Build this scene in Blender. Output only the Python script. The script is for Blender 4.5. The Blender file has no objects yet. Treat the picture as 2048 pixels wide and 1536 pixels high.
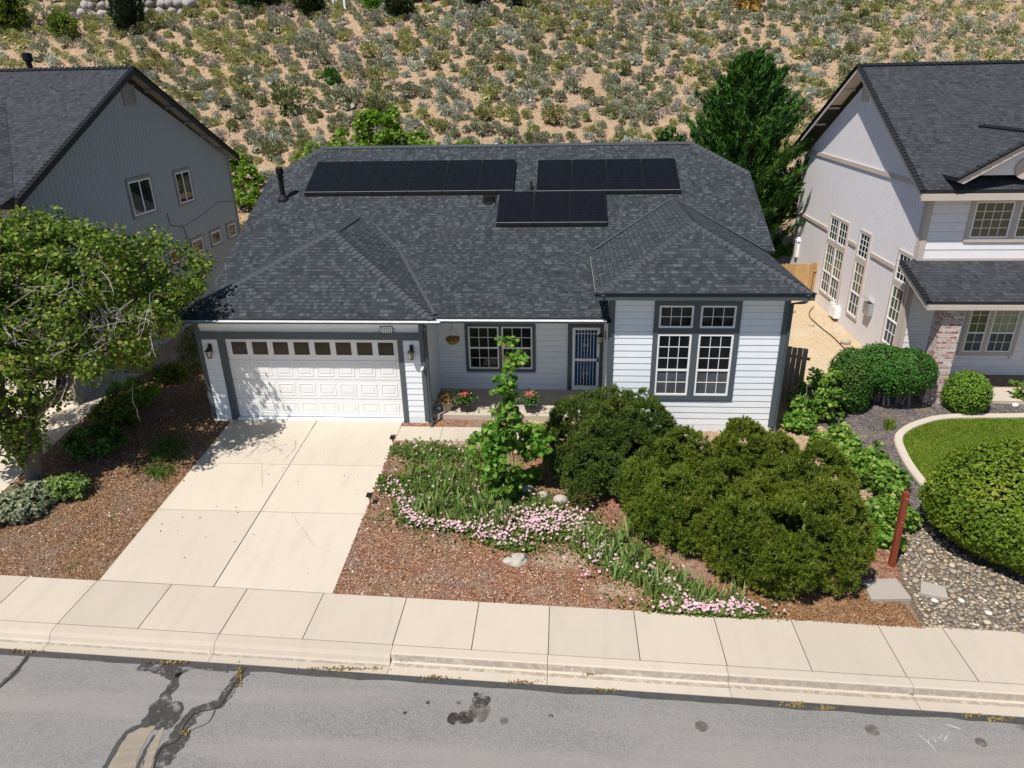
import bpy, bmesh, math, random
import numpy as np
from mathutils import Vector, Matrix, noise as mnoise
S = bpy.context.scene
COL = S.collection
# ------------------------------------------------------------------ camera
CAMP = (9.4444, -17.9248, 9.0142)
RW = ((0.99747868, 0.00988118, -0.07027549), (0.0683594, -0.39973975, 0.9140761), (-0.01905976, -0.91657542, -0.39940735))
FPX = 1404.02
cam = bpy.data.cameras.new('camera'); camo = bpy.data.objects.new('camera', cam); COL.objects.link(camo)
m4 = Matrix([[RW[i][0], -RW[i][1], -RW[i][2], CAMP[i]] for i in range(3)] + [[0, 0, 0, 1]])
camo.matrix_world = m4
cam.sensor_fit = 'HORIZONTAL'; cam.sensor_width = 36; cam.lens = FPX / 2048 * 36
cam.clip_start = 0.1; cam.clip_end = 2000
S.camera = camo
# ------------------------------------------------------------------ light
SUN = Vector((.32, .41, -.88)).normalized()
w = bpy.data.worlds.new('World'); S.world = w; w.use_nodes = True
nt = w.node_tree; bgn = nt.nodes['Background']
sky = nt.nodes.new('ShaderNodeTexSky'); sky.sky_type = 'NISHITA'; sky.sun_disc = False
sky.sun_elevation = math.asin(-SUN.z); sky.sun_rotation = math.atan2(-SUN.x, -SUN.y)
sky.altitude = 1300; sky.dust_density = .6
nt.links.new(sky.outputs[0], bgn.inputs[0]); bgn.inputs[1].default_value = .09
sl = bpy.data.lights.new('sun', 'SUN'); sl.energy = 4.9; sl.angle = math.radians(.55); sl.color = (1, .95, .87)
so = bpy.data.objects.new('sun', sl); COL.objects.link(so); so.rotation_euler = SUN.to_track_quat('-Z', 'Y').to_euler()
so.location = (0, -30, 50)
S.view_settings.view_transform = 'Standard'; S.view_settings.look = 'None'
S.view_settings.exposure = 0.2; S.view_settings.gamma = 1
# ------------------------------------------------------------------ camera maths: photo pixel -> place on the ground
R_ = np.array(RW); C_ = np.array(CAMP)
def ray(px, py): return R_ @ np.array([px - 1024, py - 768, FPX])
def pix(x, y, z):
    c = R_.T @ (np.array([x, y, z], float) - C_); return 1024 + FPX * c[0] / c[2], 768 + FPX * c[1] / c[2], c[2]
def sst(a, b, v):
    t = min(1, max(0, (v - a) / (b - a))); return t * t * (3 - 2 * t)
def fbm(x, y, s=1, o=3): return mnoise.fractal(Vector((x * s, y * s, 3.7)), 1.0, 2.0, o)
KN = [(-400, -1.03), (-7.9, -1.03), (-7.7, -.86), (-6.43, -.745), (-.5, -.10), (2, 0), (17.5, .3), (30, 4.9), (57, 17.0), (63, 18.7), (75, 19.3), (400, 21)]
KX = [a for a, b in KN]; KZ = [b for a, b in KN]
def gz(x, y):
    yp = y + .0345 * x if y < 6 else y + .0345 * x * max(0, 1 - (y - 6) / 8)
    z = float(np.interp(yp, KX, KZ))
    z += .32 * sst(16.3, 19, x) * sst(-1.5, 4, y) * (1 - sst(12, 20, y))
    if y > 19: z += (fbm(x, y, .09) * .7 + fbm(x + 40, y, .35) * .12) * sst(19, 26, y)
    if y > 19: z -= (x - 9) * .012 * sst(19, 57, y) * 1.0
    return z
def G(px, py):
    r = ray(px, py); t0 = 5 / FPX; P = C_ + r * t0; st = .25 / FPX
    t = t0
    for _ in range(900):
        t += st; P = C_ + r * t
        if P[2] < gz(P[0], P[1]): break
    a, b = t - st, t
    for _ in range(14):
        m = (a + b) / 2; P = C_ + r * m
        if P[2] < gz(P[0], P[1]): b = m
        else: a = m
    return (P[0], P[1], gz(P[0], P[1]))
def onZ(px, py, z):
    r = ray(px, py); P = C_ + r * (z - C_[2]) / r[2]; return (P[0], P[1], z)
def onY(px, py, y):
    r = ray(px, py); P = C_ + r * (y - C_[1]) / r[1]; return (P[0], y, P[2])
# ------------------------------------------------------------------ tags
def tag(o, label=None, cat=None, group=None, kind=None):
    if label: o['label'] = label
    if cat: o['category'] = cat
    if group: o['group'] = group
    if kind: o['kind'] = kind
    return o
def empty(name, loc, label, cat, group=None, kind=None):
    o = bpy.data.objects.new(name, None); COL.objects.link(o); o.location = loc; o.empty_display_size = .2
    return tag(o, label, cat, group, kind)
def copy_tree(o, parent=None):
    c = o.copy(); COL.objects.link(c); c.parent = parent
    for ch in o.children: copy_tree(ch, c)
    return c
# world-space builder: all meshes are in world coordinates; the child offset is removed from the vertices
def wloc(p):
    l = Vector((0, 0, 0))
    while p is not None: l += p.location; p = p.parent
    return l
class MB:
    def __init__(s): s.v = []; s.f = []; s.uv = []; s.mi = []; s.hasuv = False; s.cur = 0
    def face(s, pts, uv=None):
        n = len(s.v); s.v += [tuple(p) for p in pts]; s.f.append(tuple(range(n, n + len(pts)))); s.mi.append(s.cur)
        if uv: s.hasuv = True
        s.uv.append(uv)
    def poly(s, vs, fs):
        n = len(s.v); s.v += [tuple(p) for p in vs]
        for f in fs: s.f.append(tuple(i + n for i in f)); s.uv.append(None); s.mi.append(s.cur)
        return s
    def box(s, a, b, F=None):
        (x0, y0, z0), (x1, y1, z1) = a, b
        if x0 > x1: x0, x1 = x1, x0
        if y0 > y1: y0, y1 = y1, y0
        if z0 > z1: z0, z1 = z1, z0
        vs = [(x0, y0, z0), (x1, y0, z0), (x1, y1, z0), (x0, y1, z0), (x0, y0, z1), (x1, y0, z1), (x1, y1, z1), (x0, y1, z1)]
        if F: vs = [F(*p) for p in vs]
        return s.poly(vs, [(0, 3, 2, 1), (4, 5, 6, 7), (0, 1, 5, 4), (1, 2, 6, 5), (2, 3, 7, 6), (3, 0, 4, 7)])
    def prism(s, pts, d):   # polygon pts extruded by vector d
        n = len(pts); d = Vector(d); vs = [Vector(p) for p in pts] + [Vector(p) + d for p in pts]
        return s.poly(vs, [tuple(range(n))[::-1], tuple(range(n, 2 * n))] + [(i, (i + 1) % n, n + (i + 1) % n, n + i) for i in range(n)])
    def tube(s, pts, rads, n=6, cap=True):
        pts = [Vector(p) for p in pts]
        if not hasattr(rads, '__len__'): rads = [rads] * len(pts)
        b = len(s.v); up = None
        for i, p in enumerate(pts):
            d = (pts[min(i + 1, len(pts) - 1)] - pts[max(i - 1, 0)])
            if d.length < 1e-6: d = Vector((0, 0, 1))
            d.normalize()
            if up is None: up = d.orthogonal().normalized()
            u = (up - d * up.dot(d));
            if u.length < 1e-4: u = d.orthogonal()
            u.normalize(); v = d.cross(u); up = u
            for k in range(n):
                a = 2 * math.pi * k / n; s.v.append(tuple(p + (u * math.cos(a) + v * math.sin(a)) * rads[i]))
        for i in range(len(pts) - 1):
            for k in range(n):
                s.f.append((b + i * n + k, b + i * n + (k + 1) % n, b + (i + 1) * n + (k + 1) % n, b + (i + 1) * n + k)); s.uv.append(None); s.mi.append(s.cur)
        if cap:
            s.f.append(tuple(b + k for k in range(n))[::-1]); s.uv.append(None); s.mi.append(s.cur)
            e = b + (len(pts) - 1) * n; s.f.append(tuple(e + k for k in range(n))); s.uv.append(None); s.mi.append(s.cur)
        return s
    def lathe(s, c, prof, n=20, sq=0):
        c = Vector(c); b = len(s.v)
        for r, z in prof:
            for k in range(n):
                a = 2 * math.pi * (k + .5) / n; s.v.append((c.x + r * math.cos(a), c.y + r * math.sin(a), c.z + z))
        for i in range(len(prof) - 1):
            for k in range(n):
                s.f.append((b + i * n + k, b + i * n + (k + 1) % n, b + (i + 1) * n + (k + 1) % n, b + (i + 1) * n + k)); s.uv.append(None); s.mi.append(s.cur)
        s.f.append(tuple(b + k for k in range(n))[::-1]); s.uv.append(None); s.mi.append(s.cur)
        e = b + (len(prof) - 1) * n; s.f.append(tuple(e + k for k in range(n))); s.uv.append(None); s.mi.append(s.cur)
        return s
    def build(s, name, mat, parent=None, smooth=False, bevel=0):
        me = bpy.data.meshes.new(name); off = wloc(parent)
        me.from_pydata([(a - off.x, b - off.y, c - off.z) for a, b, c in s.v], [], s.f)
        mats = mat if isinstance(mat, (list, tuple)) else [mat]
        for m in mats: me.materials.append(m)
        if len(mats) > 1: me.polygons.foreach_set('material_index', s.mi)
        if s.hasuv:
            ul = me.uv_layers.new(name='UVMap'); k = 0
            for f, u in zip(s.f, s.uv):
                for j in range(len(f)):
                    if u: ul.data[k].uv = u[j]
                    k += 1
        if smooth: me.polygons.foreach_set('use_smooth', [True] * len(me.polygons))
        me.update()
        o = bpy.data.objects.new(name, me); COL.objects.link(o); o.parent = parent
        if bevel:
            b = o.modifiers.new('bevel', 'BEVEL'); b.width = bevel; b.segments = 2; b.limit_method = 'ANGLE'
        return o
def npmesh(name, V, k, mat, parent=None, mi=None, mats=None, smooth=False):
    """V: (n,k,3) array of n separate polygons with k corners (world space)"""
    V = np.asarray(V, float); n = V.shape[0]; off = wloc(parent)
    me = bpy.data.meshes.new(name)
    vv = (V.reshape(-1, 3) - np.array([off.x, off.y, off.z])).astype(np.float32)
    me.vertices.add(n * k); me.vertices.foreach_set('co', vv.ravel())
    me.loops.add(n * k); me.loops.foreach_set('vertex_index', np.arange(n * k, dtype=np.int32))
    me.polygons.add(n); me.polygons.foreach_set('loop_start', np.arange(0, n * k, k, dtype=np.int32))
    me.polygons.foreach_set('loop_total', np.full(n, k, dtype=np.int32))
    for m in (mats or [mat]): me.materials.append(m)
    if mi is not None: me.polygons.foreach_set('material_index', np.asarray(mi, dtype=np.int32))
    me.update(calc_edges=True); me.validate()
    o = bpy.data.objects.new(name, me); COL.objects.link(o); o.parent = parent
    return o
SHAPES = {
 'leaf': np.array([(0, -.5), (.26, -.1), (.2, .25), (0, .55), (-.2, .25), (-.26, -.1)]),
 'quad': np.array([(-.3, -.5), (.3, -.5), (.3, .5), (-.3, .5)]),
 'diam': np.array([(0, -.5), (.3, 0), (0, .5), (-.3, 0)]),
 'needle': np.array([(-.05, -.5), (.05, -.5), (.012, .5), (-.012, .5)]),
 'maple': np.array([(0, -.5), (.25, -.38), (.5, -.05), (.27, .06), (.33, .38), (.1, .28), (0, .55), (-.1, .28), (-.33, .38), (-.27, .06), (-.5, -.05), (-.25, -.38)]),
 'round': np.array([(0, -.5), (.36, -.38), (.48, 0), (.3, .36), (0, .5), (-.3, .36), (-.48, 0), (-.36, -.38)]),
}
SHAPES['spray'] = np.array([(-.05, -.5), (.05, -.5), (.13, -.05), (.07, .3), (0, .55), (-.07, .3), (-.13, -.05)])
def cards(P, N, size, rng, shape='leaf', jit=.5, along=None, bend=0.0):
    """P (n,3) centres, N (n,3) facing, size (n,), returns (n,k,3)"""
    P = np.asarray(P, float); n = len(P); N = np.asarray(N, float) + rng.normal(0, jit, (n, 3))
    N /= np.linalg.norm(N, axis=1)[:, None] + 1e-9
    T = rng.normal(0, 1, (n, 3)) if along is None else np.asarray(along, float) + rng.normal(0, .25, (n, 3))
    if along is None:
        T -= N * (T * N).sum(1)[:, None]
        T /= np.linalg.norm(T, axis=1)[:, None] + 1e-9
    else:
        T /= np.linalg.norm(T, axis=1)[:, None] + 1e-9
        N -= T * (T * N).sum(1)[:, None]; N /= np.linalg.norm(N, axis=1)[:, None] + 1e-9
    U = np.cross(T, N); sh = SHAPES[shape]; size = np.broadcast_to(size, (n,))
    out = P[:, None, :] + (U[:, None, :] * sh[None, :, 0:1] + T[:, None, :] * sh[None, :, 1:2]) * size[:, None, None]
    if bend: out += N[:, None, :] * (np.abs(sh[None, :, 0:1]) * bend * size[:, None, None])
    return out
# ------------------------------------------------------------------ materials
class NT:
    def __init__(s, name):
        s.m = bpy.data.materials.new(name); s.m.use_nodes = True; s.t = s.m.node_tree; s.p = s.t.nodes['Principled BSDF']; s.out = s.t.nodes['Material Output']
    def n(s, typ, **k):
        o = s.t.nodes.new(typ)
        for a, b in k.items():
            if a.startswith('i_'):
                key = a[2:].replace('_', ' ')
                o.inputs[int(key) if key.isdigit() else key].default_value = b
            else: setattr(o, a, b)
        return o
    def l(s, a, b): s.t.links.new(a, b)
    def coord(s, kind='Object', scale=(1, 1, 1)):
        t = s.n('ShaderNodeTexCoord'); m = s.n('ShaderNodeMapping'); m.inputs['Scale'].default_value = scale
        s.l(t.outputs[kind], m.inputs[0]); return m.outputs[0]
    def gcoord(s, scale=(1, 1, 1)):
        t = s.n('ShaderNodeNewGeometry'); m = s.n('ShaderNodeMapping'); m.inputs['Scale'].default_value = scale
        s.l(t.outputs['Position'], m.inputs[0]); return m.outputs[0]
    def noise(s, vec, scale, detail=4, rough=.6):
        o = s.n('ShaderNodeTexNoise'); o.inputs['Scale'].default_value = scale; o.inputs['Detail'].default_value = detail; o.inputs['Roughness'].default_value = rough
        s.l(vec, o.inputs['Vector']); return o.outputs['Fac']
    def voro(s, vec, scale, out='Color', rand=1):
        o = s.n('ShaderNodeTexVoronoi'); o.inputs['Scale'].default_value = scale; o.inputs['Randomness'].default_value = rand; s.l(vec, o.inputs['Vector']); return o.outputs[out]
    def ramp(s, fac, stops, interp='LINEAR'):
        r = s.n('ShaderNodeValToRGB'); r.color_ramp.interpolation = interp; e = r.color_ramp.elements
        while len(e) < len(stops): e.new(.5)
        for i, (p, c) in enumerate(stops):
            e[i].position = p; e[i].color = (c, c, c, 1) if not hasattr(c, '__len__') else (*c, 1)
        s.l(fac, r.inputs[0]); return r.outputs[0]
    def mix(s, fac, a, b, mode='MIX'):
        o = s.n('ShaderNodeMix', data_type='RGBA', blend_type=mode)
        for sock, v in ((o.inputs[0], fac), (o.inputs[6], a), (o.inputs[7], b)):
            if hasattr(v, 'links'): s.l(v, sock)
            elif hasattr(v, '__len__'): sock.default_value = (*v[:3], 1)
            else: sock.default_value = v
        return o.outputs[2]
    def math(s, op, a, b=0):
        o = s.n('ShaderNodeMath', operation=op)
        for i, v in enumerate((a, b)):
            if hasattr(v, 'links'): s.l(v, o.inputs[i])
            else: o.inputs[i].default_value = v
        return o.outputs[0]
    def bump(s, h, strength=.5, dist=.02):
        b = s.n('ShaderNodeBump'); b.inputs['Strength'].default_value = strength; b.inputs['Distance'].default_value = dist
        s.l(h, b.inputs['Height']); s.l(b.outputs[0], s.p.inputs['Normal'])
    def col(s, c):
        if hasattr(c, 'links'): s.l(c, s.p.inputs['Base Color'])
        else: s.p.inputs['Base Color'].default_value = (*c, 1)
    def rough(s, v, spec=.5):
        s.p.inputs['Roughness'].default_value = v; s.p.inputs['Specular IOR Level'].default_value = spec
def srgb(r, g, b): return tuple(((c / 255) / 12.92 if c / 255 <= .04045 else ((c / 255 + .055) / 1.055) ** 2.4) for c in (r, g, b))
def paint(name, c, rough=.55, var=.06, scale=3, metal=0, bump=0, spec=.4):
    t = NT(name); v = t.gcoord(); n = t.noise(v, scale, 5); n2 = t.noise(v, scale * 12, 3)
    f = t.math('ADD', t.math('MULTIPLY', n, .7), t.math('MULTIPLY', n2, .3))
    t.col(t.ramp(f, [(.3, tuple(x * (1 - var) for x in c)), (.7, tuple(min(1, x * (1 + var)) for x in c))])); t.rough(rough, spec)
    t.p.inputs['Metallic'].default_value = metal
    if bump: t.bump(n2, bump, .01)
    return t.m
def leafmat(name, stops, trans=.35, rough=.55, patch=None, spec=.25):
    t = NT(name); g = t.n('ShaderNodeNewGeometry'); r = g.outputs['Random Per Island']
    oi = t.n('ShaderNodeObjectInfo')
    f = r
    if patch:
        n = t.noise(t.gcoord(), patch, 2); f = t.math('ADD', t.math('MULTIPLY', r, .55), t.math('MULTIPLY', t.math('SUBTRACT', n, .22), .8))
    c = t.ramp(f, stops)
    hs = t.n('ShaderNodeHueSaturation'); t.l(c, hs.inputs['Color'])
    t.l(t.math('ADD', .88, t.math('MULTIPLY', oi.outputs['Random'], .24)), hs.inputs['Value'])
    t.l(t.math('ADD', .49, t.math('MULTIPLY', oi.outputs['Random'], .02)), hs.inputs['Hue'])
    t.col(hs.outputs[0]); t.rough(rough, spec)
    tr = t.n('ShaderNodeBsdfTranslucent'); t.l(hs.outputs[0], tr.inputs[0]); mx = t.n('ShaderNodeMixShader'); mx.inputs[0].default_value = trans
    t.l(t.p.outputs[0], mx.inputs[1]); t.l(tr.outputs[0], mx.inputs[2]); t.l(mx.outputs[0], t.out.inputs[0])
    return t.m
def concrete(name, base, sc=1, stain=.12):
    t = NT(name); v = t.gcoord()
    a = t.noise(v, .55, 5, .6); b = t.noise(v, 5, 6, .7); c = t.noise(v, 90, 3, .7); 
    col = t.ramp(a, [(.3, tuple(x * (1 - stain) for x in base)), (.7, base)])
    col = t.mix(t.ramp(b, [(.35, .0), (.8, .25)]), col, tuple(x * .72 for x in base))
    col = t.mix(t.ramp(c, [(.3, .25), (.6, 0)]), col, tuple(x * .6 for x in base))
    g = t.n('ShaderNodeNewGeometry'); oi = g.outputs['Random Per Island']
    col = t.mix(.5, col, t.mix(oi, tuple(x * .84 for x in base), tuple(min(1, x * 1.08) for x in base)))
    tm = t.noise(t.gcoord((2.2, .35, 1)), 1.4, 4, .6); col = t.mix(t.ramp(tm, [(.5, 0), (.75, .35)]), col, tuple(x * .74 for x in base))
    d = t.ramp(t.voro(v, 2.3, 'Distance'), [(.0, 1), (.02, 0)])
    col = t.mix(t.math('MULTIPLY', d, .5), col, (.10, .08, .06))
    t.col(col); t.rough(.9, .2); t.bump(t.math('ADD', c, t.math('MULTIPLY', b, .5)), .25, .004); return t.m
def pebbles(name, stops, sc, patches=None, rough=.95, bump=.8, sc2=None):
    t = NT(name); v = t.gcoord(); dist = t.noise(v, 7, 3)
    vv = t.n('ShaderNodeVectorMath', operation='ADD'); t.l(v, vv.inputs[0]); mm = t.n('ShaderNodeVectorMath', operation='SCALE'); t.l(t.noise(v, 20, 2), mm.inputs['Scale']); mm.inputs[0].default_value = (.05, .05, .05); t.l(mm.outputs[0], vv.inputs[1])
    c1 = t.n('ShaderNodeSeparateColor'); t.l(t.voro(vv.outputs[0], sc), c1.inputs[0])
    c2 = t.n('ShaderNodeSeparateColor'); t.l(t.voro(vv.outputs[0], (sc2 or sc * .45)), c2.inputs[0])
    f = t.math('ADD', t.math('MULTIPLY', c1.outputs[0], .65), t.math('MULTIPLY', c2.outputs[1], .35))
    col = t.ramp(f, stops)
    if patches:
        for (s_, lo, hi, cc, amt) in patches:
            pn = t.ramp(t.noise(v, s_, 4, .65), [(lo, 0), (hi, amt)]); col = t.mix(pn, col, t.mix(c1.outputs[1], tuple(x * .75 for x in cc), tuple(min(1, x * 1.2) for x in cc)))
    ed = t.voro(vv.outputs[0], sc, 'Distance')
    col = t.mix(t.ramp(ed, [(.25, 0), (.75, .55)]), col, tuple(x * .35 for x in stops[0][1]))
    t.col(col); t.rough(rough, .15); t.bump(t.math('SUBTRACT', 1, ed), bump, .02); return t.m
def shingles(name, dark, mid, light, red):
    t = NT(name); uv = t.coord('UV')
    def brick(wd, off, sc=1.0, msz=.004):
        b = t.n('ShaderNodeTexBrick'); t.l(uv, b.inputs['Vector']); b.offset = off; b.offset_frequency = 2
        b.inputs['Scale'].default_value = 1; b.inputs['Brick Width'].default_value = wd; b.inputs['Row Height'].default_value = .145
        b.inputs['Mortar Size'].default_value = msz; b.inputs['Mortar Smooth'].default_value = .3; b.inputs['Bias'].default_value = 0
        b.inputs['Color1'].default_value = (0, 0, 0, 1); b.inputs['Color2'].default_value = (1, 1, 1, 1); b.inputs['Mortar'].default_value = (.5, .5, .5, 1)
        return b
    b1 = brick(.19, .43); b2 = brick(.105, .31); b3 = brick(.47, .37)
    f = t.math('ADD', t.math('ADD', t.math('MULTIPLY', b1.outputs['Color'], .42), t.math('MULTIPLY', b2.outputs['Color'], .48)), t.math('MULTIPLY', b3.outputs['Color'], .10))
    col = t.ramp(f, [(.1, dark), (.38, mid), (.62, tuple(x * 1.15 for x in mid)), (.92, light)])
    rn = t.ramp(b3.outputs['Color'], [(.72, 0), (.9, .45)]); col = t.mix(rn, col, red)
    gr = t.noise(uv, 160, 2, .6); col = t.mix(t.ramp(gr, [(.35, .3), (.65, 0)]), col, dark)
    col = t.mix(t.ramp(t.noise(uv, .7, 4), [(.4, 0), (.75, .06)]), col, light)
    sp = t.n('ShaderNodeSeparateXYZ'); t.l(uv, sp.inputs[0])
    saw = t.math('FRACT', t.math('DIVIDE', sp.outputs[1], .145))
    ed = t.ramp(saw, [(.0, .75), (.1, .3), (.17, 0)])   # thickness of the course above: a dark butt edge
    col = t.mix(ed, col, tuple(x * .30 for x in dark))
    tip = t.ramp(t.math('MULTIPLY', t.math('GREATER_THAN', b2.outputs['Color'], .62), t.ramp(saw, [(.12, 0), (.2, 1), (.42, 1), (.52, 0)])), [(0, 0), (1, .55)])
    col = t.mix(tip, col, light)
    t.col(col); t.rough(.92, .25)
    h = t.math('ADD', t.math('SUBTRACT', 1, saw), t.math('MULTIPLY', b2.outputs['Color'], .35)); t.bump(h, .6, .02); return t.m
def softmat(name, c, amt=.8):
    t = NT(name); v = t.gcoord(); n = t.noise(v, 12, 5, .75); t.col(t.ramp(n, [(.3, tuple(x * .7 for x in c)), (.7, tuple(x * 1.3 for x in c))])); t.rough(.85, .25)
    tr = t.n('ShaderNodeBsdfTransparent'); mx = t.n('ShaderNodeMixShader'); t.l(t.ramp(t.noise(v, 7, 6, .8), [(.38, 0), (.55, amt)]), mx.inputs[0]); t.l(tr.outputs[0], mx.inputs[1]); t.l(t.p.outputs[0], mx.inputs[2]); t.l(mx.outputs[0], t.out.inputs[0]); return t.m
M = {}
M['shingle'] = shingles('shingle', (.021, .024, .029), (.033, .039, .046), (.088, .104, .114), (.048, .042, .048))
M['shingle_cap'] = paint('shingle_cap', (.056, .062, .069), .92, .25, 9, bump=.4)
M['shingle_right'] = shingles('shingle_right', (.025, .026, .032), (.040, .042, .052), (.070, .074, .088), (.050, .046, .050))
M['concrete'] = concrete('concrete', (.555, .485, .40))
M['concrete_walk'] = concrete('concrete_walk', (.53, .46, .378))
M['concrete_grey'] = concrete('concrete_grey', (.42, .38, .33), stain=.3)
M['joint'] = paint('joint', (.10, .075, .05), .95)
M['asphalt'] = None
t = NT('asphalt'); v = t.gcoord(); c1 = t.n('ShaderNodeSeparateColor'); t.l(t.voro(v, 75), c1.inputs[0])
a = t.noise(v, .45, 5, .6); b = t.noise(v, 3.2, 5, .7)
col = t.ramp(c1.outputs[0], [(0, (.150, .142, .137)), (.5, (.205, .195, .188)), (1, (.27, .258, .25))])
col = t.mix(t.ramp(a, [(.35, 0), (.7, .45)]), col, (.25, .238, .228)); col = t.mix(t.ramp(b, [(.55, 0), (.85, .5)]), col, (.135, .127, .122))
wp = t.noise(t.gcoord((.12, 1.1, 1)), 1.3, 4, .6); col = t.mix(t.ramp(wp, [(.42, 0), (.62, .55)]), col, (.285, .268, .25)); sp = t.ramp(t.voro(v, 3.1, 'Distance'), [(.0, 1), (.035, .8), (.05, 0)]); col = t.mix(t.math('MULTIPLY', sp, .6), col, (.07, .065, .06))
t.col(col); t.rough(.95, .2); t.bump(c1.outputs[0], .4, .006); M['asphalt'] = t.m
M['tar'] = paint('tar', (.060, .058, .056), .85, .35, 14, bump=.5)
M['tar_worn'] = paint('tar_worn', (.115, .108, .10), .9, .35, 10, bump=.4)
M['crack'] = paint('crack', (.030, .027, .024), .95, .3, 20)
M['patch'] = concrete('patch', (.30, .255, .20), stain=.3)
M['white_sid'] = paint('white_siding', (.76, .79, .82), .5, .04, 2)
M['door_white'] = paint('garage_door_white', (.80, .79, .77), .42, .03, 2)
M['trim_grey'] = paint('slate_trim', (.085, .102, .115), .5, .07, 3)
M['trim_dark'] = paint('gutter_slate', (.060, .075, .085), .4, .07, 3)
M['gutter_in'] = paint('gutter_lining', (.62, .63, .62), .5, .18, 5)
M['vinyl'] = paint('white_vinyl', (.82, .82, .82), .35, .02)
M['black'] = paint('black_metal', (.009, .009, .010), .6, .2, spec=.2)
M['bronze'] = paint('dark_bronze', (.028, .022, .018), .4, .2)
M['galv'] = paint('galvanised', (.45, .46, .47), .35, .15, 6, metal=.6)
M['fascia_black'] = paint('drip_edge', (.010, .012, .014), .6, .1)
def glass(name, c, rough=.03, spec=.35):
    t = NT(name); n = t.noise(t.gcoord(), 1.2, 2); t.col(t.ramp(n, [(.3, tuple(x * .6 for x in c)), (.7, tuple(x * 1.3 for x in c))])); t.rough(rough, spec)
    t.bump(t.noise(t.gcoord(), .8, 1), .03, .05); return t.m
M['glass'] = glass('dark_glass', (.012, .014, .016)); M['screen'] = glass('insect_screen', (.075, .082, .09), .55, .3)
M['glass_brown'] = glass('brown_glass', (.035, .024, .018), .08)
def blindmat(name, a, b, sc=22):
    t = NT(name); sp = t.n('ShaderNodeSeparateXYZ'); t.l(t.gcoord(), sp.inputs[0]); f = t.math('FRACT', t.math('MULTIPLY', sp.outputs[2], sc))
    t.col(t.ramp(f, [(.0, a), (.25, b), (.8, b), (1, a)])); t.rough(.06, .6); return t.m
M['blind_glass'] = blindmat('glass_over_blinds', (.045, .043, .028), (.115, .115, .07))
M['blind_light'] = blindmat('glass_over_pale_blinds', (.22, .22, .15), (.34, .34, .26))
def lap(name, c): return paint(name, c, .6, .05, 4, bump=.15)
M['sid_right'] = lap('lilac_white_siding', (.77, .74, .755)); M['trim_right'] = paint('beige_trim', (.50, .43, .38), .6, .06)
def t111(name, c, axis=1, sp=.155):
    t = NT(name); s_ = t.n('ShaderNodeSeparateXYZ'); t.l(t.gcoord(), s_.inputs[0]); f = t.math('FRACT', t.math('DIVIDE', s_.outputs[axis], sp))
    g = t.ramp(f, [(.0, 1), (.07, 1), (.12, 0), (.95, 0), (1, 1)])
    gr = t.noise(t.gcoord((14, 14, .9)), 3, 4, .7); pn = t.noise(t.gcoord(), 1.2, 4)
    col = t.ramp(gr, [(.3, tuple(x * .88 for x in c)), (.7, tuple(x * 1.05 for x in c))]); col = t.mix(t.ramp(pn, [(.4, 0), (.8, .15)]), col, tuple(x * .8 for x in c))
    col = t.mix(t.math('MULTIPLY', g, .5), col, tuple(x * .35 for x in c)); t.col(col); t.rough(.8, .2)  # grooves also darkened in the colour, standing in for their shade
    t.bump(t.math('SUBTRACT', t.math('MULTIPLY', gr, .15), g), .8, .012); return t.m
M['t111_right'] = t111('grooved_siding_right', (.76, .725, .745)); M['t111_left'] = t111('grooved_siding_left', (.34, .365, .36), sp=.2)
M['trim_left'] = paint('taupe_trim', (.27, .24, .215), .7, .06)
def wood(name, a, b, sc=1):
    t = NT(name); gr = t.noise(t.gcoord((22, 22, 1.6)), 1.6 * sc, 5, .7); g = t.n('ShaderNodeNewGeometry')
    col = t.ramp(gr, [(.3, a), (.7, b)]); col = t.mix(t.math('MULTIPLY', g.outputs['Random Per Island'], .5), col, tuple(x * .6 for x in a)); t.col(col); t.rough(.8, .2); t.bump(gr, .3, .006); return t.m
M['fence_wood'] = wood('cedar_fence', (.42, .25, .10), (.62, .40, .18)); M['gate_wood'] = wood('painted_gate', (.27, .19, .14), (.36, .27, .20)); M['red_wood'] = wood('red_stained_wood', (.16, .035, .015), (.30, .075, .035))
M['bark'] = wood('bark', (.09, .07, .055), (.22, .18, .15)); M['bark_pale'] = wood('pale_twigs', (.30, .26, .25), (.52, .46, .43)); M['bark_brown'] = wood('brown_bark', (.08, .05, .03), (.16, .11, .07))
def brickmat():
    t = NT('whitewashed_brick'); c = t.n('ShaderNodeTexCoord'); b = t.n('ShaderNodeTexBrick'); mp = t.n('ShaderNodeMapping'); t.l(c.outputs['UV'], mp.inputs[0]); t.l(mp.outputs[0], b.inputs['Vector'])
    b.inputs['Scale'].default_value = 1; b.inputs['Brick Width'].default_value = .2; b.inputs['Row Height'].default_value = .075; b.inputs['Mortar Size'].default_value = .008
    b.inputs['Color1'].default_value = (.26, .050, .038, 1); b.inputs['Color2'].default_value = (.68, .62, .58, 1); b.inputs['Mortar'].default_value = (.55, .52, .48, 1); b.inputs['Bias'].default_value = -.15
    n = t.ramp(t.noise(t.gcoord(), 14, 4, .7), [(.45, 0), (.6, .8)]); t.col(t.mix(t.math('MULTIPLY', n, .55), b.outputs['Color'], (.70, .64, .60))); t.rough(.9, .2); t.bump(t.math('SUBTRACT', 1, b.outputs['Fac']), .6, .01); return t.m
M['brick'] = brickmat()
M['beds'] = pebbles('bark_and_lava_mulch', [(0, (.105, .042, .028)), (.35, (.26, .110, .066)), (.6, (.39, .19, .115)), (.85, (.50, .30, .19)), (1, (.66, .54, .47))], 34,
    [(.8, .45, .62, (.36, .27, .20), .75), (1.7, .55, .7, (.30, .14, .05), .6), (.5, .56, .68, (.26, .24, .24), .55)])
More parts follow.
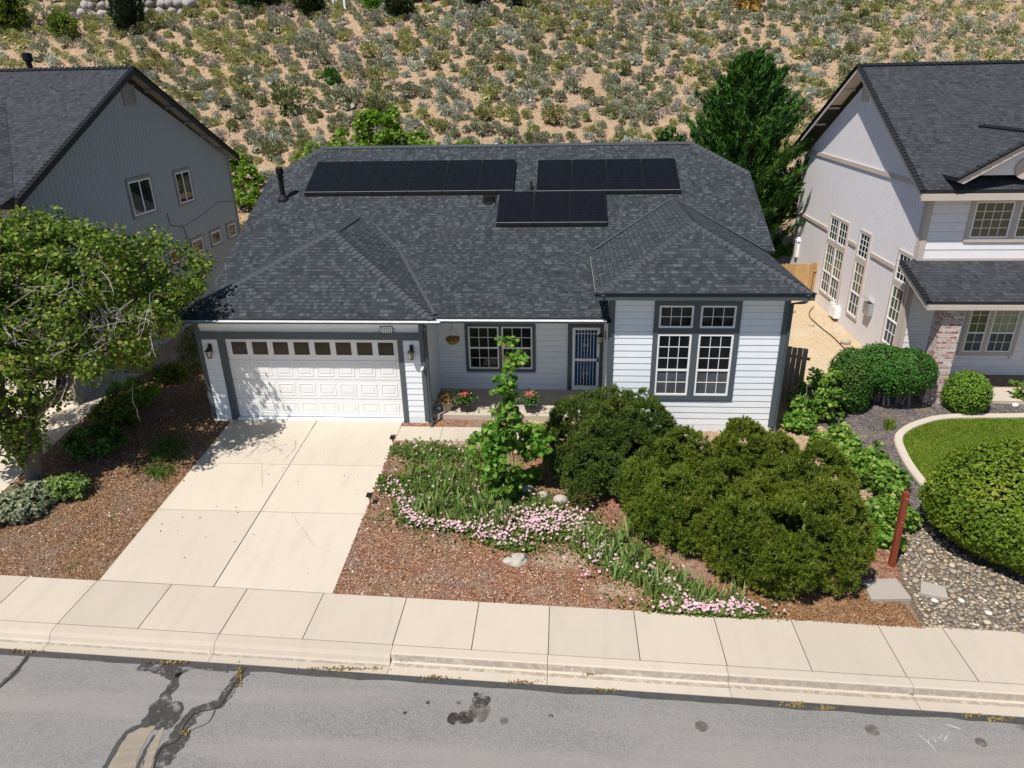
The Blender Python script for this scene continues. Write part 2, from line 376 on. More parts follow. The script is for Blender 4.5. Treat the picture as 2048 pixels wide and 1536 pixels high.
M['mulch_left'] = pebbles('brown_bark_mulch', [(0, (.07, .04, .022)), (.35, (.19, .105, .055)), (.6, (.30, .175, .095)), (.85, (.40, .26, .15)), (1, (.60, .50, .42))], 36,
    [(.9, .5, .65, (.27, .20, .17), .6), (1.3, .6, .72, (.05, .11, .015), .6)])
M['dirt'] = pebbles('tan_dirt', [(0, (.30, .20, .13)), (.4, (.44, .31, .20)), (.7, (.52, .38, .26)), (1, (.66, .53, .42))], 22, [(1.1, .5, .7, (.33, .24, .17), .5)], bump=.5)
M['sand'] = pebbles('pale_sand', [(0, (.50, .38, .24)), (.5, (.60, .47, .31)), (1, (.70, .57, .40))], 40, [(.9, .5, .65, (.66, .56, .42), .7)], bump=.25)
M['hill'] = pebbles('desert_hillside', [(0, (.30, .195, .115)), (.35, (.42, .295, .190)), (.7, (.49, .36, .245)), (.93, (.56, .43, .31)), (1, (.70, .60, .50))], 13,
    [(.12, .45, .6, (.46, .32, .22), .6), (.5, .58, .7, (.36, .25, .17), .5), (1.6, .6, .72, (.30, .25, .12), .35)], bump=.8, sc2=3)
M['dark_gravel'] = pebbles('dark_purple_gravel', [(0, (.06, .052, .055)), (.5, (.15, .13, .13)), (.85, (.24, .21, .20)), (1, (.42, .38, .35))], 26, [(.9, .5, .62, (.30, .23, .17), .6)])
M['rockbed'] = pebbles('grit_between_cobbles', [(0, (.08, .06, .045)), (.5, (.18, .14, .105)), (1, (.32, .26, .20))], 24)
def rockmat(name, a, b):
    t = NT(name); v = t.gcoord(); oi = t.n('ShaderNodeObjectInfo'); g = t.n('ShaderNodeNewGeometry')
    r = t.math('FRACT', t.math('ADD', oi.outputs['Random'], g.outputs['Random Per Island'])); n = t.noise(v, 9, 5, .7)
    col = t.mix(r, a, b); col = t.mix(t.ramp(n, [(.35, 0), (.75, .5)]), col, tuple(x * .6 for x in a)); t.col(col); t.rough(.85, .3); t.bump(n, .4, .02); return t.m
M['rock'] = rockmat('tan_rock', (.36, .31, .26), (.52, .47, .41)); M['boulder'] = rockmat('grey_boulder', (.24, .22, .21), (.42, .39, .37))
t = NT('river_cobble'); oi = t.n('ShaderNodeObjectInfo'); g = t.n('ShaderNodeNewGeometry'); r = t.math('FRACT', t.math('ADD', oi.outputs['Random'], g.outputs['Random Per Island']))
n = t.noise(t.gcoord(), 18, 4); col = t.ramp(r, [(0, (.13, .115, .10)), (.2, (.25, .215, .17)), (.4, (.34, .26, .175)), (.55, (.27, .25, .225)), (.75, (.42, .33, .225)), (.93, (.46, .39, .30)), (.985, (.68, .64, .58))])
t.col(t.mix(t.ramp(n, [(.4, 0), (.8, .35)]), col, (.16, .14, .12))); t.rough(.7, .4); M['cobble'] = t.m
# foliage
M['lf_tip'] = leafmat('pine_tips', [(0, (.08, .13, .015)), (.5, (.19, .25, .03)), (.9, (.31, .34, .06)), (1, (.36, .24, .07))], .3)
G3 = lambda a, b, c: [(0, a), (.5, b), (1, c)]
M['lf_maple'] = leafmat('bright_maple_leaf', [(0, (.06, .16, .012)), (.4, (.12, .27, .025)), (.75, (.20, .37, .05)), (.93, (.34, .48, .12)), (1, (.38, .26, .12))], .45)
M['lf_left'] = leafmat('left_tree_leaf', [(0, (.045, .085, .010)), (.35, (.10, .165, .018)), (.7, (.19, .27, .036)), (.92, (.34, .40, .08)), (1, (.30, .20, .07))], .45)
M['lf_pine'] = leafmat('mugo_needles', [(0, (.028, .060, .006)), (.4, (.095, .150, .014)), (.75, (.215, .255, .026)), (.93, (.32, .31, .045)), (1, (.36, .20, .05))], .28, patch=.9)
M['lf_pine_dark'] = leafmat('dark_pine_needles', [(0, (.032, .064, .012)), (.45, (.078, .128, .021)), (.8, (.145, .195, .036)), (.95, (.22, .26, .06)), (1, (.26, .18, .08))], .28, patch=.9)
M['lf_conifer'] = leafmat('conifer_spray', [(0, (.014, .045, .009)), (.4, (.032, .088, .013)), (.75, (.070, .145, .020)), (1, (.15, .22, .035))], .2, patch=.7)
M['lf_box'] = leafmat('boxwood_leaf', [(0, (.055, .12, .008)), (.4, (.120, .22, .016)), (.75, (.23, .32, .028)), (.93, (.36, .38, .05)), (1, (.44, .26, .07))], .3, patch=1.1)
M['lf_hedge'] = leafmat('hedge_leaf', [(0, (.025, .075, .010)), (.5, (.055, .145, .020)), (.85, (.10, .21, .04)), (1, (.18, .18, .07))], .25, patch=1.1)
M['lf_ball'] = leafmat('yellow_green_hedge_leaf', [(0, (.06, .15, .012)), (.45, (.14, .27, .025)), (.8, (.25, .38, .05)), (1, (.42, .36, .10))], .3, patch=1.1)
M['lf_vine'] = leafmat('currant_leaf', [(0, (.065, .15, .014)), (.5, (.15, .29, .032)), (.85, (.27, .41, .065)), (1, (.40, .46, .14))], .42)
M['lf_lime'] = leafmat('lime_shrub_leaf', [(0, (.08, .18, .012)), (.5, (.17, .33, .022)), (.9, (.28, .45, .05)), (1, (.36, .45, .10))], .45)
M['lf_iris'] = leafmat('iris_blade', [(0, (.13, .20, .04)), (.5, (.23, .34, .075)), (.88, (.33, .47, .17)), (1, (.50, .46, .20))], .4)
M['lf_cover'] = leafmat('low_green_cover', [(0, (.05, .10, .015)), (.5, (.10, .18, .03)), (.85, (.17, .25, .05)), (1, (.30, .18, .08))], .3)
M['grass'] = leafmat('lawn_blade', [(0, (.09, .17, .012)), (.5, (.17, .27, .022)), (.9, (.28, .37, .05)), (1, (.40, .38, .15))], .35, patch=1.4)
M['lf_dry'] = leafmat('dry_grass', [(0, (.30, .19, .08)), (.5, (.42, .30, .14)), (1, (.22, .26, .08))], .3)
M['petal'] = leafmat('pink_petal', [(0, (.68, .36, .44)), (.5, (.80, .54, .59)), (.9, (.87, .72, .72)), (1, (.66, .30, .42))], .3)
M['petal_red'] = leafmat('coral_petal', [(0, (.62, .10, .10)), (1, (.85, .24, .24))], .3)
M['lf_silver'] = leafmat('silver_shrub', [(0, (.16, .21, .12)), (.5, (.28, .34, .22)), (1, (.48, .46, .26))], .25)
SAGE = {
 'grey-green sagebrush': leafmat('sage_grey_green', [(0, (0.130, 0.128, 0.075)), (.35, (0.248, 0.250, 0.157)), (.75, (0.385, 0.391, 0.256)), (1, (0.522, 0.513, 0.363))], .2),
 'yellow-green rabbitbrush': leafmat('sage_yellow_green', [(0, (0.174, 0.159, 0.057)), (.4, (0.336, 0.337, 0.119)), (.8, (0.497, 0.489, 0.201)), (1, (0.621, 0.574, 0.300))], .25),
 'olive green bitterbrush': leafmat('sage_olive', [(0, (0.093, 0.104, 0.037)), (.4, (0.192, 0.208, 0.081)), (.8, (0.310, 0.324, 0.138)), (1, (0.422, 0.415, 0.225))], .2),
 'dry grey twiggy sagebrush': leafmat('sage_dry', [(0, (0.174, 0.141, 0.119)), (.4, (0.310, 0.263, 0.225)), (.8, (0.447, 0.391, 0.326)), (1, (0.546, 0.501, 0.413))], .15),
 'pale silvery sagebrush': leafmat('sage_silver', [(0, (0.236, 0.244, 0.188)), (.4, (0.398, 0.415, 0.326)), (.8, (0.533, 0.563, 0.451)), (1, (0.646, 0.648, 0.538))], .2),
}
M['lf_orange'] = leafmat('sage_orange', [(0, (.22, .12, .02)), (.5, (.42, .26, .05)), (1, (.46, .36, .10))], .2)
M['lf_deep'] = leafmat('dark_juniper', [(0, (.010, .026, .008)), (.5, (.022, .05, .014)), (1, (.05, .085, .03))], .15)
# ================================================================== GROUND
def skew(x, yp): return yp - .0345 * x
xs = sorted(set([round(v, 3) for v in list(np.arange(-12, 32.01, .5)) + list(np.arange(-70, 90.1, 2.0)) + [-600, -400, -250, -150, -100, 120, 160, 250, 400, 600]]))
yps = sorted(set([round(v, 3) for v in list(np.arange(-8, 18, .5)) + [-7.9, -7.7, -6.43] + list(np.arange(18, 66, .7)) + list(np.arange(66, 90, 3)) + [-300, -150, -80, -50, -30, -18, -12, 100, 130, 180, 260, 400]]))
b = MB(); nx = len(xs)
for yp in yps:
    for x in xs:
        k = 1 if yp < 6 else max(0, 1 - (yp - 6) / 8)
        y = yp - .0345 * x * k if abs(x) < 100 else yp - .0345 * 100 * (1 if x > 0 else -1) * k
        b.v.append((x, y, gz(x, y) if abs(x) < 100 else gz(100 if x > 0 else -100, y)))
for j in range(len(yps) - 1):
    for i in range(nx - 1):
        a_ = j * nx + i; b.f.append((a_, a_ + 1, a_ + nx + 1, a_ + nx)); b.uv.append(None); b.mi.append(1 if yps[j] >= 17 else 0)
ground = b.build('ground', [M['dirt'], M['hill']], smooth=True); tag(ground, kind='structure')
def sheet(name, pts, mat, off, step=.5, kind='structure', zf=None, thick=0, label=None, cat=None):
    """polygon laid on the ground, cut into cells so it follows the terrain"""
    bm = bmesh.new(); vs = [bm.verts.new((x, y + .0345 * x, 0)) for x, y in pts]; bm.faces.new(vs)
    for ax, n_ in ((0, (1, 0, 0)), (1, (0, 1, 0))):
        lo = min(v.co[ax] for v in bm.verts); hi = max(v.co[ax] for v in bm.verts)
        c = math.floor(lo / step) * step + step
        cuts = []
        while c < hi: cuts.append(c); c += step
        if ax == 1: cuts += [k for k in (-6.43, -7.7) if lo < k < hi]
        for c in cuts:
            co = [0, 0, 0]; co[ax] = c
            bmesh.ops.bisect_plane(bm, geom=bm.verts[:] + bm.edges[:] + bm.faces[:], plane_co=co, plane_no=n_)
    for v in bm.verts:
        v.co.y -= .0345 * v.co.x
        v.co.z = (zf(v.co.x, v.co.y) if zf else gz(v.co.x, v.co.y)) + off
    bmesh.ops.recalc_face_normals(bm, faces=bm.faces[:])
    for f in bm.faces:
        if f.normal.z < 0: f.normal_flip()
    me = bpy.data.meshes.new(name); bm.to_mesh(me); bm.free(); me.materials.append(mat)
    o = bpy.data.objects.new(name, me); COL.objects.link(o); tag(o, label, cat, kind=kind); return o
def wob(pts, amp, step=.25, seed=0, sc=1.5):
    """subdivide a closed outline and make it irregular"""
    out = []; n = len(pts)
    for i in range(n):
        a_, b_ = Vector((*pts[i][:2], 0)), Vector((*pts[(i + 1) % n][:2], 0)); L = (b_ - a_).length; k = max(1, int(L / step)); nn = Vector((-(b_ - a_).y, (b_ - a_).x, 0)).normalized()
        for j in range(k):
            p = a_.lerp(b_, j / k); d = (mnoise.noise(Vector((p.x * sc, p.y * sc, seed * 7.3))) * 1.0 + mnoise.noise(Vector((p.x * sc * 4, p.y * sc * 4, seed * 3.1))) * .4) * amp
            p = p + nn * d; out.append((p.x, p.y))
    return out
YW = lambda x: skew(x, -6.43)
# front beds
sheet('mulch_bed', [(-4.75, YW(-4.75)), (-.43, YW(-.43)), (-.2, 0), (-.77, .02), (-.77, 4), (-4.75, 4)], M['mulch_left'], .006)
sheet('gravel_bed', [(4.72, YW(4.72)), (17.0, YW(17)), (16.6, -5.2), (14.9, -1.4), (12.0, -.6), (9.5, -1.7), (4.84, -1.0)], M['beds'], .006)
sheet('walk_strip_bed', [(4.87, -.27), (8.5, -.3), (8.5, .35), (4.87, .35)], M['beds'], .008)
sheet('side_yard_sand', [(16.1, 1.5), (19.68, 3.4), (19.68, 10.9), (15.5, 10.9), (15.5, 4)], M['sand'], .006)
lawnc = [G(*p) for p in ((2300, 826), (2048, 834), (1900, 836), (1840, 848), (1806, 865), (1797, 885), (1815, 925), (1850, 972), (1905, 1035))]
sheet('dark_gravel_bed', [(16.2, 1.6), (17.2, 2.8), (21.3, 2.6), (21.3, 1.3), (27, 1.0), (27, -1), (19, -1), (18.4, -2.5), (18.9, -4.6), (17.4, -4.4), (17.2, -1.5)], M['dark_gravel'], .008)
sheet('cobble_bed_grit', wob([(16.35, YW(16.4)), (22, YW(22)), (22, -4.6), (18.7, -3.6), (17.9, -3.6), (16.9, -4.7), (16.5, -5.3)], .1), M['rockbed'], .014)
lp = [(p[0], p[1]) for p in lawnc] + [(20.5, -4.6), (22.5, -5.5), (30, -5.5), (30, 1.3)]
t = NT('thatch'); t.col(t.ramp(t.noise(t.gcoord(), 30, 4), [(.3, (.09, .13, .018)), (.7, (.18, .21, .04))])); t.rough(.95, .1); M['thatch'] = t.m
sheet('lawn_soil', lp, M['thatch'], .012)
M['soft_soil'] = None
t = NT('thin_bare_soil'); v = t.gcoord(); c1 = t.n('ShaderNodeSeparateColor'); t.l(t.voro(v, 45), c1.inputs[0]); t.col(t.ramp(c1.outputs[0], [(0, (.25, .17, .12)), (.6, (.38, .27, .19)), (1, (.50, .38, .29))])); t.rough(.95, .1)
tr = t.n('ShaderNodeBsdfTransparent'); mx = t.n('ShaderNodeMixShader'); uvn = t.n('ShaderNodeAttribute'); uvn.attribute_name = 'fade'
t.l(t.math('MULTIPLY', t.ramp(t.math('ADD', t.noise(v, 3.2, 6, .8), t.math('SUBTRACT', uvn.outputs['Fac'], .5)), [(.45, 0), (.68, 1)]), .85), mx.inputs[0]); t.l(tr.outputs[0], mx.inputs[1]); t.l(t.p.outputs[0], mx.inputs[2]); t.l(mx.outputs[0], t.out.inputs[0])
def soil(px, py, rx, ry):
    c = G(px, py); o = sheet('bare_soil', [(c[0] + rx * math.cos(a_), c[1] + ry * math.sin(a_)) for a_ in np.linspace(0, 2 * math.pi, 30)[:-1]], t.m, .0095, .1)
    at = o.data.attributes.new('fade', 'FLOAT', 'POINT')
    for i, v_ in enumerate(o.data.vertices): at.data[i].value = max(0, 1 - math.hypot((v_.co.x - c[0]) / rx, (v_.co.y - c[1]) / ry))
soil(1130, 1120, 1.7, .75); soil(1240, 1180, 1.5, .5); soil(905, 1095, .6, .3); soil(1420, 1000, 1.2, 1.2); soil(1400, 880, 2.6, .8); soil(830, 945, .5, .4)
# lawn edging: a real low concrete kerb along the lawn
def ribbon(path, prof, name, mat, closed=False, parent=None, bevel=0):
    bb = MB(); P = [Vector(p) for p in path]; n = len(P); k = len(prof)
    for i, p in enumerate(P):
        d = (P[min(i + 1, n - 1)] - P[max(i - 1, 0)]); d.z = 0; d.normalize(); s_ = Vector((d.y, -d.x, 0))
        for (a_, z) in prof: bb.v.append(tuple(p + s_ * a_ + Vector((0, 0, z))))
    for i in range(n - 1):
        for j in range(k - 1):
            bb.f.append((i * k + j, i * k + j + 1, (i + 1) * k + j + 1, (i + 1) * k + j)); bb.uv.append(None); bb.mi.append(0)
    return bb.build(name, mat, parent, bevel=bevel)
def smooth_path(pts, n=8):
    P = [Vector(p) for p in pts]; out = []
    for i in range(len(P) - 1):
        p0, p1, p2, p3 = P[max(i - 1, 0)], P[i], P[i + 1], P[min(i + 2, len(P) - 1)]
        for k in range(n):
            t_ = k / n; out.append(.5 * ((2 * p1) + (p2 - p0) * t_ + (2 * p0 - 5 * p1 + 4 * p2 - p3) * t_ ** 2 + (3 * p1 - p0 - 3 * p2 + p3) * t_ ** 3))
    out.append(P[-1]); return out
ep = smooth_path(lawnc)
ep = [Vector((p.x, p.y, gz(p.x, p.y))) for p in ep]
o = ribbon(ep, [(-.10, -.1), (-.10, .05), (-.08, .075), (.08, .085), (.11, .05), (.12, -.1)], 'lawn_edging', M['concrete']); tag(o, kind='structure')
# driveway slabs
dzf = lambda x, y: -.030 + .106 * min(y, 0)
b = MB(); dj = [-.02, -2.17, -4.08, -6.43]
for i in range(3):
    y1, y0 = dj[i] - .008, dj[i + 1] + .008
    for (xa, xb, xc, xd) in ((-.20, 2.335, -.43, 2.135), (2.36, 4.87, 2.16, 4.74)):
        f0 = dj[i] / -6.5; f1 = dj[i + 1] / -6.5
        xl0, xr0 = xa + (xc - xa) * f0, xb + (xd - xb) * f0; xl1, xr1 = xa + (xc - xa) * f1, xb + (xd - xb) * f1
        ya, yb, yc, yd = (y1, y1, (y0 if i < 2 else YW(xr1) + .01), (y0 if i < 2 else YW(xl1) + .01))
        top = [(xl0, ya, dzf(0, ya)), (xl1, yd, dzf(0, yd)), (xr1, yc, dzf(0, yc)), (xr0, yb, dzf(0, yb))]
        b.prism([(x, y, z - .12) for x, y, z in top], (0, 0, .12))
o = b.build('driveway', M['concrete']); tag(o, kind='structure')
b = MB(); b.prism([(-.19, 0, -.17), (-.42, YW(-.4) - .05, -.17 - .69), (4.73, YW(4.7) - .05, -.17 - .69), (4.86, 0, -.17)], (0, 0, .118)); o = b.build('driveway_joint_filler', M['joint']); tag(o, kind='structure')
rgd = random.Random(12); b = MB()
for _ in range(46):
    x, y = rgd.uniform(0, 4.6), rgd.uniform(-6.2, -.3); r_ = rgd.uniform(.008, .03); z = dzf(0, y) + .0065
    b.face([(x + r_ * math.cos(k * 1.05) * rgd.uniform(.7, 1.2), y + r_ * math.sin(k * 1.05), z) for k in range(6)])
o = b.build('oil_drips', softmat('drip', (.12, .10, .085), .9)); tag(o, kind='structure')
b = MB()
for (x0, y0, x1, y1) in ((.1, -1.3, 1.5, -2.15), (1.5, -2.16, 1.9, -3.1), (3.0, -4.08, 3.9, -5.2), (3.9, -5.2, 4.6, -5.5)):
    n_ = 12; pr = None
    for k in range(n_ + 1):
        f = k / n_; x = x0 + (x1 - x0) * f + .05 * mnoise.noise(Vector((f * 5, x0, y0))); y = y0 + (y1 - y0) * f + .05 * mnoise.noise(Vector((f * 5, y0, 7))); q = Vector((x, y, dzf(0, y) + .0075))
        if pr: b.face([pr + Vector((-.0022, 0, 0)), pr + Vector((.0022, 0, 0)), q + Vector((.0022, 0, 0)), q + Vector((-.0022, 0, 0))])
        pr = q
o = b.build('hairline_cracks', M['joint']); tag(o, kind='structure')
# front walk to the porch
b = MB(); wx = [4.88, 6.1, 7.3, 8.5, 9.7, 10.6]
for i in range(5):
    b.box((wx[i] + .006, -1.02, -.32), (wx[i + 1] - .006, -.28, 0), lambda x, y, z: (x, y, (gz(x, y) + .035) if z == 0 else z))
o = b.build('front_walk', M['concrete_walk']); tag(o, kind='structure')
# sidewalk
seam = [-.47, 1.22, 2.90, 4.56, 6.32, 7.82, 9.25, 10.92, 12.46, 13.93, 15.53, 16.71]
L_ = []; v = seam[0]
while v > -42: v -= 1.6; L_.append(v)
Rr = []; v = 19.0
while v < 60: Rr.append(v); v += 1.6
seams = L_[::-1] + seam + Rr
b = MB(); zt = -.72
for i in range(len(seams) - 1):
    x0, x1 = seams[i] + .009, seams[i + 1] - .009
    dz = (random.Random(i).random() - .5) * .006
    P = [(x0, skew(x0, -6.44)), (x0, skew(x0, -7.735)), (x1, skew(x1, -7.735)), (x1, skew(x1, -6.44))]
    b.prism([(x, y, zt - .12) for x, y in P], (0, 0, .12 + dz))
o = b.build('sidewalk', M['concrete_walk']); tag(o, kind='structure')
b = MB(); b.prism([(-42, skew(-42, -6.46), -.9), (-42, skew(-42, -7.9), -.9), (58, skew(58, -7.9), -.9), (58, skew(58, -6.46), -.9)], (0, 0, .165)); o = b.build('sidewalk_joint_filler', M['joint']); tag(o, kind='structure')
# scored lines of the neighbour's apron at the far right
b = MB()
for (pa, pb) in (((1998, 1265), (1966, 1366)), ((2000, 1268), (2060, 1330)), ((2022, 1268), (2075, 1325)), ((1994, 1285), (2052, 1352)), ((1986, 1305), (2036, 1367)), ((1980, 1325), (2010, 1366)), ((1972, 1345), (1990, 1366))):
    A, B = Vector(onZ(*pa, -.716)), Vector(onZ(*pb, -.716)); d = (B - A).normalized(); s_ = Vector((-d.y, d.x, 0)) * .006
    b.face([A + s_, A - s_, B - s_, B + s_])
o = b.build('sidewalk_score_lines', M['trim_right']); tag(o, kind='structure')
# kerb and gutter
b = MB(); ks = [-.47 - 3.2 * k for k in range(12, 0, -1)] + [-.47, 2.9, 6.33, 9.24, 12.44, 15.55, 18.8, 22, 25.2, 28.4, 31.6, 34.8, 38, 41.2, 44.4, 47.6]
for i in range(len(ks) - 1):
    x0, x1 = ks[i] + .005, ks[i + 1] - .005
    if ks[i] < 6: prof = [(-7.75, -.95), (-7.75, -.722), (-7.94, -.735), (-8.00, -.79), (-8.04, -.865), (-8.10, -.893), (-8.29, -.885), (-8.29, -.95)]
    else: prof = [(-7.75, -.95), (-7.75, -.722), (-7.925, -.727), (-7.95, -.745), (-7.975, -.872), (-8.01, -.893), (-8.29, -.885), (-8.29, -.95)]
    k = len(prof); n = len(b.v)
    for x in (x0, x1):
        for yp, z in prof: b.v.append((x, skew(x, yp), z))
    for j in range(k - 1): b.f.append((n + j, n + j + 1, n + k + j + 1, n + k + j)); b.uv.append(None); b.mi.append(0)
    b.f.append(tuple(n + j for j in range(k))); b.uv.append(None); b.mi.append(0); b.f.append(tuple(n + k + j for j in range(k))[::-1]); b.uv.append(None); b.mi.append(0)
o = b.build('kerb', M['concrete_walk']); tag(o, kind='structure')
# road
b = MB(); b.face([(-120, skew(-120, -8.27), -.905), (-120, skew(-120, -19), -.905), (120, skew(120, -19), -.905), (120, skew(120, -8.27), -.905)]); o = b.build('road', M['asphalt']); tag(o, kind='structure')
b = MB(); b.box((-120, -19.6, -.95), (120, -19.0, -.76), lambda x, y, z: (x, skew(x, y), z)); o = b.build('far_kerb', M['concrete_walk']); tag(o, kind='structure')
def strip(name, px, wds, mat, z, seed=0, amp=.3, parent=None):
    P = smooth_path([onZ(*p, z) for p in px], 10); n = len(P); l = []; r = []
    for i, p in enumerate(P):
        d = (P[min(i + 1, n - 1)] - P[max(i - 1, 0)]).normalized(); s_ = Vector((-d.y, d.x, 0)); wv = np.interp(i / (n - 1), np.linspace(0, 1, len(wds)), wds)
        l.append(p + s_ * wv * (.5 + amp * mnoise.noise(p * 9 + Vector((seed, 0, 0))))); r.append(p - s_ * wv * (.5 + amp * mnoise.noise(p * 9 + Vector((0, seed + 5, 0)))))
    bb = MB()
    for i in range(n - 1): bb.face([r[i], r[i + 1], l[i + 1], l[i]])
    o = bb.build(name, mat); tag(o, kind='structure'); return o
def blob(name, px, pr, mat, z, seed, squash=.62):
    c = Vector(onZ(*px, z)); e = Vector(onZ(px[0] + pr, px[1], z)); R = (e - c).length; pts = []
    for k in range(40):
        a_ = k / 40 * 2 * math.pi; rr = R * (1 + .22 * mnoise.noise(Vector((math.cos(a_) * 1.5, math.sin(a_) * 1.5, seed))) + .08 * mnoise.noise(Vector((math.cos(a_) * 6, math.sin(a_) * 6, seed))))
        pts.append((c.x + rr * math.cos(a_), c.y + rr * math.sin(a_), z))
    bb = MB(); bb.face(pts); o = bb.build(name, mat); tag(o, kind='structure')
M['oil'] = softmat('oil_stain', (.040, .034, .030), .95); M['oil_worn'] = softmat('worn_stain', (.11, .095, .08), .55); M['tar_thin'] = softmat('thin_tar', (.055, .052, .050), .95)
b = MB(); n_ = 260; xx = np.linspace(-24, 45, n_)
for i in range(n_ - 1):
    q = []
    for x in (xx[i], xx[i + 1]):
        a0 = -8.275 + .012 * mnoise.noise(Vector((x * 6, 1, 0))); a1 = -8.43 - .05 * mnoise.noise(Vector((x * 1.3, 2, 0))) - .025 * mnoise.noise(Vector((x * 9, 2, 0)))
        q.append((x, skew(x, a0), -.8985)); q.append((x, skew(x, a1), -.8985))
    b.face([q[0], q[1], q[3], q[2]])
o = b.build('tar_edge_seal', M['tar']); tag(o, kind='structure')
Z1, Z2, Z3 = -.9005, -.8965, -.8925
strip('road_tar_seal', [(285, 1325), (325, 1335), (350, 1355), (335, 1390), (310, 1425), (300, 1450)], [.34, .30, .22, .2, .28, .42], M['tar_thin'], Z1, 3)
strip('road_tar_seal', [(350, 1352), (390, 1335), (460, 1338)], [.10, .07, .16], M['tar_thin'], Z1, 8)
strip('road_tar_seal', [(500, 1328), (478, 1355), (445, 1400), (400, 1420), (372, 1445), (345, 1490), (295, 1545)], [.24, .22, .22, .2, .28, .36, .4], M['tar_thin'], Z1, 5)
strip('road_tar_seal', [(300, 1445), (250, 1470), (205, 1545)], [.15, .09, .12], M['tar'], Z2, 6)
strip('road_tar_seal', [(62, 1303), (30, 1345), (-5, 1375), (-60, 1430)], [.10, .11, .10, .10], M['tar'], Z1, 7)
strip('road_patch', [(290, 1450), (262, 1490), (232, 1560)], [.36, .42, .45], M['patch'], Z1 + .002, 2, .08)
strip('road_patch', [(326, 1455), (310, 1490), (285, 1560)], [.05, .12, .13], M['patch'], Z1 + .002, 2, .2)
strip('road_crack', [(492, 1334), (470, 1366), (438, 1412), (395, 1425), (370, 1448), (355, 1480), (320, 1500), (300, 1560)], [.03, .025, .02, .03, .02, .03], M['crack'], Z3, 4, .5)
strip('road_crack', [(430, 1420), (415, 1445), (375, 1462)], [.015, .012, .008], M['crack'], Z3, 9, .5)
strip('road_crack', [(308, 1470), (290, 1500), (270, 1545)], [.03, .05, .06], M['tar'], Z3, 12, .5)
strip('road_crack', [(60, 1306), (25, 1350), (-20, 1392)], [.02, .02, .02], M['crack'], Z3, 10, .5)
for i, (px, r_, mt) in enumerate((((335, 1432), 32, 'tar_thin'), ((352, 1330), 20, 'tar_thin'), ((962, 1402), 18, 'oil'), ((958, 1423), 23, 'oil_worn'), ((932, 1434), 18, 'oil'), ((907, 1437), 14, 'oil'), ((951, 1388), 5, 'oil'), ((917, 1405), 4, 'oil'), ((1008, 1441), 9, 'oil_worn'), ((1101, 1432), 5, 'oil'), ((856, 1405), 4, 'oil'), ((810, 1425), 4, 'oil'), ((1403, 1452), 13, 'oil_worn'), ((1745, 1460), 14, 'oil_worn'), ((1962, 1484), 11, 'oil_worn'), ((2040, 1452), 9, 'oil_worn'))):
    blob('oil_stain', px, r_, M[mt], Z1 + .0012 * (i % 4) + .001, i)
b = MB()
for (pa, pb) in (((1836, 1467), (1870, 1498)), ((1855, 1485), (1862, 1470)), ((1862, 1470), (1872, 1484)), ((1878, 1478), (1884, 1470)), ((1888, 1482), (1899, 1464)), ((1890, 1448), (1922, 1458)), ((1866, 1498), (1872, 1503))):
    A, B = Vector(onZ(*pa, Z1)), Vector(onZ(*pb, Z1)); d = (B - A).normalized(); s_ = Vector((-d.y, d.x, 0)) * .009; b.face([A + s_, A - s_, B - s_, B + s_])
o = b.build('faded_chalk_marks', softmat('chalk', (.62, .61, .60), .8)); tag(o, kind='structure')
M['grime'] = softmat('kerb_grime', (.31, .26, .21), .4)
for (z_, y0, y1, x0, x1) in ((-.8825, -8.02, -8.10, 6.4, 40), (-.8825, -8.055, -8.13, -20, 6.3)):
    b = MB(); b.face([(x0, skew(x0, y0), z_), (x0, skew(x0, y1), z_ + .003), (x1, skew(x1, y1), z_ + .003), (x1, skew(x1, y0), z_)]); o = b.build('gutter_stain', M['grime']); tag(o, kind='structure')
b = MB(); b.face([(6.4, skew(6.4, -7.954), -.752), (6.4, skew(6.4, -7.980), -.868), (40, skew(40, -7.980), -.868), (40, skew(40, -7.954), -.752)]); o = b.build('kerb_stain', softmat('kerb_scuff', (.30, .27, .24), .32)); tag(o, kind='structure')
# left neighbour's drive
sheet('neighbour_driveway', [(-4.75, YW(-4.75)), (-4.85, 3.2), (-10.5, 3.4), (-10.5, YW(-10.5))], M['concrete'], .02)
# ================================================================== HOUSE HELPERS
def Fy(y):  # front facing -Y: a=x, b=z, c=outward
    return lambda a, c, b: (a, y - c, b)
def Fx(x, s):  # facing s*X: a=y
    return lambda a, c, b: (x + s * c, a, b)
def laps(bb, F, a0, a1, b0, b1, h, holes=(), t=.016, z0=None):
    """lap siding: every board a tilted plank, with the openings left out"""
    z = b0 if z0 is None else z0
    while z < b1:
        zt_ = min(z + h, b1); zb = max(z, b0)
        if zt_ <= zb: z += h; continue
        spans = [(a0, a1)]
        for (h0, h1, g0, g1) in holes:
            if g0 < zt_ - .001 and g1 > zb + .001:
                ns = []
                for (s0, s1) in spans:
                    if h1 <= s0 or h0 >= s1: ns.append((s0, s1)); continue
                    if h0 > s0: ns.append((s0, h0))
                    if h1 < s1: ns.append((h1, s1))
                spans = ns
        for (s0, s1) in spans:
            n = len(bb.v)
            for p in ((s0, 0, zb), (s1, 0, zb), (s1, t, zb), (s0, t, zb), (s0, .002, zt_ - .011), (s1, .002, zt_ - .011), (s0, -.03, zt_ - .011), (s1, -.03, zt_ - .011), (s0, -.03, zt_), (s1, -.03, zt_)): bb.v.append(F(*p))
            for f in ((3, 2, 5, 4), (0, 1, 2, 3), (4, 5, 7, 6), (6, 7, 9, 8)): bb.f.append(tuple(n + i for i in f)); bb.uv.append(None); bb.mi.append(0)
        z += h
def wallpoly(bb, F, pts, th=.1): bb.prism([F(a, 0, b_) for a, b_ in pts], Vector(F(0, -th, 0)) - Vector(F(0, 0, 0)))
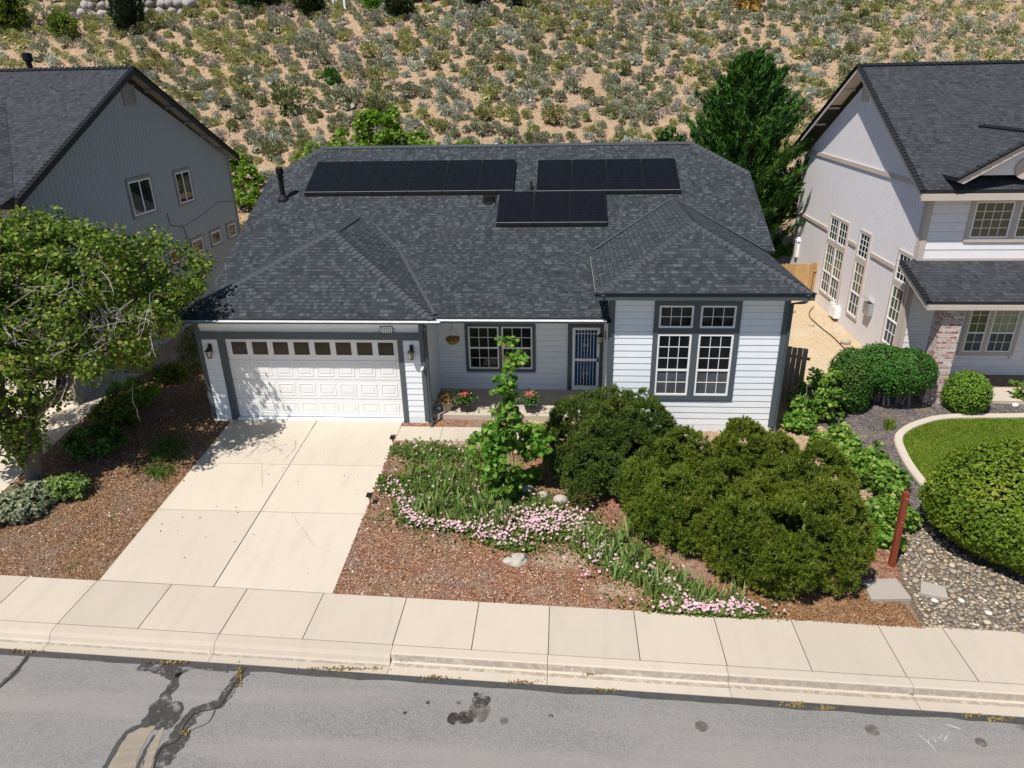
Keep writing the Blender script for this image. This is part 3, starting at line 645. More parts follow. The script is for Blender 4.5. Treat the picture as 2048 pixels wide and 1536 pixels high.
def frame(bb, F, a0, a1, b0, b1, w, c0, c1, wb=None, wt=None):
    wb = w if wb is None else wb; wt = w if wt is None else wt
    bb.box((a0, c0, b0), (a0 + w, c1, b1), F); bb.box((a1 - w, c0, b0), (a1, c1, b1), F)
    bb.box((a0 + w, c0, b1 - wt), (a1 - w, c1, b1), F); bb.box((a0 + w, c0, b0), (a1 - w, c1, b0 + wb), F)
def window(parent, F, units, trim, trimw, sash=.045, label=None, c=.016, mtn=.016, tm=None):
    """units: list of (a0,a1,b0,b1,cols,rows,rail,glass_top,glass_bottom) inside one trim; rail=height share of the lower sash"""
    A0 = min(u[0] for u in units); A1 = max(u[1] for u in units); B0 = min(u[2] for u in units); B1 = max(u[3] for u in units)
    bb = MB(); w_ = trimw
    bb.box((A0 - w_, c - .03, B0 - w_), (A0, c + .032, B1 + w_), F); bb.box((A1, c - .03, B0 - w_), (A1 + w_, c + .032, B1 + w_), F)
    bb.box((A0, c - .03, B1), (A1, c + .032, B1 + w_), F); bb.box((A0, c - .03, B0 - w_), (A1, c + .036, B0), F)
    cols = sorted(set((round(u[0], 3), round(u[1], 3)) for u in units)); rows = sorted(set((round(u[2], 3), round(u[3], 3)) for u in units))
    for i in range(len(cols) - 1): bb.box((cols[i][1], c - .03, B0), (cols[i + 1][0], c + .028, B1), F)
    for i in range(len(rows) - 1):
        for (q0, q1) in cols: bb.box((q0, c - .03, rows[i][1]), (q1, c + .028, rows[i + 1][0]), F)
    win = bb.build('window', trim, parent)
    if label: win['label'] = label
    for (a0, a1, b0, b1, nc, nr, rail, g1, g2) in units:
        sb = MB(); s = sash; frame(sb, F, a0, a1, b0, b1, s, c - .03, c + .022)
        m = b0 + (b1 - b0) * rail if rail else None
        if m: sb.box((a0 + s, c - .03, m - .025), (a1 - s, c + .026, m + .025), F)
        segs = [(b0 + s, b1 - s, nr)] if not m else [(b0 + s, m - .025, nr[0]), (m + .025, b1 - s, nr[1])]
        for k in range(1, nc):
            x = a0 + s + (a1 - a0 - 2 * s) * k / nc
            for (z0_, z1_, _) in segs: sb.box((x - mtn / 2, c - .01, z0_), (x + mtn / 2, c + .008, z1_), F)
        for (z0_, z1_, r_) in segs:
            for k in range(1, r_):
                z = z0_ + (z1_ - z0_) * k / r_
                xs_ = [a0 + s + (a1 - a0 - 2 * s) * q / nc for q in range(nc + 1)]
                for q in range(nc): sb.box((xs_[q] + mtn / 2, c - .01, z - mtn / 2), (xs_[q + 1] - mtn / 2, c + .008, z + mtn / 2), F)
        sb.build('sash', M['vinyl'], win)
        for k, (z0_, z1_, _) in enumerate(segs):
            g = g2 if (m and k == 0) else g1
            pb = MB(); pb.box((a0 + s - .005, c - .012, z0_ - .005), (a1 - s + .005, c - .006, z1_ + .005), F); pb.build('pane', g, win)
    return win
def roofplane(bb, pts, e0, e1, th=.09):
    """a roof slope: top face with uv in metres (u along the eave e0->e1, v up the slope), underside and edges"""
    e0, e1 = Vector(e0), Vector(e1); u = (e1 - e0).normalized(); P = [Vector(p) for p in pts]
    nrm = Vector((0, 0, 0))
    for i in range(len(P)): nrm += (P[i] - P[0]).cross(P[(i + 1) % len(P)] - P[0])
    nrm.normalize()
    if nrm.z < 0: P = P[::-1]; nrm = -nrm
    vv = nrm.cross(u);
    if vv.z < 0: vv = -vv
    uv = [((p - e0).dot(u) + 50, (p - e0).dot(vv) + 14.5) for p in P]
    bb.cur = 0; bb.face(P, uv); d = Vector((0, 0, -th)); n = len(P); bb.cur = 1
    bb.face([p + d for p in P][::-1])
    for i in range(n): a_, b_ = P[i], P[(i + 1) % n]; bb.face([a_, a_ + d, b_ + d, b_])
    bb.cur = 0
def caps(bb, a_, b_, w=.19, step=.19, lift=.012):
    """overlapping ridge or hip cap shingles from low end a_ to high end b_"""
    a_, b_ = Vector(a_), Vector(b_); d = b_ - a_; n = max(1, int(d.length / step)); d.normalize(); s_ = Vector((d.y, -d.x, 0)).normalized(); up = s_.cross(d)
    if up.z < 0: up = -up
    L = (b_ - a_).length / n
    for i in range(n):
        p = a_ + d * (i * L); q = p + d * (L * 1.25)
        e = up * (lift + .022); f = up * lift * .4; dr = Vector((0, 0, -w * .42))
        A = [p + e, p + e + s_ * w + dr, p + e - s_ * w + dr]; B = [q + f, q + f + s_ * w + dr, q + f - s_ * w + dr]
        bb.poly(A + B + [x - up * .02 for x in A], [(0, 1, 4, 3), (2, 0, 3, 5), (0, 6, 7, 1), (2, 8, 6, 0)])
def gutter(path, parent, side=1, down=.02, wd=.15, mats=None):
    """open gutter following path (top edge of fascia); side = outward to the right of the direction of travel"""
    mo, mi_ = mats or (M['trim_dark'], M['gutter_in'])
    P = [Vector(p) for p in path]; n = len(P)
    def rib(prof):
        bb = MB(); k = len(prof)
        for i, p in enumerate(P):
            d1 = (P[i] - P[i - 1]).normalized() if i > 0 else None; d2 = (P[i + 1] - P[i]).normalized() if i < n - 1 else None
            if d1 is None: d1 = d2
            if d2 is None: d2 = d1
            s1 = Vector((d1.y, -d1.x, 0)); s2 = Vector((d2.y, -d2.x, 0)); s_ = (s1 + s2); s_ = s_ / max(.3, s_.dot(s1))
            for a_, z in prof: bb.v.append(tuple(p + s_ * a_ * side + Vector((0, 0, z))))
        for i in range(n - 1):
            for j in range(k - 1): bb.f.append((i * k + j, i * k + j + 1, (i + 1) * k + j + 1, (i + 1) * k + j)); bb.uv.append(None); bb.mi.append(0)
        for i in (0, n - 1): bb.f.append(tuple(i * k + j for j in range(k))); bb.uv.append(None); bb.mi.append(0)
        return bb
    g = rib([(-.02, -.03), (.0, -down - .05), (wd * .8, -down - .05), (wd, -.05), (wd + .012, -.02), (wd - .008, -.02), (wd - .016, -.06), (.0, -.07)]).build('gutter', mo, parent)
    l = MB(); k = rib([(-.005, .0), (wd - .004, -.014), (wd - .004, -.018), (-.005, -.012)]); k.build('gutter_lining', mi_, g)
    return g
def downspout(parent, pts, r=.04, mat=None):
    bb = MB()
    bb.tube(pts, r, 6); return bb.build('downspout', mat or M['trim_dark'], parent)
# ================================================================== MAIN HOUSE
H = empty('house', (7.2, 6, 0), 'single storey white house with slate trim, garage and solar panels in the centre', 'house')
WM, TG = M['white_sid'], M['trim_grey']
# roof
mz = lambda y: 4.03 + .45 * (y - 3.8)
rb = MB(); yr = 9.8; zr = mz(yr); yj = 7.85
XL, XR = -1.25, 15.9
P = [(XL, 1.95, mz(1.95)), (4.6, 1.95, mz(1.95)), (4.6, 3.8, mz(3.8)), (XR, 3.8, mz(3.8)), (XR, yj, mz(yj)), (14.15, yr, zr), (.25, yr, zr), (XL, yj, mz(yj))]
roofplane(rb, P, (0, 1.95, 0), (1, 1.95, 0))
yb = 2 * yr; bz = lambda y: mz(yb - y)
roofplane(rb, [(XL, yb - yj, bz(yb - yj)), (.25, yr, zr), (14.15, yr, zr), (XR, yb - yj, bz(yb - yj)), (XR, 17, bz(17)), (XL, 17, bz(17))], (0, 17, 0), (1, 17, 0))
roofplane(rb, [(XL, yj, mz(yj)), (.25, yr, zr), (XL, yb - yj, mz(yj))], (XL, 0, 0), (XL, 1, 0))
roofplane(rb, [(XR, yj, mz(yj)), (14.15, yr, zr), (XR, yb - yj, mz(yj))], (XR, 0, 0), (XR, 1, 0))
EY = -.35
roofplane(rb, [(2.9, EY, 3.2), (10.72, EY, 3.2), (10.72, .6, 3.2 + .2 * .95), (13, .6, 3.39), (13, 3.8, 4.035), (2.9, 3.8, 4.035)], (0, EY, 3.2), (1, EY, 3.2))
GA, GB = (2.45, 3.15, 4.879), (2.45, 6.2, 4.879)
GE = -.5
roofplane(rb, [(-1.2, GE, 3.2), (6.1, GE, 3.2), GA], (0, GE, 3.2), (1, GE, 3.2))
roofplane(rb, [(6.1, GE, 3.2), GA, GB, (4.3, 4.0, 4.03), (6.1, 4.0, 3.2)], (6.1, 0, 3.2), (6.1, 1, 3.2))
roofplane(rb, [(-1.2, GE, 3.2), GA, GB, (-1.2, 1.97, 3.2)], (-1.2, 0, 3.2), (-1.2, 1, 3.2))
WA, WB = (13.08, 2.3, 5.2), (13.12, 6.45, 5.225)
WE, WZ, WX0, WX1 = -.78, 4.0, 10.28, 15.65
roofplane(rb, [(WX0, WE, WZ), (WX1, WE, WZ), WA], (0, WE, WZ), (1, WE, WZ))
roofplane(rb, [(WX0, WE, WZ), WA, WB, (WX0, 3.78, WZ)], (WX0, 0, WZ), (WX0, 1, WZ))
roofplane(rb, [(WX1, WE, WZ), WA, WB, (WX1, 3.78, WZ)], (WX1, 0, WZ), (WX1, 1, WZ))
roof = rb.build('roof', [M['shingle'], M['fascia_black']], H)
cb = MB()
for a_, b_ in (((-1.15, GE + .05, 3.22), GA), ((6.05, GE + .05, 3.22), GA), (GA, GB), ((WX0 + .05, WE + .05, WZ + .02), WA), ((WX1 - .05, WE + .05, WZ + .02), WA), (WA, WB), ((.25, yr, zr), (14.15, yr, zr)), ((XL, yj, mz(yj)), (.25, yr, zr)), ((XR, yj, mz(yj)), (14.15, yr, zr))):
    cb = MB(); caps(cb, a_, b_); cb.build('ridge_cap', M['shingle_cap'], roof)
# valley flashings
vb = MB()
def vstrip(bb, pts, w=.06, up=.02):
    P = [Vector(p) + Vector((0, 0, up)) for p in pts]
    for i in range(len(P) - 1):
        d = (P[i + 1] - P[i]).normalized(); s_ = Vector((d.y, -d.x, 0)).normalized() * w
        bb.face([P[i] - s_, P[i] + s_, P[i + 1] + s_, P[i + 1] - s_])
gv = lambda x: 3.2 + .46 * (6.1 - x)
vstrip(vb, [(2.5, 6.1, 5.0), (3.75, 4.5, 4.32), (4.27, 3.86, 4.06), (6.05, -.2, 3.235)], .05, .05)
vstrip(vb, [(10.35, 3.78, 4.05), (13.08, 6.42, 5.22)], .05, .03); vstrip(vb, [(15.6, 3.80, 4.05), (13.14, 6.42, 5.22)], .05, .03)
vb.build('valley_flashing', M['shingle_cap'], roof)
# pipes and vents
def pipe(px, h, r, name='flue_pipe', cap=True, mat='black'):
    r_ = ray(*px); t_ = (4.03 + .45 * (C_[1] - 3.8) - C_[2]) / (r_[2] - .45 * r_[1]); p = Vector(C_ + r_ * t_)
    bb = MB(); bb.lathe(p - Vector((0, 0, .1)), [(r * 2.6, 0), (r * 2.4, .1), (r * 1.3, .22), (r, .24), (r, h)], 14)
    if cap: bb.lathe(p + Vector((0, 0, h - .22)), [(r * 1.15, 0), (r * 1.55, .02), (r * 1.55, .2), (r * 1.3, .24), (.01, .25)], 14); bb.lathe(p + Vector((0, 0, h - .3)), [(r * 1.6, 0), (r * 1.6, .02)], 14)
    return bb.build(name, M[mat], roof, smooth=False)
pipe((567, 398), 1.05, .085)
pipe((1063, 378), .36, .03, 'plumbing_vent', False)
r_ = ray(978, 406); t_ = (4.03 + .45 * (C_[1] - 3.8) - C_[2]) / (r_[2] - .45 * r_[1]); p = Vector(C_ + r_ * t_)
bb = MB(); bb.box((p.x - .15, p.y, p.z - .05), (p.x + .15, p.y + .3, p.z + .2)); bb.poly([(p.x - .24, p.y - .1, p.z - .02), (p.x + .24, p.y - .1, p.z - .02), (p.x + .24, p.y + .42, p.z + .21), (p.x - .24, p.y + .42, p.z + .21)], [(0, 1, 2, 3)])
vt = bb.build('roof_vent', M['black'], roof); bb = MB(); bb.box((p.x - .2, p.y - .14, p.z - .045), (p.x - .16, p.y - .04, p.z - .01)); bb.box((p.x + .16, p.y - .14, p.z - .045), (p.x + .2, p.y - .04, p.z - .01)); bb.build('vent_clip', M['galv'], vt)
# soffits and fascia
sb = MB()
sb.box((-1.15, GE + .04, 3.08), (6.05, .0, 3.105)); sb.box((-1.15, 0, 3.08), (-.79, 2.0, 3.105))
sb.box((5.68, EY + .05, 3.115), (10.69, 2.1, 3.14))
sb.box((WX0 + .05, WE + .04, 3.83), (WX1 - .05, -.26, 3.87)); sb.box((15.24, -.26, 3.83), (WX1 - .05, 3.8, 3.87)); sb.box((WX0 + .05, -.26, 3.835), (10.69, 3.6, 3.87))
sb.build('soffit', M['white_sid'], H)
fb = MB()
fb.box((-1.2, GE + .0, 3.09), (6.1, GE + .03, 3.19)); fb.box((6.07, GE + .03, 3.09), (6.1, EY, 3.19)); fb.box((6.1, EY, 3.09), (10.69, EY + .03, 3.19)); fb.box((-1.2, GE + .03, 3.09), (-1.17, 2.0, 3.19))
fb.box((WX0, WE, 3.84), (WX1, WE + .03, 3.99)); fb.box((WX0, WE + .03, 3.84), (WX0 + .03, 3.7, 3.99)); fb.box((WX1 - .03, WE + .03, 3.84), (WX1, 3.8, 3.99))
fb.build('fascia', M['trim_dark'], H)
gutter([(-1.24, GE, 3.2), (6.1, GE, 3.2), (6.1, EY, 3.2), (10.60, EY, 3.2)], H)
gutter([(WX0, 3.3, WZ), (WX0, WE, WZ), (WX1, WE, WZ)], H, -1)
db = MB(); db.box((-1.2, GE - .03, 3.205), (6.13, GE + .05, 3.225)); db.box((6.13, EY - .03, 3.205), (10.7, EY + .05, 3.225)); db.box((WX0 - .02, WE - .03, WZ + .005), (WX1 + .02, WE + .05, WZ + .025)); db.build('drip_edge', M['fascia_black'], H)
downspout(H, [(5.85, GE - .06, 3.06), (5.85, GE - .04, 2.98), (5.74, -.07, 2.75), (5.74, -.07, .15), (5.76, -.14, .0), (5.78, -.32, -.06)], .042)
downspout(H, [(15.45, WE - .06, 3.85), (15.42, WE + .05, 3.78), (15.29, -.3, 3.62), (15.29, -.3, .12), (15.29, -.36, .0), (15.3, -.55, -.06)], .042)
# walls
HB, HT = .18, .20
wb_ = MB(); F0 = Fy(0)
laps(wb_, F0, -.77, 5.65, .12, 3.09, HB, [(-.2, 5.07, 0, 2.5), (-.9, 5.8, 2.5, 2.68)])
laps(wb_, Fx(5.65, 1), 0, 2.1, .05, 3.12, HB)
laps(wb_, Fy(2.1), 5.66, 10.70, .1, 3.12, HB, [(6.5, 8.65, .7, 2.22), (9.62, 10.75, -1, 2.2)])
laps(wb_, Fx(10.70, -1), -.25, 2.1, .05, 3.9, HB)
FW = Fy(-.25)
laps(wb_, FW, 10.70, 15.23, .14, 3.85, HB, [(11.85, 14.02, .92, 3.66)])
laps(wb_, Fx(15.23, 1), -.25, 16.8, .0, 3.4, HB); laps(wb_, Fx(-.77, -1), 0, 16.8, .0, 3.05, HB)
# backing so no light passes
wallpoly(wb_, Fx(15.20, 1), [(-.23, -.3), (16.5, -.3), (16.5, 3.2), (11.8, mz(7.8) - .2), (7.8, mz(7.8) - .2), (4.0, mz(4.0) - .12), (3.8, 3.82), (-.23, 3.82)], .1)
wallpoly(wb_, Fx(-.75, -1), [(.05, -.3), (16.5, -.3), (16.5, 3.1), (11.8, mz(7.8) - .2), (7.8, mz(7.8) - .2), (3.3, mz(3.3) - .2), (2, 3.0), (.05, 3.0)], .1)
wb_.box((-.7, .035, 2.45), (5.6, .12, 3.07)); wb_.box((-.76, .035, -.3), (-.2, .12, 2.45)); wb_.box((5.07, .035, -.3), (5.63, .12, 2.45)); wb_.box((5.5, .13, -.3), (5.615, 2.3, 3.07))
wb_.box((5.64, 2.14, -.3), (10.69, 2.25, 3.11)); wb_.box((10.735, -.2, -.3), (10.82, 2.13, 3.85)); wb_.box((10.83, -.215, -.3), (15.09, -.12, 3.8))
wb_.box((-.6, 16.5, -.3), (15.1, 16.6, 3.0)); wb_.box((10.72, 2.13, 3.3), (10.78, 3.7, 3.9))
wb_.build('wall', WM, H)
for q0, q1 in (((10.72, -.262, -.4), (15.2, -.13, .135)), ((-.75, -.02, -.4), (-.21, .034, .11)), ((5.08, -.02, -.4), (5.63, .034, .11))): fd = MB(); fd.box(q0, q1); fd.build('foundation', M['white_sid'], H)
# corner boards, header and door casing
c_ = .035
def boxes(name, mat, parent, L, F=None):
    for q0, q1 in L: p = MB(); p.box(q0, q1, F); p.build(name, mat, parent)
boxes('corner_trim', TG, H, [((-.79, 0, .0), (-.66, c_, 2.48)), ((-.79, 0, 2.68), (-.66, c_, 3.08)), ((5.54, 0, .0), (5.67, c_, 2.48)), ((5.54, 0, 2.68), (5.67, c_, 3.08))], F0)
boxes('header_trim', TG, H, [((-.79, 0, 2.48), (5.66, c_ + .006, 2.68))], F0)
boxes('corner_trim', TG, H, [((5.672, .0, .02), (5.69, .12, 3.0)), ((10.665, -.25, 0), (10.684, -.10, 3.83)), ((15.25, -.25, 0), (15.27, -.1, 3.8))])
boxes('door_casing', TG, H, [((-.2, -.12, -.02), (-.02, .025, 2.48)), ((4.92, -.12, -.05), (5.07, .025, 2.48))], F0)
boxes('corner_trim', TG, H, [((10.685, -.02, .14), (10.82, c_, 3.83)), ((15.11, -.02, .1), (15.25, c_, 3.83))], FW)
# garage door
GD = lambda a, c, b: (a, .11 - c, b)
g = MB(); g.box((-.02, -.03, 0), (4.92, 0, 2.46), GD)
sec = [(.05, .60), (.63, 1.20), (1.23, 1.80), (1.86, 2.44)]
for (z0_, z1_) in sec: g.box((-.015, 0, z0_), (4.915, .02, z1_), GD)
for r in range(3):
    z0_, z1_ = sec[r]
    for k in range(8):
        x0 = .10 + k * .6; x1 = x0 + .50
        a0, a1, c0, c1 = x0, x1, z0_ + .09, z1_ - .09
        for (i0, d0, i1, d1) in ((0, .019, .018, .031), (.018, .031, .035, .031), (.035, .031, .055, .0215), (.075, .0205, .10, .030)):
            A = [(a0 + i0, d0, c0 + i0), (a1 - i0, d0, c0 + i0), (a1 - i0, d0, c1 - i0), (a0 + i0, d0, c1 - i0)]; Bq = [(a0 + i1, d1, c0 + i1), (a1 - i1, d1, c0 + i1), (a1 - i1, d1, c1 - i1), (a0 + i1, d1, c1 - i1)]
            e = .0
            g.poly([GD(p[0], p[1] + e, p[2]) for p in A] + [GD(p[0], p[1] + e, p[2]) for p in Bq], [(0, 1, 5, 4), (1, 2, 6, 5), (2, 3, 7, 6), (3, 0, 4, 7)])
        g.poly([GD(p[0], .030, p[2]) for p in ((a0 + .10, 0, c0 + .10), (a1 - .10, 0, c0 + .10), (a1 - .10, 0, c1 - .10), (a0 + .10, 0, c1 - .10))], [(0, 1, 2, 3)])
gd = g.build('garage_door', M['door_white'], H); gd['label'] = 'white panelled garage door with a row of eight windows'
for k in range(8):
    x0 = .11 + k * .6; p = MB(); p.box((x0 + .03, .021, 1.98), (x0 + .47, .024, 2.36), GD); pn = p.build('pane', M['glass_brown'], gd)
    p = MB(); frame(p, GD, x0, x0 + .5, 1.95, 2.39, .03, .02, .032); p.build('window_frame', M['door_white'], gd)
p = MB(); p.box((.60, .02, .78), (.625, .05, .81), GD); p.box((.60, .045, .775), (.70, .06, .80), GD); p.build('handle', M['galv'], gd)
p = MB(); p.box((-.02, .06, -.06), (4.92, .2, .02), lambda a, c, b: (a, .05 - c + .1, b)); p.build('garage_sill', M['white_sid'], H)
# porch
pb = MB(); pb.box((5.69, .22, -.35), (10.66, 2.09, .1)); pb.build('porch_slab', M['concrete_walk'], H, bevel=.012)
DK = M['glass']
window(H, Fy(2.1), [(6.60, 7.53, .79, 2.16, 3, (2, 2), .5, DK, DK), (7.62, 8.55, .79, 2.16, 3, (2, 2), .5, DK, DK)], TG, .1, label='white framed double window behind the porch')
window(H, FW, [(11.96, 12.84, 2.95, 3.56, 3, 2, None, DK, DK), (13.02, 13.92, 2.95, 3.56, 3, 2, None, DK, DK), (11.96, 12.84, 1.02, 2.78, 3, (2, 3), .42, DK, M['screen']), (13.02, 13.92, 1.02, 2.78, 3, (2, 3), .42, DK, M['screen'])], TG, .13, .05, label='tall four part window with white grilles')
# front door behind the security screen door
FD = Fy(2.1)
p = MB(); p.box((9.62, 0, .1), (9.74, .05, 2.24), FD); p.box((10.60, 0, .1), (10.70, .05, 2.24), FD); p.box((9.74, 0, 2.16), (10.60, .05, 2.24), FD); p.build('door_casing', TG, H)
t = NT('blue_door'); t.col(t.ramp(t.noise(t.gcoord(), 2, 2), [(.3, (.004, .052, .13)), (.7, (.007, .078, .18))])); t.rough(.6, .15); M['blue'] = t.m
dr = MB(); dr.box((9.75, 0, .12), (10.59, .02, 2.15), FD)
for (q0, q1) in ((.25, .95), (1.15, 1.95)): dr.box((9.87, .02, q0), (10.47, .026, q1), FD)
door = dr.build('front_door', M['blue'], H); door['label'] = 'blue front door'
sd = MB(); frame(sd, FD, 9.76, 10.58, .12, 2.15, .085, .045, .075, .14, .07); sd.box((9.845, .045, 1.08), (10.495, .075, 1.16), FD)
for k in range(1, 7):
    x = 9.845 + .65 * k / 7
    for (q0, q1) in ((.26, 1.08), (1.16, 2.08)): sd.box((x - .007, .052, q0), (x + .007, .068, q1), FD)
sd.box((9.845, .050, 1.95), (10.495, .066, 1.965), FD)
for cz in (.68, 1.60):   # scroll ornaments
    cx = 10.17
    for sx in (-1, 1):
        for sz in (-1, 1):
            for (r0, dx, dz) in ((.045, .05, .05), (.035, .045, .17)):
                pts = [FD(cx + sx * (dx + (r0 * (1 - k / 14)) * math.cos(k / 14 * 5 - 1.6)), .072, cz + sz * (dz + (r0 * (1 - k / 14)) * math.sin(k / 14 * 5 - 1.6))) for k in range(13)]
                sd.tube(pts, .006, 5)
    pts = [FD(cx + .02 * math.cos(a_), .072, cz + .02 * math.sin(a_)) for a_ in np.linspace(0, 6.28, 9)]; sd.tube(pts, .006, 5)
sdo = sd.build('security_door', M['vinyl'], H); sdo['label'] = 'white barred security screen door with scroll ornaments'
p = MB(); p.box((10.52, .075, 1.06), (10.55, .10, 1.22), FD); p.box((10.49, .10, 1.12), (10.55, .12, 1.14), FD); p.build('handle', M['black'], sdo)
p = MB(); p.box((5.95 + .25, .01, .35), (6.32, .022, .47), FD); p.build('outlet_cover', M['white_sid'], H)
# lanterns
def lantern(x, y, z, label, F=None):
    F = F or Fy(y); e = empty('wall_lantern', (x, y, z), label, 'lantern', 'wall lanterns on the white house')
    p = MB(); p.box((x - .05, 0, z - .02), (x + .05, .02, z + .22), F); p.tube([F(x, .02, z + .15), F(x, .09, z + .19), F(x, .14, z + .14)], .011, 6); p.build('bracket', M['bronze'], e)
    c = Vector(F(x, .14, z)); p = MB(); p.lathe(c + Vector((0, 0, .05)), [(.11, 0), (.085, .025), (.03, .075), (.012, .10), (.005, .12)], 6); p.build('lamp_cap', M['bronze'], e)
    p = MB()
    for k in range(6):
        a_ = 2 * math.pi * (k + .5) / 6; q = Vector((math.cos(a_), math.sin(a_), 0)); p.tube([c + q * .088 + Vector((0, 0, .05)), c + q * .060 + Vector((0, 0, -.15))], .006, 4)
    p.lathe(c + Vector((0, 0, -.18)), [(.02, 0), (.065, .02), (.065, .035)], 6); p.build('cage', M['bronze'], e)
    p = MB(); p.lathe(c + Vector((0, 0, -.14)), [(.052, 0), (.078, .185)], 6); p.build('lamp_glass', glass_l, e)
t = NT('seeded_glass'); t.col((.42, .38, .30)); t.rough(.15); glass_l = t.m
lantern(-.43, -.02, 2.12, 'dark lantern in tree shade at the far left of the garage front')
lantern(5.31, -.02, 2.12, 'dark lantern on the sunlit pier right of the garage door')
lantern(10.60, 1.0, 2.2, 'dark lantern on the wing wall beside the blue front door', lambda a, c, b: (10.68 - c, 1.0 + (a - 10.60), b))
# house number
e = empty('house_number_sign', (4.65, -.05, 2.73), 'small white number sign reading 3101 above the garage door', 'sign')
p = MB(); p.box((4.49, .03, 2.69), (4.82, .045, 2.86), F0); p.build('sign_plate', M['vinyl'], e)
p = MB(); frame(p, F0, 4.48, 4.83, 2.68, 2.87, .012, .03, .05); p.build('sign_frame', M['black'], e)
G7 = {'3': ['11110', '00001', '00001', '01110', '00001', '00001', '11110'], '1': ['00100', '01100', '00100', '00100', '00100', '00100', '01110'], '0': ['01110', '10001', '10001', '10001', '10001', '10001', '01110']}
p = MB()
for i, ch in enumerate('3101'):
    for r, row in enumerate(G7[ch]):
        for c2, v_ in enumerate(row):
            if v_ == '1': p.box((4.508 + i * .078 + c2 * .0125, .045, 2.838 - r * .0185 - .0185), (4.508 + i * .078 + (c2 + 1) * .0125, .049, 2.838 - r * .0185), F0)
p.build('numerals', M['black'], e)
# security camera by the pier
p = MB(); p.box((5.56, .04, 1.62), (5.62, .10, 1.70), F0); p.lathe(F0(5.59, .13, 1.66), [(.03, -.03), (.035, 0), (.02, .03)], 8); o = p.build('security_camera', M['vinyl']); tag(o, 'little white camera on the corner board right of the garage', 'camera')
# solar panels
def plp(px, py, up=.14):
    r_ = ray(px, py); t_ = (4.03 + up + .45 * (C_[1] - 3.8) - C_[2]) / (r_[2] - .45 * r_[1]); p = C_ + r_ * t_; return Vector(p)
t = NT('solar_cells'); uv = t.coord('UV'); b_ = t.n('ShaderNodeTexBrick'); t.l(uv, b_.inputs['Vector']); b_.offset = 0; b_.inputs['Scale'].default_value = 1; b_.inputs['Brick Width'].default_value = 1 / 6; b_.inputs['Row Height'].default_value = 1 / 12; b_.inputs['Mortar Size'].default_value = .003
b_.inputs['Color1'].default_value = (.0045, .0048, .0060, 1); b_.inputs['Color2'].default_value = (.0065, .0070, .0090, 1); b_.inputs['Mortar'].default_value = (.013, .013, .016, 1)
t.col(b_.outputs['Color']); t.rough(.3, .2); M['pv'] = t.m
def panels(n, x0, x1, ytop, ybot, row):
    w_ = (x1 - x0) / n; pz = lambda y: 4.03 + .14 + .45 * (y - 3.8)
    for i in range(n):
        a0, a1 = x0 + i * w_ + .008, x0 + (i + 1) * w_ - .008
        ordn = ['leftmost', 'second from left', 'third from left', 'fourth from left', 'fifth from left', 'rightmost'] if n == 6 else (['leftmost', 'second from left', 'third from left', 'rightmost'] if n == 4 else ['left', 'middle', 'right'])
        e = bpy.data.objects.new('solar_panel', None); COL.objects.link(e); e.parent = H; e.location = Vector(((a0 + a1) / 2, ybot, pz(ybot))) - H.location; e['label'] = '%s black solar panel in the %s' % (ordn[i], row)
        FF = lambda a, c, b: (a, b, pz(b) + c)
        p = MB(); frame(p, FF, a0, a1, ybot, ytop, .022, -.035, .005); p.box((a0 + .022, -.03, ybot + .022), (a1 - .022, -.012, ytop - .022), FF); p.build('panel_frame', M['black'], e)
        p = MB(); p.face([FF(a0 + .02, .001, ybot + .02), FF(a1 - .02, .001, ybot + .02), FF(a1 - .02, .001, ytop - .02), FF(a0 + .02, .001, ytop - .02)], [(0, 0), (1, 0), (1, 1), (0, 1)]); p.build('cells', M['pv'], e)
        p = MB()
        for yy in (ybot + .35, ytop - .35): p.box((a0 + .002, -.13, yy - .03), (a1 - .002, -.036, yy + .03), FF)
        p.build('mounting_rail', M['black'], e)
        p = MB(); p.box((a0, -.11, ybot - .012), (a1, -.034, ybot + .004), FF); p.build('skirt', M['black'], e); p = MB(); p.box((a0, .0055, ybot), (a1, .009, ybot + .016), FF); p.build('metal_edge', M['galv'], e)
q = [plp(633, 322), plp(1031, 321), plp(1027, 383), plp(612, 383)]
panels(6, (q[0].x + q[3].x) / 2, (q[1].x + q[2].x) / 2, (q[0].y + q[1].y) / 2, (q[2].y + q[3].y) / 2, 'row of six left of the pipes')
q = [plp(1077, 319), plp(1353, 318), plp(1360, 381), plp(1071, 381)]
panels(4, (q[0].x + q[3].x) / 2, (q[1].x + q[2].x) / 2, (q[0].y + q[1].y) / 2, (q[2].y + q[3].y) / 2, 'upper right row of four')
yt = (q[2].y + q[3].y) / 2 - .02; q = [plp(991, 446), plp(1215, 447)]
panels(3, q[0].x + .01, q[1].x, yt, q[0].y, 'lower row of three')
# ================================================================== RIGHT HOUSE
RH = empty('house', (24, 8, .3), 'two storey lilac white house with beige trim and brick porch pillar on the right', 'house')
RX = 19.7; FR = Fx(RX, -1); TR = M['trim_right']; RZ = .3
ez, pz_, ry = 6.0, 9.22, 8.55; fy, by = 3.0, 14.2
wall = MB(); wallpoly(wall, FR, [(fy, RZ - .4), (by, RZ - .4), (by, 5.75), (ry, pz_ - .42), (fy, 5.8)], .15); wall.build('side_wall', M['t111_right'], RH)
rb = MB(); ex = 19.22; sl_ = (pz_ - ez) / (ry - 2.45)
roofplane(rb, [(ex, 2.45, ez), (45, 2.45, ez), (45, ry, pz_), (ex, ry, pz_)], (0, 2.45, ez), (1, 2.45, ez), .12)
roofplane(rb, [(ex, 14.6, ez), (45, 14.6, ez), (45, ry, pz_), (ex, ry, pz_)], (0, 14.6, ez), (1, 14.6, ez), .12)
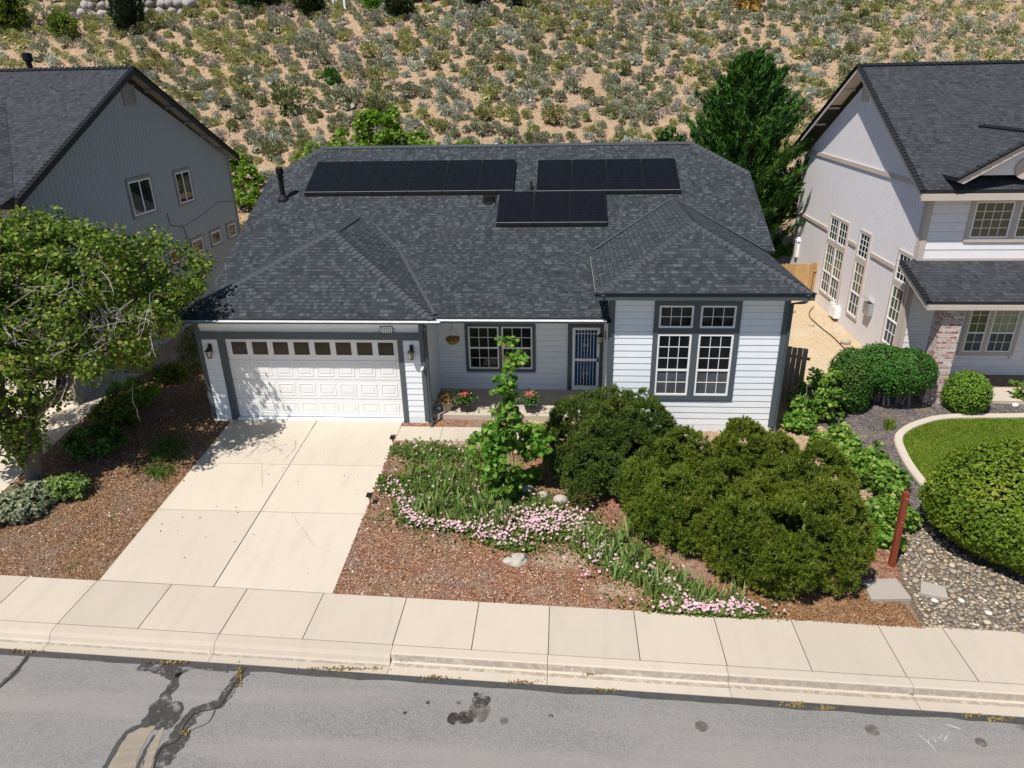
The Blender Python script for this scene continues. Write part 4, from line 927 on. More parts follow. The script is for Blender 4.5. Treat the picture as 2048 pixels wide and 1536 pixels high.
# front cross gable (only its left slope is in view) and lower porch roof
cz_ = lambda y: ez + sl_ * (y - 2.45)
rsl = (pz_ - ez) / (ry - 2.45)
r_ = ray(1963, 251); t_ = (ez + rsl * (C_[1] - 2.45) - C_[2]) / (r_[2] - rsl * r_[1]); cg = Vector(C_ + r_ * t_)      # where the cross ridge dies into the roof
ql = Vector(onY(1915, 356, 2.25)); qx, qz, gx, gz_ = ql.x, ql.z, cg.x, cg.z + .02
roofplane(rb, [(qx, 2.25, qz), (gx, 2.25, gz_), (gx, cg.y, gz_), (qx, 2.45 + (qz - ez) / rsl, qz)], (qx, 0, qz), (qx, 1, qz), .1)
roofplane(rb, [(2 * gx - qx, 2.25, qz), (gx, 2.25, gz_), (gx, cg.y, gz_), (2 * gx - qx, 2.45 + (qz - ez) / rsl, qz)], (2 * gx - qx, 0, qz), (2 * gx - qx, 1, qz), .1)
roofplane(rb, [(19.28, 1.0, 3.28), (34, 1.0, 3.28), (34, 3.0, 3.93), (19.28, 3.0, 3.93)], (0, 1, 3.28), (1, 1, 3.28), .1)
rr = rb.build('roof', [M['shingle_right'], M['fascia_black']], RH)
cb = MB(); caps(cb, (ex, ry, pz_), (45, ry, pz_)); caps(cb, (ex + .03, 2.45, ez), (ex + .03, ry, pz_), .09, .16); caps(cb, (ex + .03, 14.6, ez), (ex + .03, ry, pz_), .09, .16); caps(cb, (qx, 2.27, qz), (gx, 2.27, gz_), .09, .25); caps(cb, (gx, 2.2, gz_), (gx, cg.y, gz_), .12); caps(cb, (19.3, 1.0, 3.29), (19.3, 3.0, 3.94), .08, .16); cb.build('ridge_cap', M['fascia_black'], rr)
fb = MB(); 
def rake(bb, a_, b_, x, d=.13, th=.035): bb.prism([(x, a_[0], a_[1] - .02), (x, b_[0], b_[1] - .02), (x, b_[0], b_[1] - d), (x, a_[0], a_[1] - d)], (th, 0, 0))
rake(fb, (2.45, ez - .1), (ry, pz_ - .1), ex); rake(fb, (14.6, ez - .1), (ry, pz_ - .1), ex)
fb.box((ex, 2.40, ez - .28), (45, 2.44, ez - .1)); fb.box((19.28, .95, 3.06), (34, .99, 3.2)); rake(fb, (1.0, 3.2), (3.0, 3.85), 19.28, .16)
fb.prism([(qx, 2.26, qz - .1), (gx, 2.26, gz_ - .1), (gx, 2.26, gz_ - .26), (qx + .2, 2.26, qz - .16)], (0, .035, 0))
fb.build('fascia', M['trim_right'], RH)
sb = MB()
for (y0, y1) in ((2.5, ry), (14.7, ry)):
    z0_, z1_ = ez - .14, pz_ - .14
    sb.poly([(ex + .04, y0, z0_), (RX, y0, z0_), (RX, y1, z1_), (ex + .04, y1, z1_)], [(0, 1, 2, 3)])
    for k in range(1, 5):
        f = k / 5; yy = y0 + (y1 - y0) * f; zz = z0_ + (z1_ - z0_) * f; sb.box((ex + .04, yy - .04, zz - .07), (RX, yy + .04, zz - .005))
sb.box((RX, 2.46, ez - .27), (45, 2.99, ez - .23)); sb.build('soffit', paint('soffit_beige', (.66, .56, .48), .7, .04), RH)  # soffit paler than the trim: ground bounce light put into its colour
fw = MB(); FF = Fy(fy); laps(fw, FF, RX, 40, 3.98, ez - .26, .26, [(21.0, 23.3, 4.5, 5.62)]); laps(fw, FF, RX, 40, .35, 3.2, .26, [(21.55, 23.05, 1.0, 2.62)]); fw.box((RX, fy + .02, -.2), (40, fy + .15, 5.7))
wallpoly(fw, Fy(2.6), [(qx + .5, qz + .02), (2 * gx - qx - .5, qz + .02), (gx, gz_ - .25)]); fw.build('wall', M['sid_right'], RH)
vb = MB(); vb.tube([Fy(2.6)(gx, .0, gz_ - .95), Fy(2.6)(gx, .05, gz_ - .95)], .28, 20); vb.build('gable_vent', M['trim_right'], RH)
tb = MB(); tb.box((RX - .01, 0, 3.95), (RX + .16, .035, 5.74), FF); tb.box((RX - .035, fy - .035, 3.95), (RX - .003, fy + .13, 5.72)); tb.box((RX - .035, fy - .035, .2), (RX - .003, fy + .13, 3.3)); tb.box((RX - .01, 0, .3), (RX + .12, .035, 3.2), FF)
tb.box((fy + .14, .0, 5.92), (13.8, .05, 6.06), FR)
for (a0, a1) in ((10.2, 14.1), (7.3, 8.0), (4.2, 6.0)): tb.box((a0, .0, 3.36), (a1, .05, 3.48), FR)
tb.box((RX, .0, 3.86), (40, .03, 3.97), FF)
tb.build('trim', TR, RH)
BG, BL = M['blind_glass'], M['blind_light']
window(RH, FR, [(8.20, 9.03, 3.12, 3.96, 3, 3, None, DK, DK), (9.14, 9.97, 3.12, 3.96, 3, 3, None, DK, DK), (8.20, 9.03, 1.09, 2.96, 3, (2, 3), .42, BG, M['screen']), (9.14, 9.97, 1.09, 2.96, 3, (2, 3), .42, BG, M['screen'])], TR, .07, label='tall four part window at the back of the side wall')
window(RH, FR, [(6.22, 7.06, 3.12, 3.96, 3, 4, None, DK, DK), (6.22, 7.06, 1.09, 2.96, 3, (2, 3), .42, BG, M['screen'])], TR, .07, label='tall two part window in the middle of the side wall')
window(RH, FR, [(3.22, 4.0, 3.12, 3.96, 3, 4, None, DK, DK), (3.22, 4.0, 1.09, 2.96, 3, (2, 3), .42, BG, M['screen'])], TR, .07, label='tall two part window nearest the street, under the porch roof end')
window(RH, FF, [(21.0, 22.05, 4.58, 5.60, 4, 4, None, BG, BG), (22.22, 23.3, 4.58, 5.60, 4, 4, None, BG, BG)], TR, .12, label='upstairs double window with half closed blinds')
window(RH, FF, [(21.6, 22.15, 1.1, 2.58, 2, (2, 3), .42, BG, M['screen']), (22.27, 23.0, 1.1, 2.58, 3, (2, 3), .42, BL, M['screen'])], TR, .11, label='porch window with pale blinds')
vb = MB(); frame(vb, FR, 8.4, 9.0, 8.05, 8.72, .05, 0, .03)
for k in range(9): vb.box((8.45, .003, 8.11 + k * .064), (8.95, .022, 8.15 + k * .064), FR)
vb.build('gable_vent', TR, RH)
pl = MB()
for (x0, y0, x1, y1) in ((19.86, 1.2, 20.4, 1.7),):
    hgt0, hgt1 = -.1, 3.1
    for (p0, p1, L) in (((x0, y0), (x1, y0), x1 - x0), ((x1, y0), (x1, y1), y1 - y0), ((x1, y1), (x0, y1), x1 - x0), ((x0, y1), (x0, y0), y1 - y0)):
        pl.face([(p0[0], p0[1], hgt0), (p1[0], p1[1], hgt0), (p1[0], p1[1], hgt1), (p0[0], p0[1], hgt1)], [(0, 0), (L, 0), (L, 3.2), (0, 3.2)])
pl.build('brick_pillar', M['brick'], RH)
ps = MB(); ps.box((21.0, 1.28, -.3), (34, 2.98, .26)); ps.build('porch_slab', M['concrete'], RH, bevel=.015)
rs = MB(); rs.box((RX + .02, 3.1, -.3), (RX + .1, 14.1, .32)); rs.build('foundation', M['concrete_grey'], RH)
p = MB(); p.box((RX - .11, 13.2, 1.6), (RX - .0, 13.5, 2.3)); p.poly([(RX - .13, 13.15, 2.3), (RX, 13.15, 2.3), (RX, 13.55, 2.3), (RX - .13, 13.55, 2.3), (RX - .06, 13.35, 2.48), (RX, 13.35, 2.48)], [(0, 1, 5, 4), (3, 4, 5, 2), (0, 4, 3), (0, 3, 2, 1)]); p.build('vent_hood', M['vinyl'], RH)
# utility boxes on that wall
e = empty('utility_meter', (RX, 8.05, .8), 'white utility meter boxes with a pipe beside the tall rear window', 'meter')
p = MB(); p.box((RX - .16, 8.1, .55), (RX - .002, 8.4, 1.05)); p.box((RX - .2, 7.7, .6), (RX - .002, 8.02, 1.0)); p.build('meter_box', M['vinyl'], e)
p = MB(); p.tube([(RX - .04, 8.05, 1.0), (RX - .04, 8.1, 2.1), (RX - .08, 8.1, 2.3)], .025, 6); p.tube([(RX - .05, 7.95, .6), (RX - .05, 7.95, .3)], .02, 6); p.build('pipe', TR, e)
e = empty('electrical_box', (RX, 5.25, 1.7), 'grey open lidded box on the side wall right of the narrow tall window', 'electrical box')
p = MB(); p.box((RX - .18, 5.05, 1.55), (RX - .002, 5.5, 1.95)); p.build('box_body', M['galv'], e, bevel=.01)
p = MB(); p.prism([(RX - .02, 5.05, 1.96), (RX - .02, 5.5, 1.96), (RX - .24, 5.55, 2.12), (RX - .24, 5.1, 2.12)], (0, 0, .015)); p.build('lid', M['galv'], e)
# ================================================================== LEFT HOUSE
LH = empty('house', (-14, 7.6, 0), 'two storey taupe house with grooved siding and dark gable roof on the left', 'house')
LX = -5.5; FL = Fx(LX, 1); TL = M['trim_left']
lry, lpz, lez = 7.15, 9.62, 6.32
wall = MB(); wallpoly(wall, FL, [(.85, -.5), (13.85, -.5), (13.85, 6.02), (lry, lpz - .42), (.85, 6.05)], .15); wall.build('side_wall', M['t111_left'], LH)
rb = MB(); exl = -5.08
ls = (lpz - lez) / (lry - .25)
roofplane(rb, [(-30, .25, lez), (exl, .25, lez), (exl, lry, lpz), (-30, lry, lpz)], (-30, .25, lez), (0, .25, lez), .12)
roofplane(rb, [(-30, 14.15, 6.05), (exl, 14.15, 6.05), (exl, lry, lpz), (-30, lry, lpz)], (0, 14.15, 6.05), (1, 14.15, 6.05), .12)
# front cross gable whose right slope shows at the frame edge
def lpl(px, py):
    r_ = ray(px, py); t_ = (lez + ls * (C_[1] - .25) - C_[2]) / (r_[2] - ls * r_[1]); return Vector(C_ + r_ * t_)
q1, q2 = lpl(25, 205), lpl(30, 392)
cgz = q1.z
roofplane(rb, [(q1.x - .25, q1.y, cgz + .015), (q2.x, q2.y, q2.z + .015), (q2.x, -.6, q2.z - .25), (q1.x - 3.2, -.6, cgz + .6), (q1.x - 3.2, q1.y + 1.0, cgz + .6)], (q2.x, 0, 0), (q2.x, 1, 0), .01)
lr = rb.build('roof', [M['shingle_right'], M['fascia_black']], LH)
cb = MB(); caps(cb, (exl, lry, lpz), (-30, lry, lpz)); caps(cb, (exl - .03, .25, lez), (exl - .03, lry, lpz), .08, .16); caps(cb, (exl - .03, 14.15, 6.05), (exl - .03, lry, lpz), .08, .16); cb.build('ridge_cap', M['fascia_black'], lr)
bb = MB(); c = Vector((-8.85, 7.3, 9.3)); bb.lathe(c, [(.12, -.2), (.11, .05), (.09, .1), (.09, .75)], 12); bb.lathe(c + Vector((0, 0, .55)), [(.10, 0), (.16, .03), (.16, .25), (.05, .28)], 12); bb.build('flue_pipe', M['black'], lr)
fb = MB(); rake(fb, (.25, lez - .1), (lry, lpz - .1), exl, .13, -.035); rake(fb, (14.15, 5.95), (lry, lpz - .1), exl, .13, -.035); fb.box((-30, .2, lez - .28), (exl, .24, lez - .1)); fb.build('fascia', M['fascia_black'], LH)
sb = MB()
for (y0, z0, y1) in ((.3, lez - .14, lry), (14.1, 5.91, lry)):
    z1_ = lpz - .14; sb.poly([(exl - .04, y0, z0), (LX, y0, z0), (LX, y1, z1_), (exl - .04, y1, z1_)], [(0, 1, 2, 3)])
    for k in range(1, 6):
        f = k / 6; yy = y0 + (y1 - y0) * f; zz = z0 + (z1_ - z0) * f; sb.box((LX, yy - .05, zz - .11), (exl - .04, yy + .05, zz - .005))
sb.build('soffit', TL, LH)
fw = MB(); laps(fw, Fy(.85), -30, LX - .1, -.2, 6.05, .22); fw.box((-30, .87, -.4), (LX - .02, 1.0, 6.0)); fw.build('wall', lap('cream_siding', (.62, .56, .47)), LH)
tb = MB(); tb.box((LX - .15, -.0, -.3), (LX + .02, .04, 6.0), Fy(.85)); tb.box((.85, 0, -.3), (1.0, .035, 6.0), FL); tb.box((13.71, 0, -.3), (13.85, .035, 6.0), FL); tb.build('corner_trim', TL, LH)
GG = glass('green_dark_glass', (.016, .024, .022), .02, .8)
def slider(a0, a1, b0, b1, two=True, lb=None):
    window(LH, FL, [(a0, a1, b0, b1, 2 if two else 1, 1, None, GG, GG)], TL, .1, .045, mtn=.05, label=lb)
slider(5.95, 7.33, 4.83, 5.98, lb='sliding window nearer the street'); slider(9.08, 10.2, 4.75, 5.9, lb='narrower sliding window towards the back')
for a0, a1 in ((9.35, 10.2), (11.0, 11.85), (12.6, 13.38)): slider(a0, a1, 2.7, 3.22, False)
slider(7.6, 8.5, 2.7, 3.22, False)
vb = MB(); frame(vb, FL, 6.8, 7.6, 8.4, 9.05, .09, 0, .035)
for k in range(8): vb.box((6.89, .003, 8.47 + k * .063), (7.51, .024, 8.51 + k * .063), FL)
vb.build('gable_vent', TL, LH)
p = MB(); p.tube([FL(8.0, .02, 4.6), FL(8.05, .03, 4.1), FL(8.9, .05, 3.9), FL(9.1, .04, 3.4), FL(9.2, .03, 2.2), FL(9.3, .03, .5)], .011, 5); p.tube([FL(8.9, .05, 3.9), FL(10.2, .03, 4.0), FL(12.2, .03, 4.35), FL(13.7, .04, 4.1)], .006, 5); p.build('cable', M['black'], LH)
# ================================================================== FENCES
def board_fence(name, A, B, z0, h, mat, label, cat='fence', bw=.135, gap=.012, dog=True, topline=None, posts=True):
    A, B = Vector((A[0], A[1], 0)), Vector((B[0], B[1], 0)); d = B - A; L = d.length; d.normalize(); nrm = Vector((d.y, -d.x, 0)); e = empty(name, (A.x, A.y, z0), label, cat)
    FFn = lambda a, c, b: tuple(A + d * a + nrm * c + Vector((0, 0, b)))
    n = max(1, int(L / (bw + gap))); p = MB(); rg = random.Random(int(A.x * 10 + A.y))
    for i in range(n):
        a0 = i * (bw + gap); zt_ = z0 + h + rg.uniform(-.02, .02); pts = [(a0, z0), (a0 + bw, z0), (a0 + bw, zt_ - .04), (a0 + bw * .8, zt_), (a0 + bw * .2, zt_), (a0, zt_ - .04)] if dog else [(a0, z0), (a0 + bw, z0), (a0 + bw, zt_), (a0, zt_)]
        p.prism([FFn(a_, .0, b_) for a_, b_ in pts], nrm * .018)
    p.build('fence_boards', mat, e); p = MB()
    for zz in (z0 + .3, z0 + h - .3): p.box((0, -.045, zz - .04), (L, -.002, zz + .04), FFn)
    p.build('fence_rail', mat, e); 
    if posts:
        k = 0
        while k <= L + .01: q = MB(); q.box((k - .05, -.14, z0 - .1), (k + .05, -.046, z0 + h + .02), FFn); q.build('fence_post', mat, e); k += max(1.2, L / max(1, round(L / 2.2)))
    return e
board_fence('wood_fence', (15.3, 10.65), (19.66, 10.65), .1, 1.85, M['fence_wood'], 'orange cedar board fence closing the side yard beside the right house')
board_fence('wood_fence', (-5.45, 14.6), (-.85, 14.6), .0, 1.8, M['fence_wood'], 'orange cedar fence glimpsed between left house and main roof')
board_fence('wood_gate', (15.85, 1.75), (16.55, 1.35), .0, 1.75, M['gate_wood'], 'weathered brown board gate at the corner right of the white wing', 'gate', dog=False, posts=False)
# ================================================================== VEGETATION HELPERS
def shell(lobes, dens, rng, amp=.08, fs=2.2, zmin=None, depth=.0):
    """points and normals on the outside of a union of ellipsoids (cx,cy,cz,rx,ry,rz)"""
    PP, NN = [], []
    for i, (cx, cy, cz, rx, ry, rz) in enumerate(lobes):
        ar = 4 * math.pi * (((rx * ry) ** 1.6 + (rx * rz) ** 1.6 + (ry * rz) ** 1.6) / 3) ** (1 / 1.6); n = int(ar * dens)
        d = rng.normal(0, 1, (n, 3)); d /= np.linalg.norm(d, axis=1)[:, None]
        k = np.array([1 + amp * (mnoise.noise(Vector((x * fs + i * 9, y * fs, z * fs))) + .5 * mnoise.noise(Vector((x * fs * 3, y * fs * 3 + i, z * fs * 3)))) * 1.6 for x, y, z in d])
        if depth: k = k - rng.random(n) ** 2 * depth
        P = d * np.array([rx, ry, rz]) * k[:, None] + np.array([cx, cy, cz]); N = d / np.array([rx, ry, rz]); N /= np.linalg.norm(N, axis=1)[:, None]
        keep = np.ones(n, bool)
        for j, l in enumerate(lobes):
            if j != i: keep &= (((P - np.array(l[:3])) / (np.array(l[3:]) * .93)) ** 2).sum(1) > 1
        if zmin is not None: keep &= P[:, 2] > zmin
        PP.append(P[keep]); NN.append(N[keep])
    return np.concatenate(PP), np.concatenate(NN)
def core(lobes, name, mat, parent, k=.82, zmin=None):
    for l in lobes:
        bb = MB(); n, m = 12, 16
        prof = [(math.sin(math.pi * i / n), -math.cos(math.pi * i / n)) for i in range(1, n)]
        for r, z in prof:
            for j in range(m):
                a_ = 2 * math.pi * j / m; q = 1 + .12 * mnoise.noise(Vector((r * math.cos(a_) * 2 + l[0], r * math.sin(a_) * 2, z * 2)))
                zz = l[2] + z * l[5] * k * q
                if zmin is not None: zz = max(zz, zmin)
                bb.v.append((l[0] + r * math.cos(a_) * l[3] * k * q, l[1] + r * math.sin(a_) * l[4] * k * q, zz))
        for i in range(len(prof) - 1):
            for j in range(m): bb.f.append((i * m + j, i * m + (j + 1) % m, (i + 1) * m + (j + 1) % m, (i + 1) * m + j)); bb.uv.append(None); bb.mi.append(0)
        bb.f.append(tuple(range(m))[::-1]); bb.f.append(tuple((len(prof) - 1) * m + j for j in range(m))); bb.uv += [None, None]; bb.mi += [0, 0]
        bb.build(name, mat, parent, smooth=True)
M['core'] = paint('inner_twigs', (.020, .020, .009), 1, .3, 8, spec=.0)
def skeleton(base, targets, rng, r0=.1, stem=None, k=.45, step=.3, jit=.05, maxr=None, tip=.006):
    nodes = [np.array(base, float)]; par_ = [-1]; dist = [0.]
    for p in (stem or []): nodes.append(np.array(p, float)); par_.append(len(nodes) - 2); dist.append(dist[-1] + np.linalg.norm(nodes[-1] - nodes[-2]))
    root = len(nodes) - 1; T = np.asarray(targets); order = np.argsort(np.linalg.norm(T - nodes[root], axis=1)); ends = []
    for ti in order:
        t_ = T[ti]; A = np.array(nodes); s_ = max(0, root - 2); d = np.linalg.norm(A[s_:] - t_, axis=1) + .42 * np.array(dist[s_:]); j = int(np.argmin(d)) + s_
        L = np.linalg.norm(t_ - nodes[j]); n = max(1, int(L / step)); p0 = nodes[j].copy()
        for i in range(1, n + 1):
            q = p0 + (t_ - p0) * (i / n); q = q + (rng.normal(0, jit, 3) if i < n else 0); q[2] += .06 * L * math.sin(math.pi * i / n) * .5
            nodes.append(q); par_.append(j); dist.append(dist[j] + np.linalg.norm(q - nodes[j])); j = len(nodes) - 1
        ends.append(j)
    cnt = [0] * len(nodes)
    for e in ends:
        j = e
        while j >= 0: cnt[j] += 1; j = par_[j]
    tot = max(cnt); rad = [max(tip, r0 * (c / tot) ** k) for c in cnt]
    ch = {}; 
    for i, p in enumerate(par_): ch.setdefault(p, []).append(i)
    bb = MB(); st = [(0, None)]
    while st:
        i, prev = st.pop(); chain = ([prev] if prev is not None else []) + [i]
        while i in ch:
            kids = sorted(ch[i], key=lambda c: -cnt[c])
            for o_ in kids[1:]: st.append((o_, i))
            i = kids[0]; chain.append(i)
        if len(chain) > 1:
            rr = [rad[c] for c in chain]
            if prev is not None: rr[0] = rr[1]
            bb.tube([nodes[c] for c in chain], rr, 7 if rr[0] > .04 else 4, cap=False)
    return bb, [nodes[e] for e in ends]
def inside(lobes, n, rng, lo=.35, zmin=None):
    out = []
    w_ = np.array([l[3] * l[4] * l[5] for l in lobes]); w_ = w_ / w_.sum()
    while len(out) < n:
        l = lobes[rng.choice(len(lobes), p=w_)]; d = rng.normal(0, 1, 3); d /= np.linalg.norm(d); r = (lo ** 3 + (1 - lo ** 3) * rng.random()) ** (1 / 3)
        p = np.array(l[:3]) + d * r * np.array(l[3:])
        if zmin is None or p[2] > zmin: out.append(p)
    return np.array(out)
def leafballs(cen, per, rad, size, rng, shape, up=.6, jit=.6, flat=.7):
    n = len(cen) * per; C = np.repeat(np.asarray(cen), per, 0); d = rng.normal(0, 1, (n, 3)); d /= np.linalg.norm(d, axis=1)[:, None]
    rr = rad * rng.random(n) ** .45; P = C + d * rr[:, None] * np.array([1, 1, flat]); N = d * .5 + np.array([0, 0, up])
    return cards(P, N, size * rng.uniform(.65, 1.25, n), rng, shape, jit, bend=.25)
def gap(V, keepnoise, rng, thr, fs=1.6):
    c = V.mean(1); k = np.array([mnoise.noise(Vector((x * fs, y * fs, z * fs + keepnoise))) for x, y, z in c]); return V[k + rng.normal(0, .08, len(k)) > thr]
# ------------------------------------------------------------------ left front tree
rng = np.random.default_rng(5)
tb_ = G(78, 985); e = empty('leafy_tree', tb_, 'large leafy tree with silvery twigs at the left, shading the bark mulch bed', 'tree')
lob = [(-3.0, -1.7, 4.1, 2.9, 2.5, 1.9), (-1.55, -.1, 4.3, 1.55, 1.2, 1.2), (-1.7, -2.9, 3.3, .95, 1.0, .75), (-4.6, -3.0, 3.0, 1.9, 1.8, 1.9), (-3.2, -.5, 2.9, 1.7, 1.5, 1.2), (-4.6, -1.2, 4.9, 2.2, 2.0, 1.3), (-4.5, -3.5, 1.35, 1.2, .9, .75), (-5.6, -2.2, 3.4, 1.7, 1.6, 1.6), (-4.0, -3.6, 2.3, 1.0, .8, .9)]
T = inside(lob, 620, rng, .5)
b0 = np.array(tb_); sk, ends = skeleton(b0 - [0, 0, .2], T, rng, .21, [b0 + [0, 0, .35], b0 + [.05, .05, .8], b0 + [.12, .15, 1.25]], k=.42)
sk.tube([b0 + [0, 0, .6], b0 + [-.25, .05, 1.1], b0 + [-.6, .15, 1.8], b0 + [-1.0, .3, 2.7]], [.13, .12, .09, .05], 8)
sk.lathe(Vector(b0) - Vector((0, 0, .15)), [(.34, 0), (.27, .14), (.22, .35)], 10)
sk.build('trunk', M['bark'], e, smooth=True)
V = leafballs(ends, 125, .42, .088, rng, 'round', .55, .6, .75); V = gap(V, 3, rng, -.28); npmesh('crown', V, 8, M['lf_left'], e)
tw = MB()
dead = [p for p in ends if -5.8 < p[0] < -1.9 and p[1] < -1.0 and 1.4 < p[2] < 5.2]
for i in range(150):
    p = dead[rng.integers(len(dead))] + rng.normal(0, .15, 3)
    if i % 5: g_ = rng.normal(0, 1, 2); p = np.array(onY(min(300, 140 + 80 * g_[0] - 30 * g_[1]), min(775, 680 + 60 * g_[1]), -3.0 + rng.uniform(-.6, .7) - (.5 if g_[0] < -1 else 0)))
    d = np.array([rng.normal(.15, .6), rng.normal(-.55, .45), rng.normal(.05, .45)]); d /= np.linalg.norm(d); L = rng.uniform(.35, .95); pts = [p]
    for k_ in range(5): d = d + rng.normal(0, .22, 3); d /= np.linalg.norm(d); pts.append(pts[-1] + d * L / 5)
    tw.tube(pts, [.011, .009, .008, .006, .005, .003], 3, cap=False)
    for k_ in (2, 3):
        d2 = d + rng.normal(0, .7, 3); d2 /= np.linalg.norm(d2); tw.tube([pts[k_], pts[k_] + d2 * .15, pts[k_] + d2 * .3 + rng.normal(0, .04, 3)], [.006, .005, .003], 3, cap=False)
tw.build('bare_twigs', M['bark_pale'], e)
# ------------------------------------------------------------------ tree behind the roof
def bushtree(name, base, lobes, n, per, rad, size, mat, label, cat, seed, r0=.08, shape='maple', thr=-.2, bark='bark_brown', group=None, stem=.5, flat=.75):
    rng = np.random.default_rng(seed); e = empty(name, base, label, cat, group); T = inside(lobes, n, rng, .4, base[2] + .1); b0 = np.array(base)
    sk, ends = skeleton(b0 - [0, 0, .15], T, rng, r0, [b0 + [0, 0, stem]]); sk.build('trunk' if cat == 'tree' else 'stem', M[bark], e, smooth=True)
    V = leafballs(ends, per, rad, size, rng, shape, flat=flat); V = gap(V, seed, rng, thr); npmesh('crown' if cat == 'tree' else 'foliage', V, len(SHAPES[shape]), M[mat], e); return e
z0 = gz(-.9, 21)
bushtree('maple_tree', (-.9, 21, z0), [(-.4, 21, 6.4, 1.3, 1.3, 1.6), (-1.9, 21, 5.4, 1.7, 1.5, 1.2), (1.0, 21, 5.5, 1.3, 1.3, 1.3), (-3.4, 20.6, 5.0, 1.3, 1.2, 1.1), (.2, 21, 7.3, .7, .7, .9), (-.9, 21, 7.4, .55, .6, .95), (2.0, 20.8, 4.7, 1.1, 1.2, 1.0)], 170, 55, .42, .2, 'lf_lime', 'bright green maple tree rising behind the left end of the roof ridge', 'tree', 11, .12)
for i, (px, py, y, rx, hh, lb) in enumerate(((940, 262, 17.2, .75, 2.2, 'small round lime green treetop showing above the middle of the roof ridge'), (1045, 284, 17.0, 1.6, 1.4, 'low lime green treetop just peeping over the ridge near the roof centre'), (1345, 262, 17.5, .7, 1.5, 'dark green treetop at the right end of the ridge, left of the tall conifer'), (842, 275, 17.3, .9, 1.2, 'small green treetop above the ridge, right of the bright maple'))):
    tp = onY(px, py, y); z0 = gz(tp[0], y)
    bushtree('garden_tree', (tp[0], y, z0), [(tp[0], y, tp[2] - hh * .5, rx, .8, hh * .55), (tp[0] + rx * .4, y, tp[2] - hh, rx * .8, .8, hh * .5)], 40, 45, .32, .17, 'lf_lime' if i != 2 else 'lf_conifer', lb, 'tree', 21 + i, .06, stem=1.4)
for i, (px, py, s_, mt, lb) in enumerate(((505, 420, 1.0, 'lf_lime', 'yellow green shrub by the cedar fence between left house and roof'), (492, 380, 1.2, 'lf_lime', 'taller yellow green shrub uphill of the one at the cedar fence'), (478, 345, .9, 'lf_vine', 'mid green shrub just right of the left house wall, below the sagebrush'))):
    p = G(px, py); bushtree('garden_shrub', p, [(p[0], p[1], p[2] + .7 * s_, .9 * s_, .9 * s_, .7 * s_)], 36, 50, .3, .14, mt, lb, 'shrub', 31 + i, .03, 'round', -.25, stem=.2)
# ------------------------------------------------------------------ tall conifer
rng = np.random.default_rng(8); cb0 = np.array([17.5, 15.3, .35]); H_ = 10.15 - .35
e = empty('conifer_tree', tuple(cb0), 'tall dark green conifer with upswept branches between the centre and right houses', 'tree')
tr = MB(); tr.tube([cb0 + [0, 0, -.3], cb0 + [0, 0, 2.5], cb0 + [-.1, 0, 5.5], cb0 + [-.3, 0, 8.8]], [.24, .19, .12, .03], 9)
env = lambda h: np.interp(h, [0, .06, .2, .42, .55, .68, .8, .9, 1], [.9, 1.7, 2.5, 2.95, 2.75, 2.1, 1.3, .8, .12])
PV = []; 
for i in range(560):
    h = rng.random() ** .85 * .93 + .02; az = rng.random() * 2 * math.pi; lump = 1 + .35 * mnoise.noise(Vector((math.cos(az) * 1.3, math.sin(az) * 1.3, h * 5)))
    Rr_ = env(h) * lump * (rng.uniform(.55, 1.12) if i % 6 else rng.uniform(1.0, 1.3)); p0 = cb0 + [-.3 * h, 0, h * H_ - Rr_ * .45]; p0[2] = max(p0[2], cb0[2] + .3)
    d = np.array([math.cos(az), math.sin(az), 0]); rise = rng.uniform(.35, .85) * (1.25 if h > .6 else 1) if h > .25 else rng.uniform(-.1, .4)
    pts = []
    for k_ in range(6):
        f = k_ / 5; pts.append(p0 + d * Rr_ * f + np.array([.12 * f * h, 0, Rr_ * rise * f ** 1.5]))
    tr.tube(pts, [.035, .03, .022, .016, .01, .006], 4, cap=False)
    m_ = 120; f = rng.random(m_) ** .6 * .78 + .25; idx = np.clip(f * 5, 0, 4.999); a_ = idx.astype(int); fr = idx - a_; A = np.array(pts); c = A[a_] * (1 - fr)[:, None] + A[a_ + 1] * fr[:, None]
    dirn = A[5] - A[3]; dirn /= np.linalg.norm(dirn); sp = (.07 + .22 * (1 - f)) * .9
    c = c + rng.normal(0, 1, (m_, 3)) * sp[:, None] * np.array([1, 1, .7]); al = dirn[None, :] + rng.normal(0, .38, (m_, 3)) + [0, 0, .25]
    N = np.tile(np.array([d[0] * .5, d[1] * .5, .8]), (m_, 1)); PV.append(cards(c, N, rng.uniform(.16, .36, m_), rng, 'spray', .6, along=al))
tr.build('trunk', M['bark_brown'], e, smooth=True)
V = np.concatenate(PV); V[:, :, 0] -= 0; npmesh('crown', V, 7, M['lf_conifer'], e)
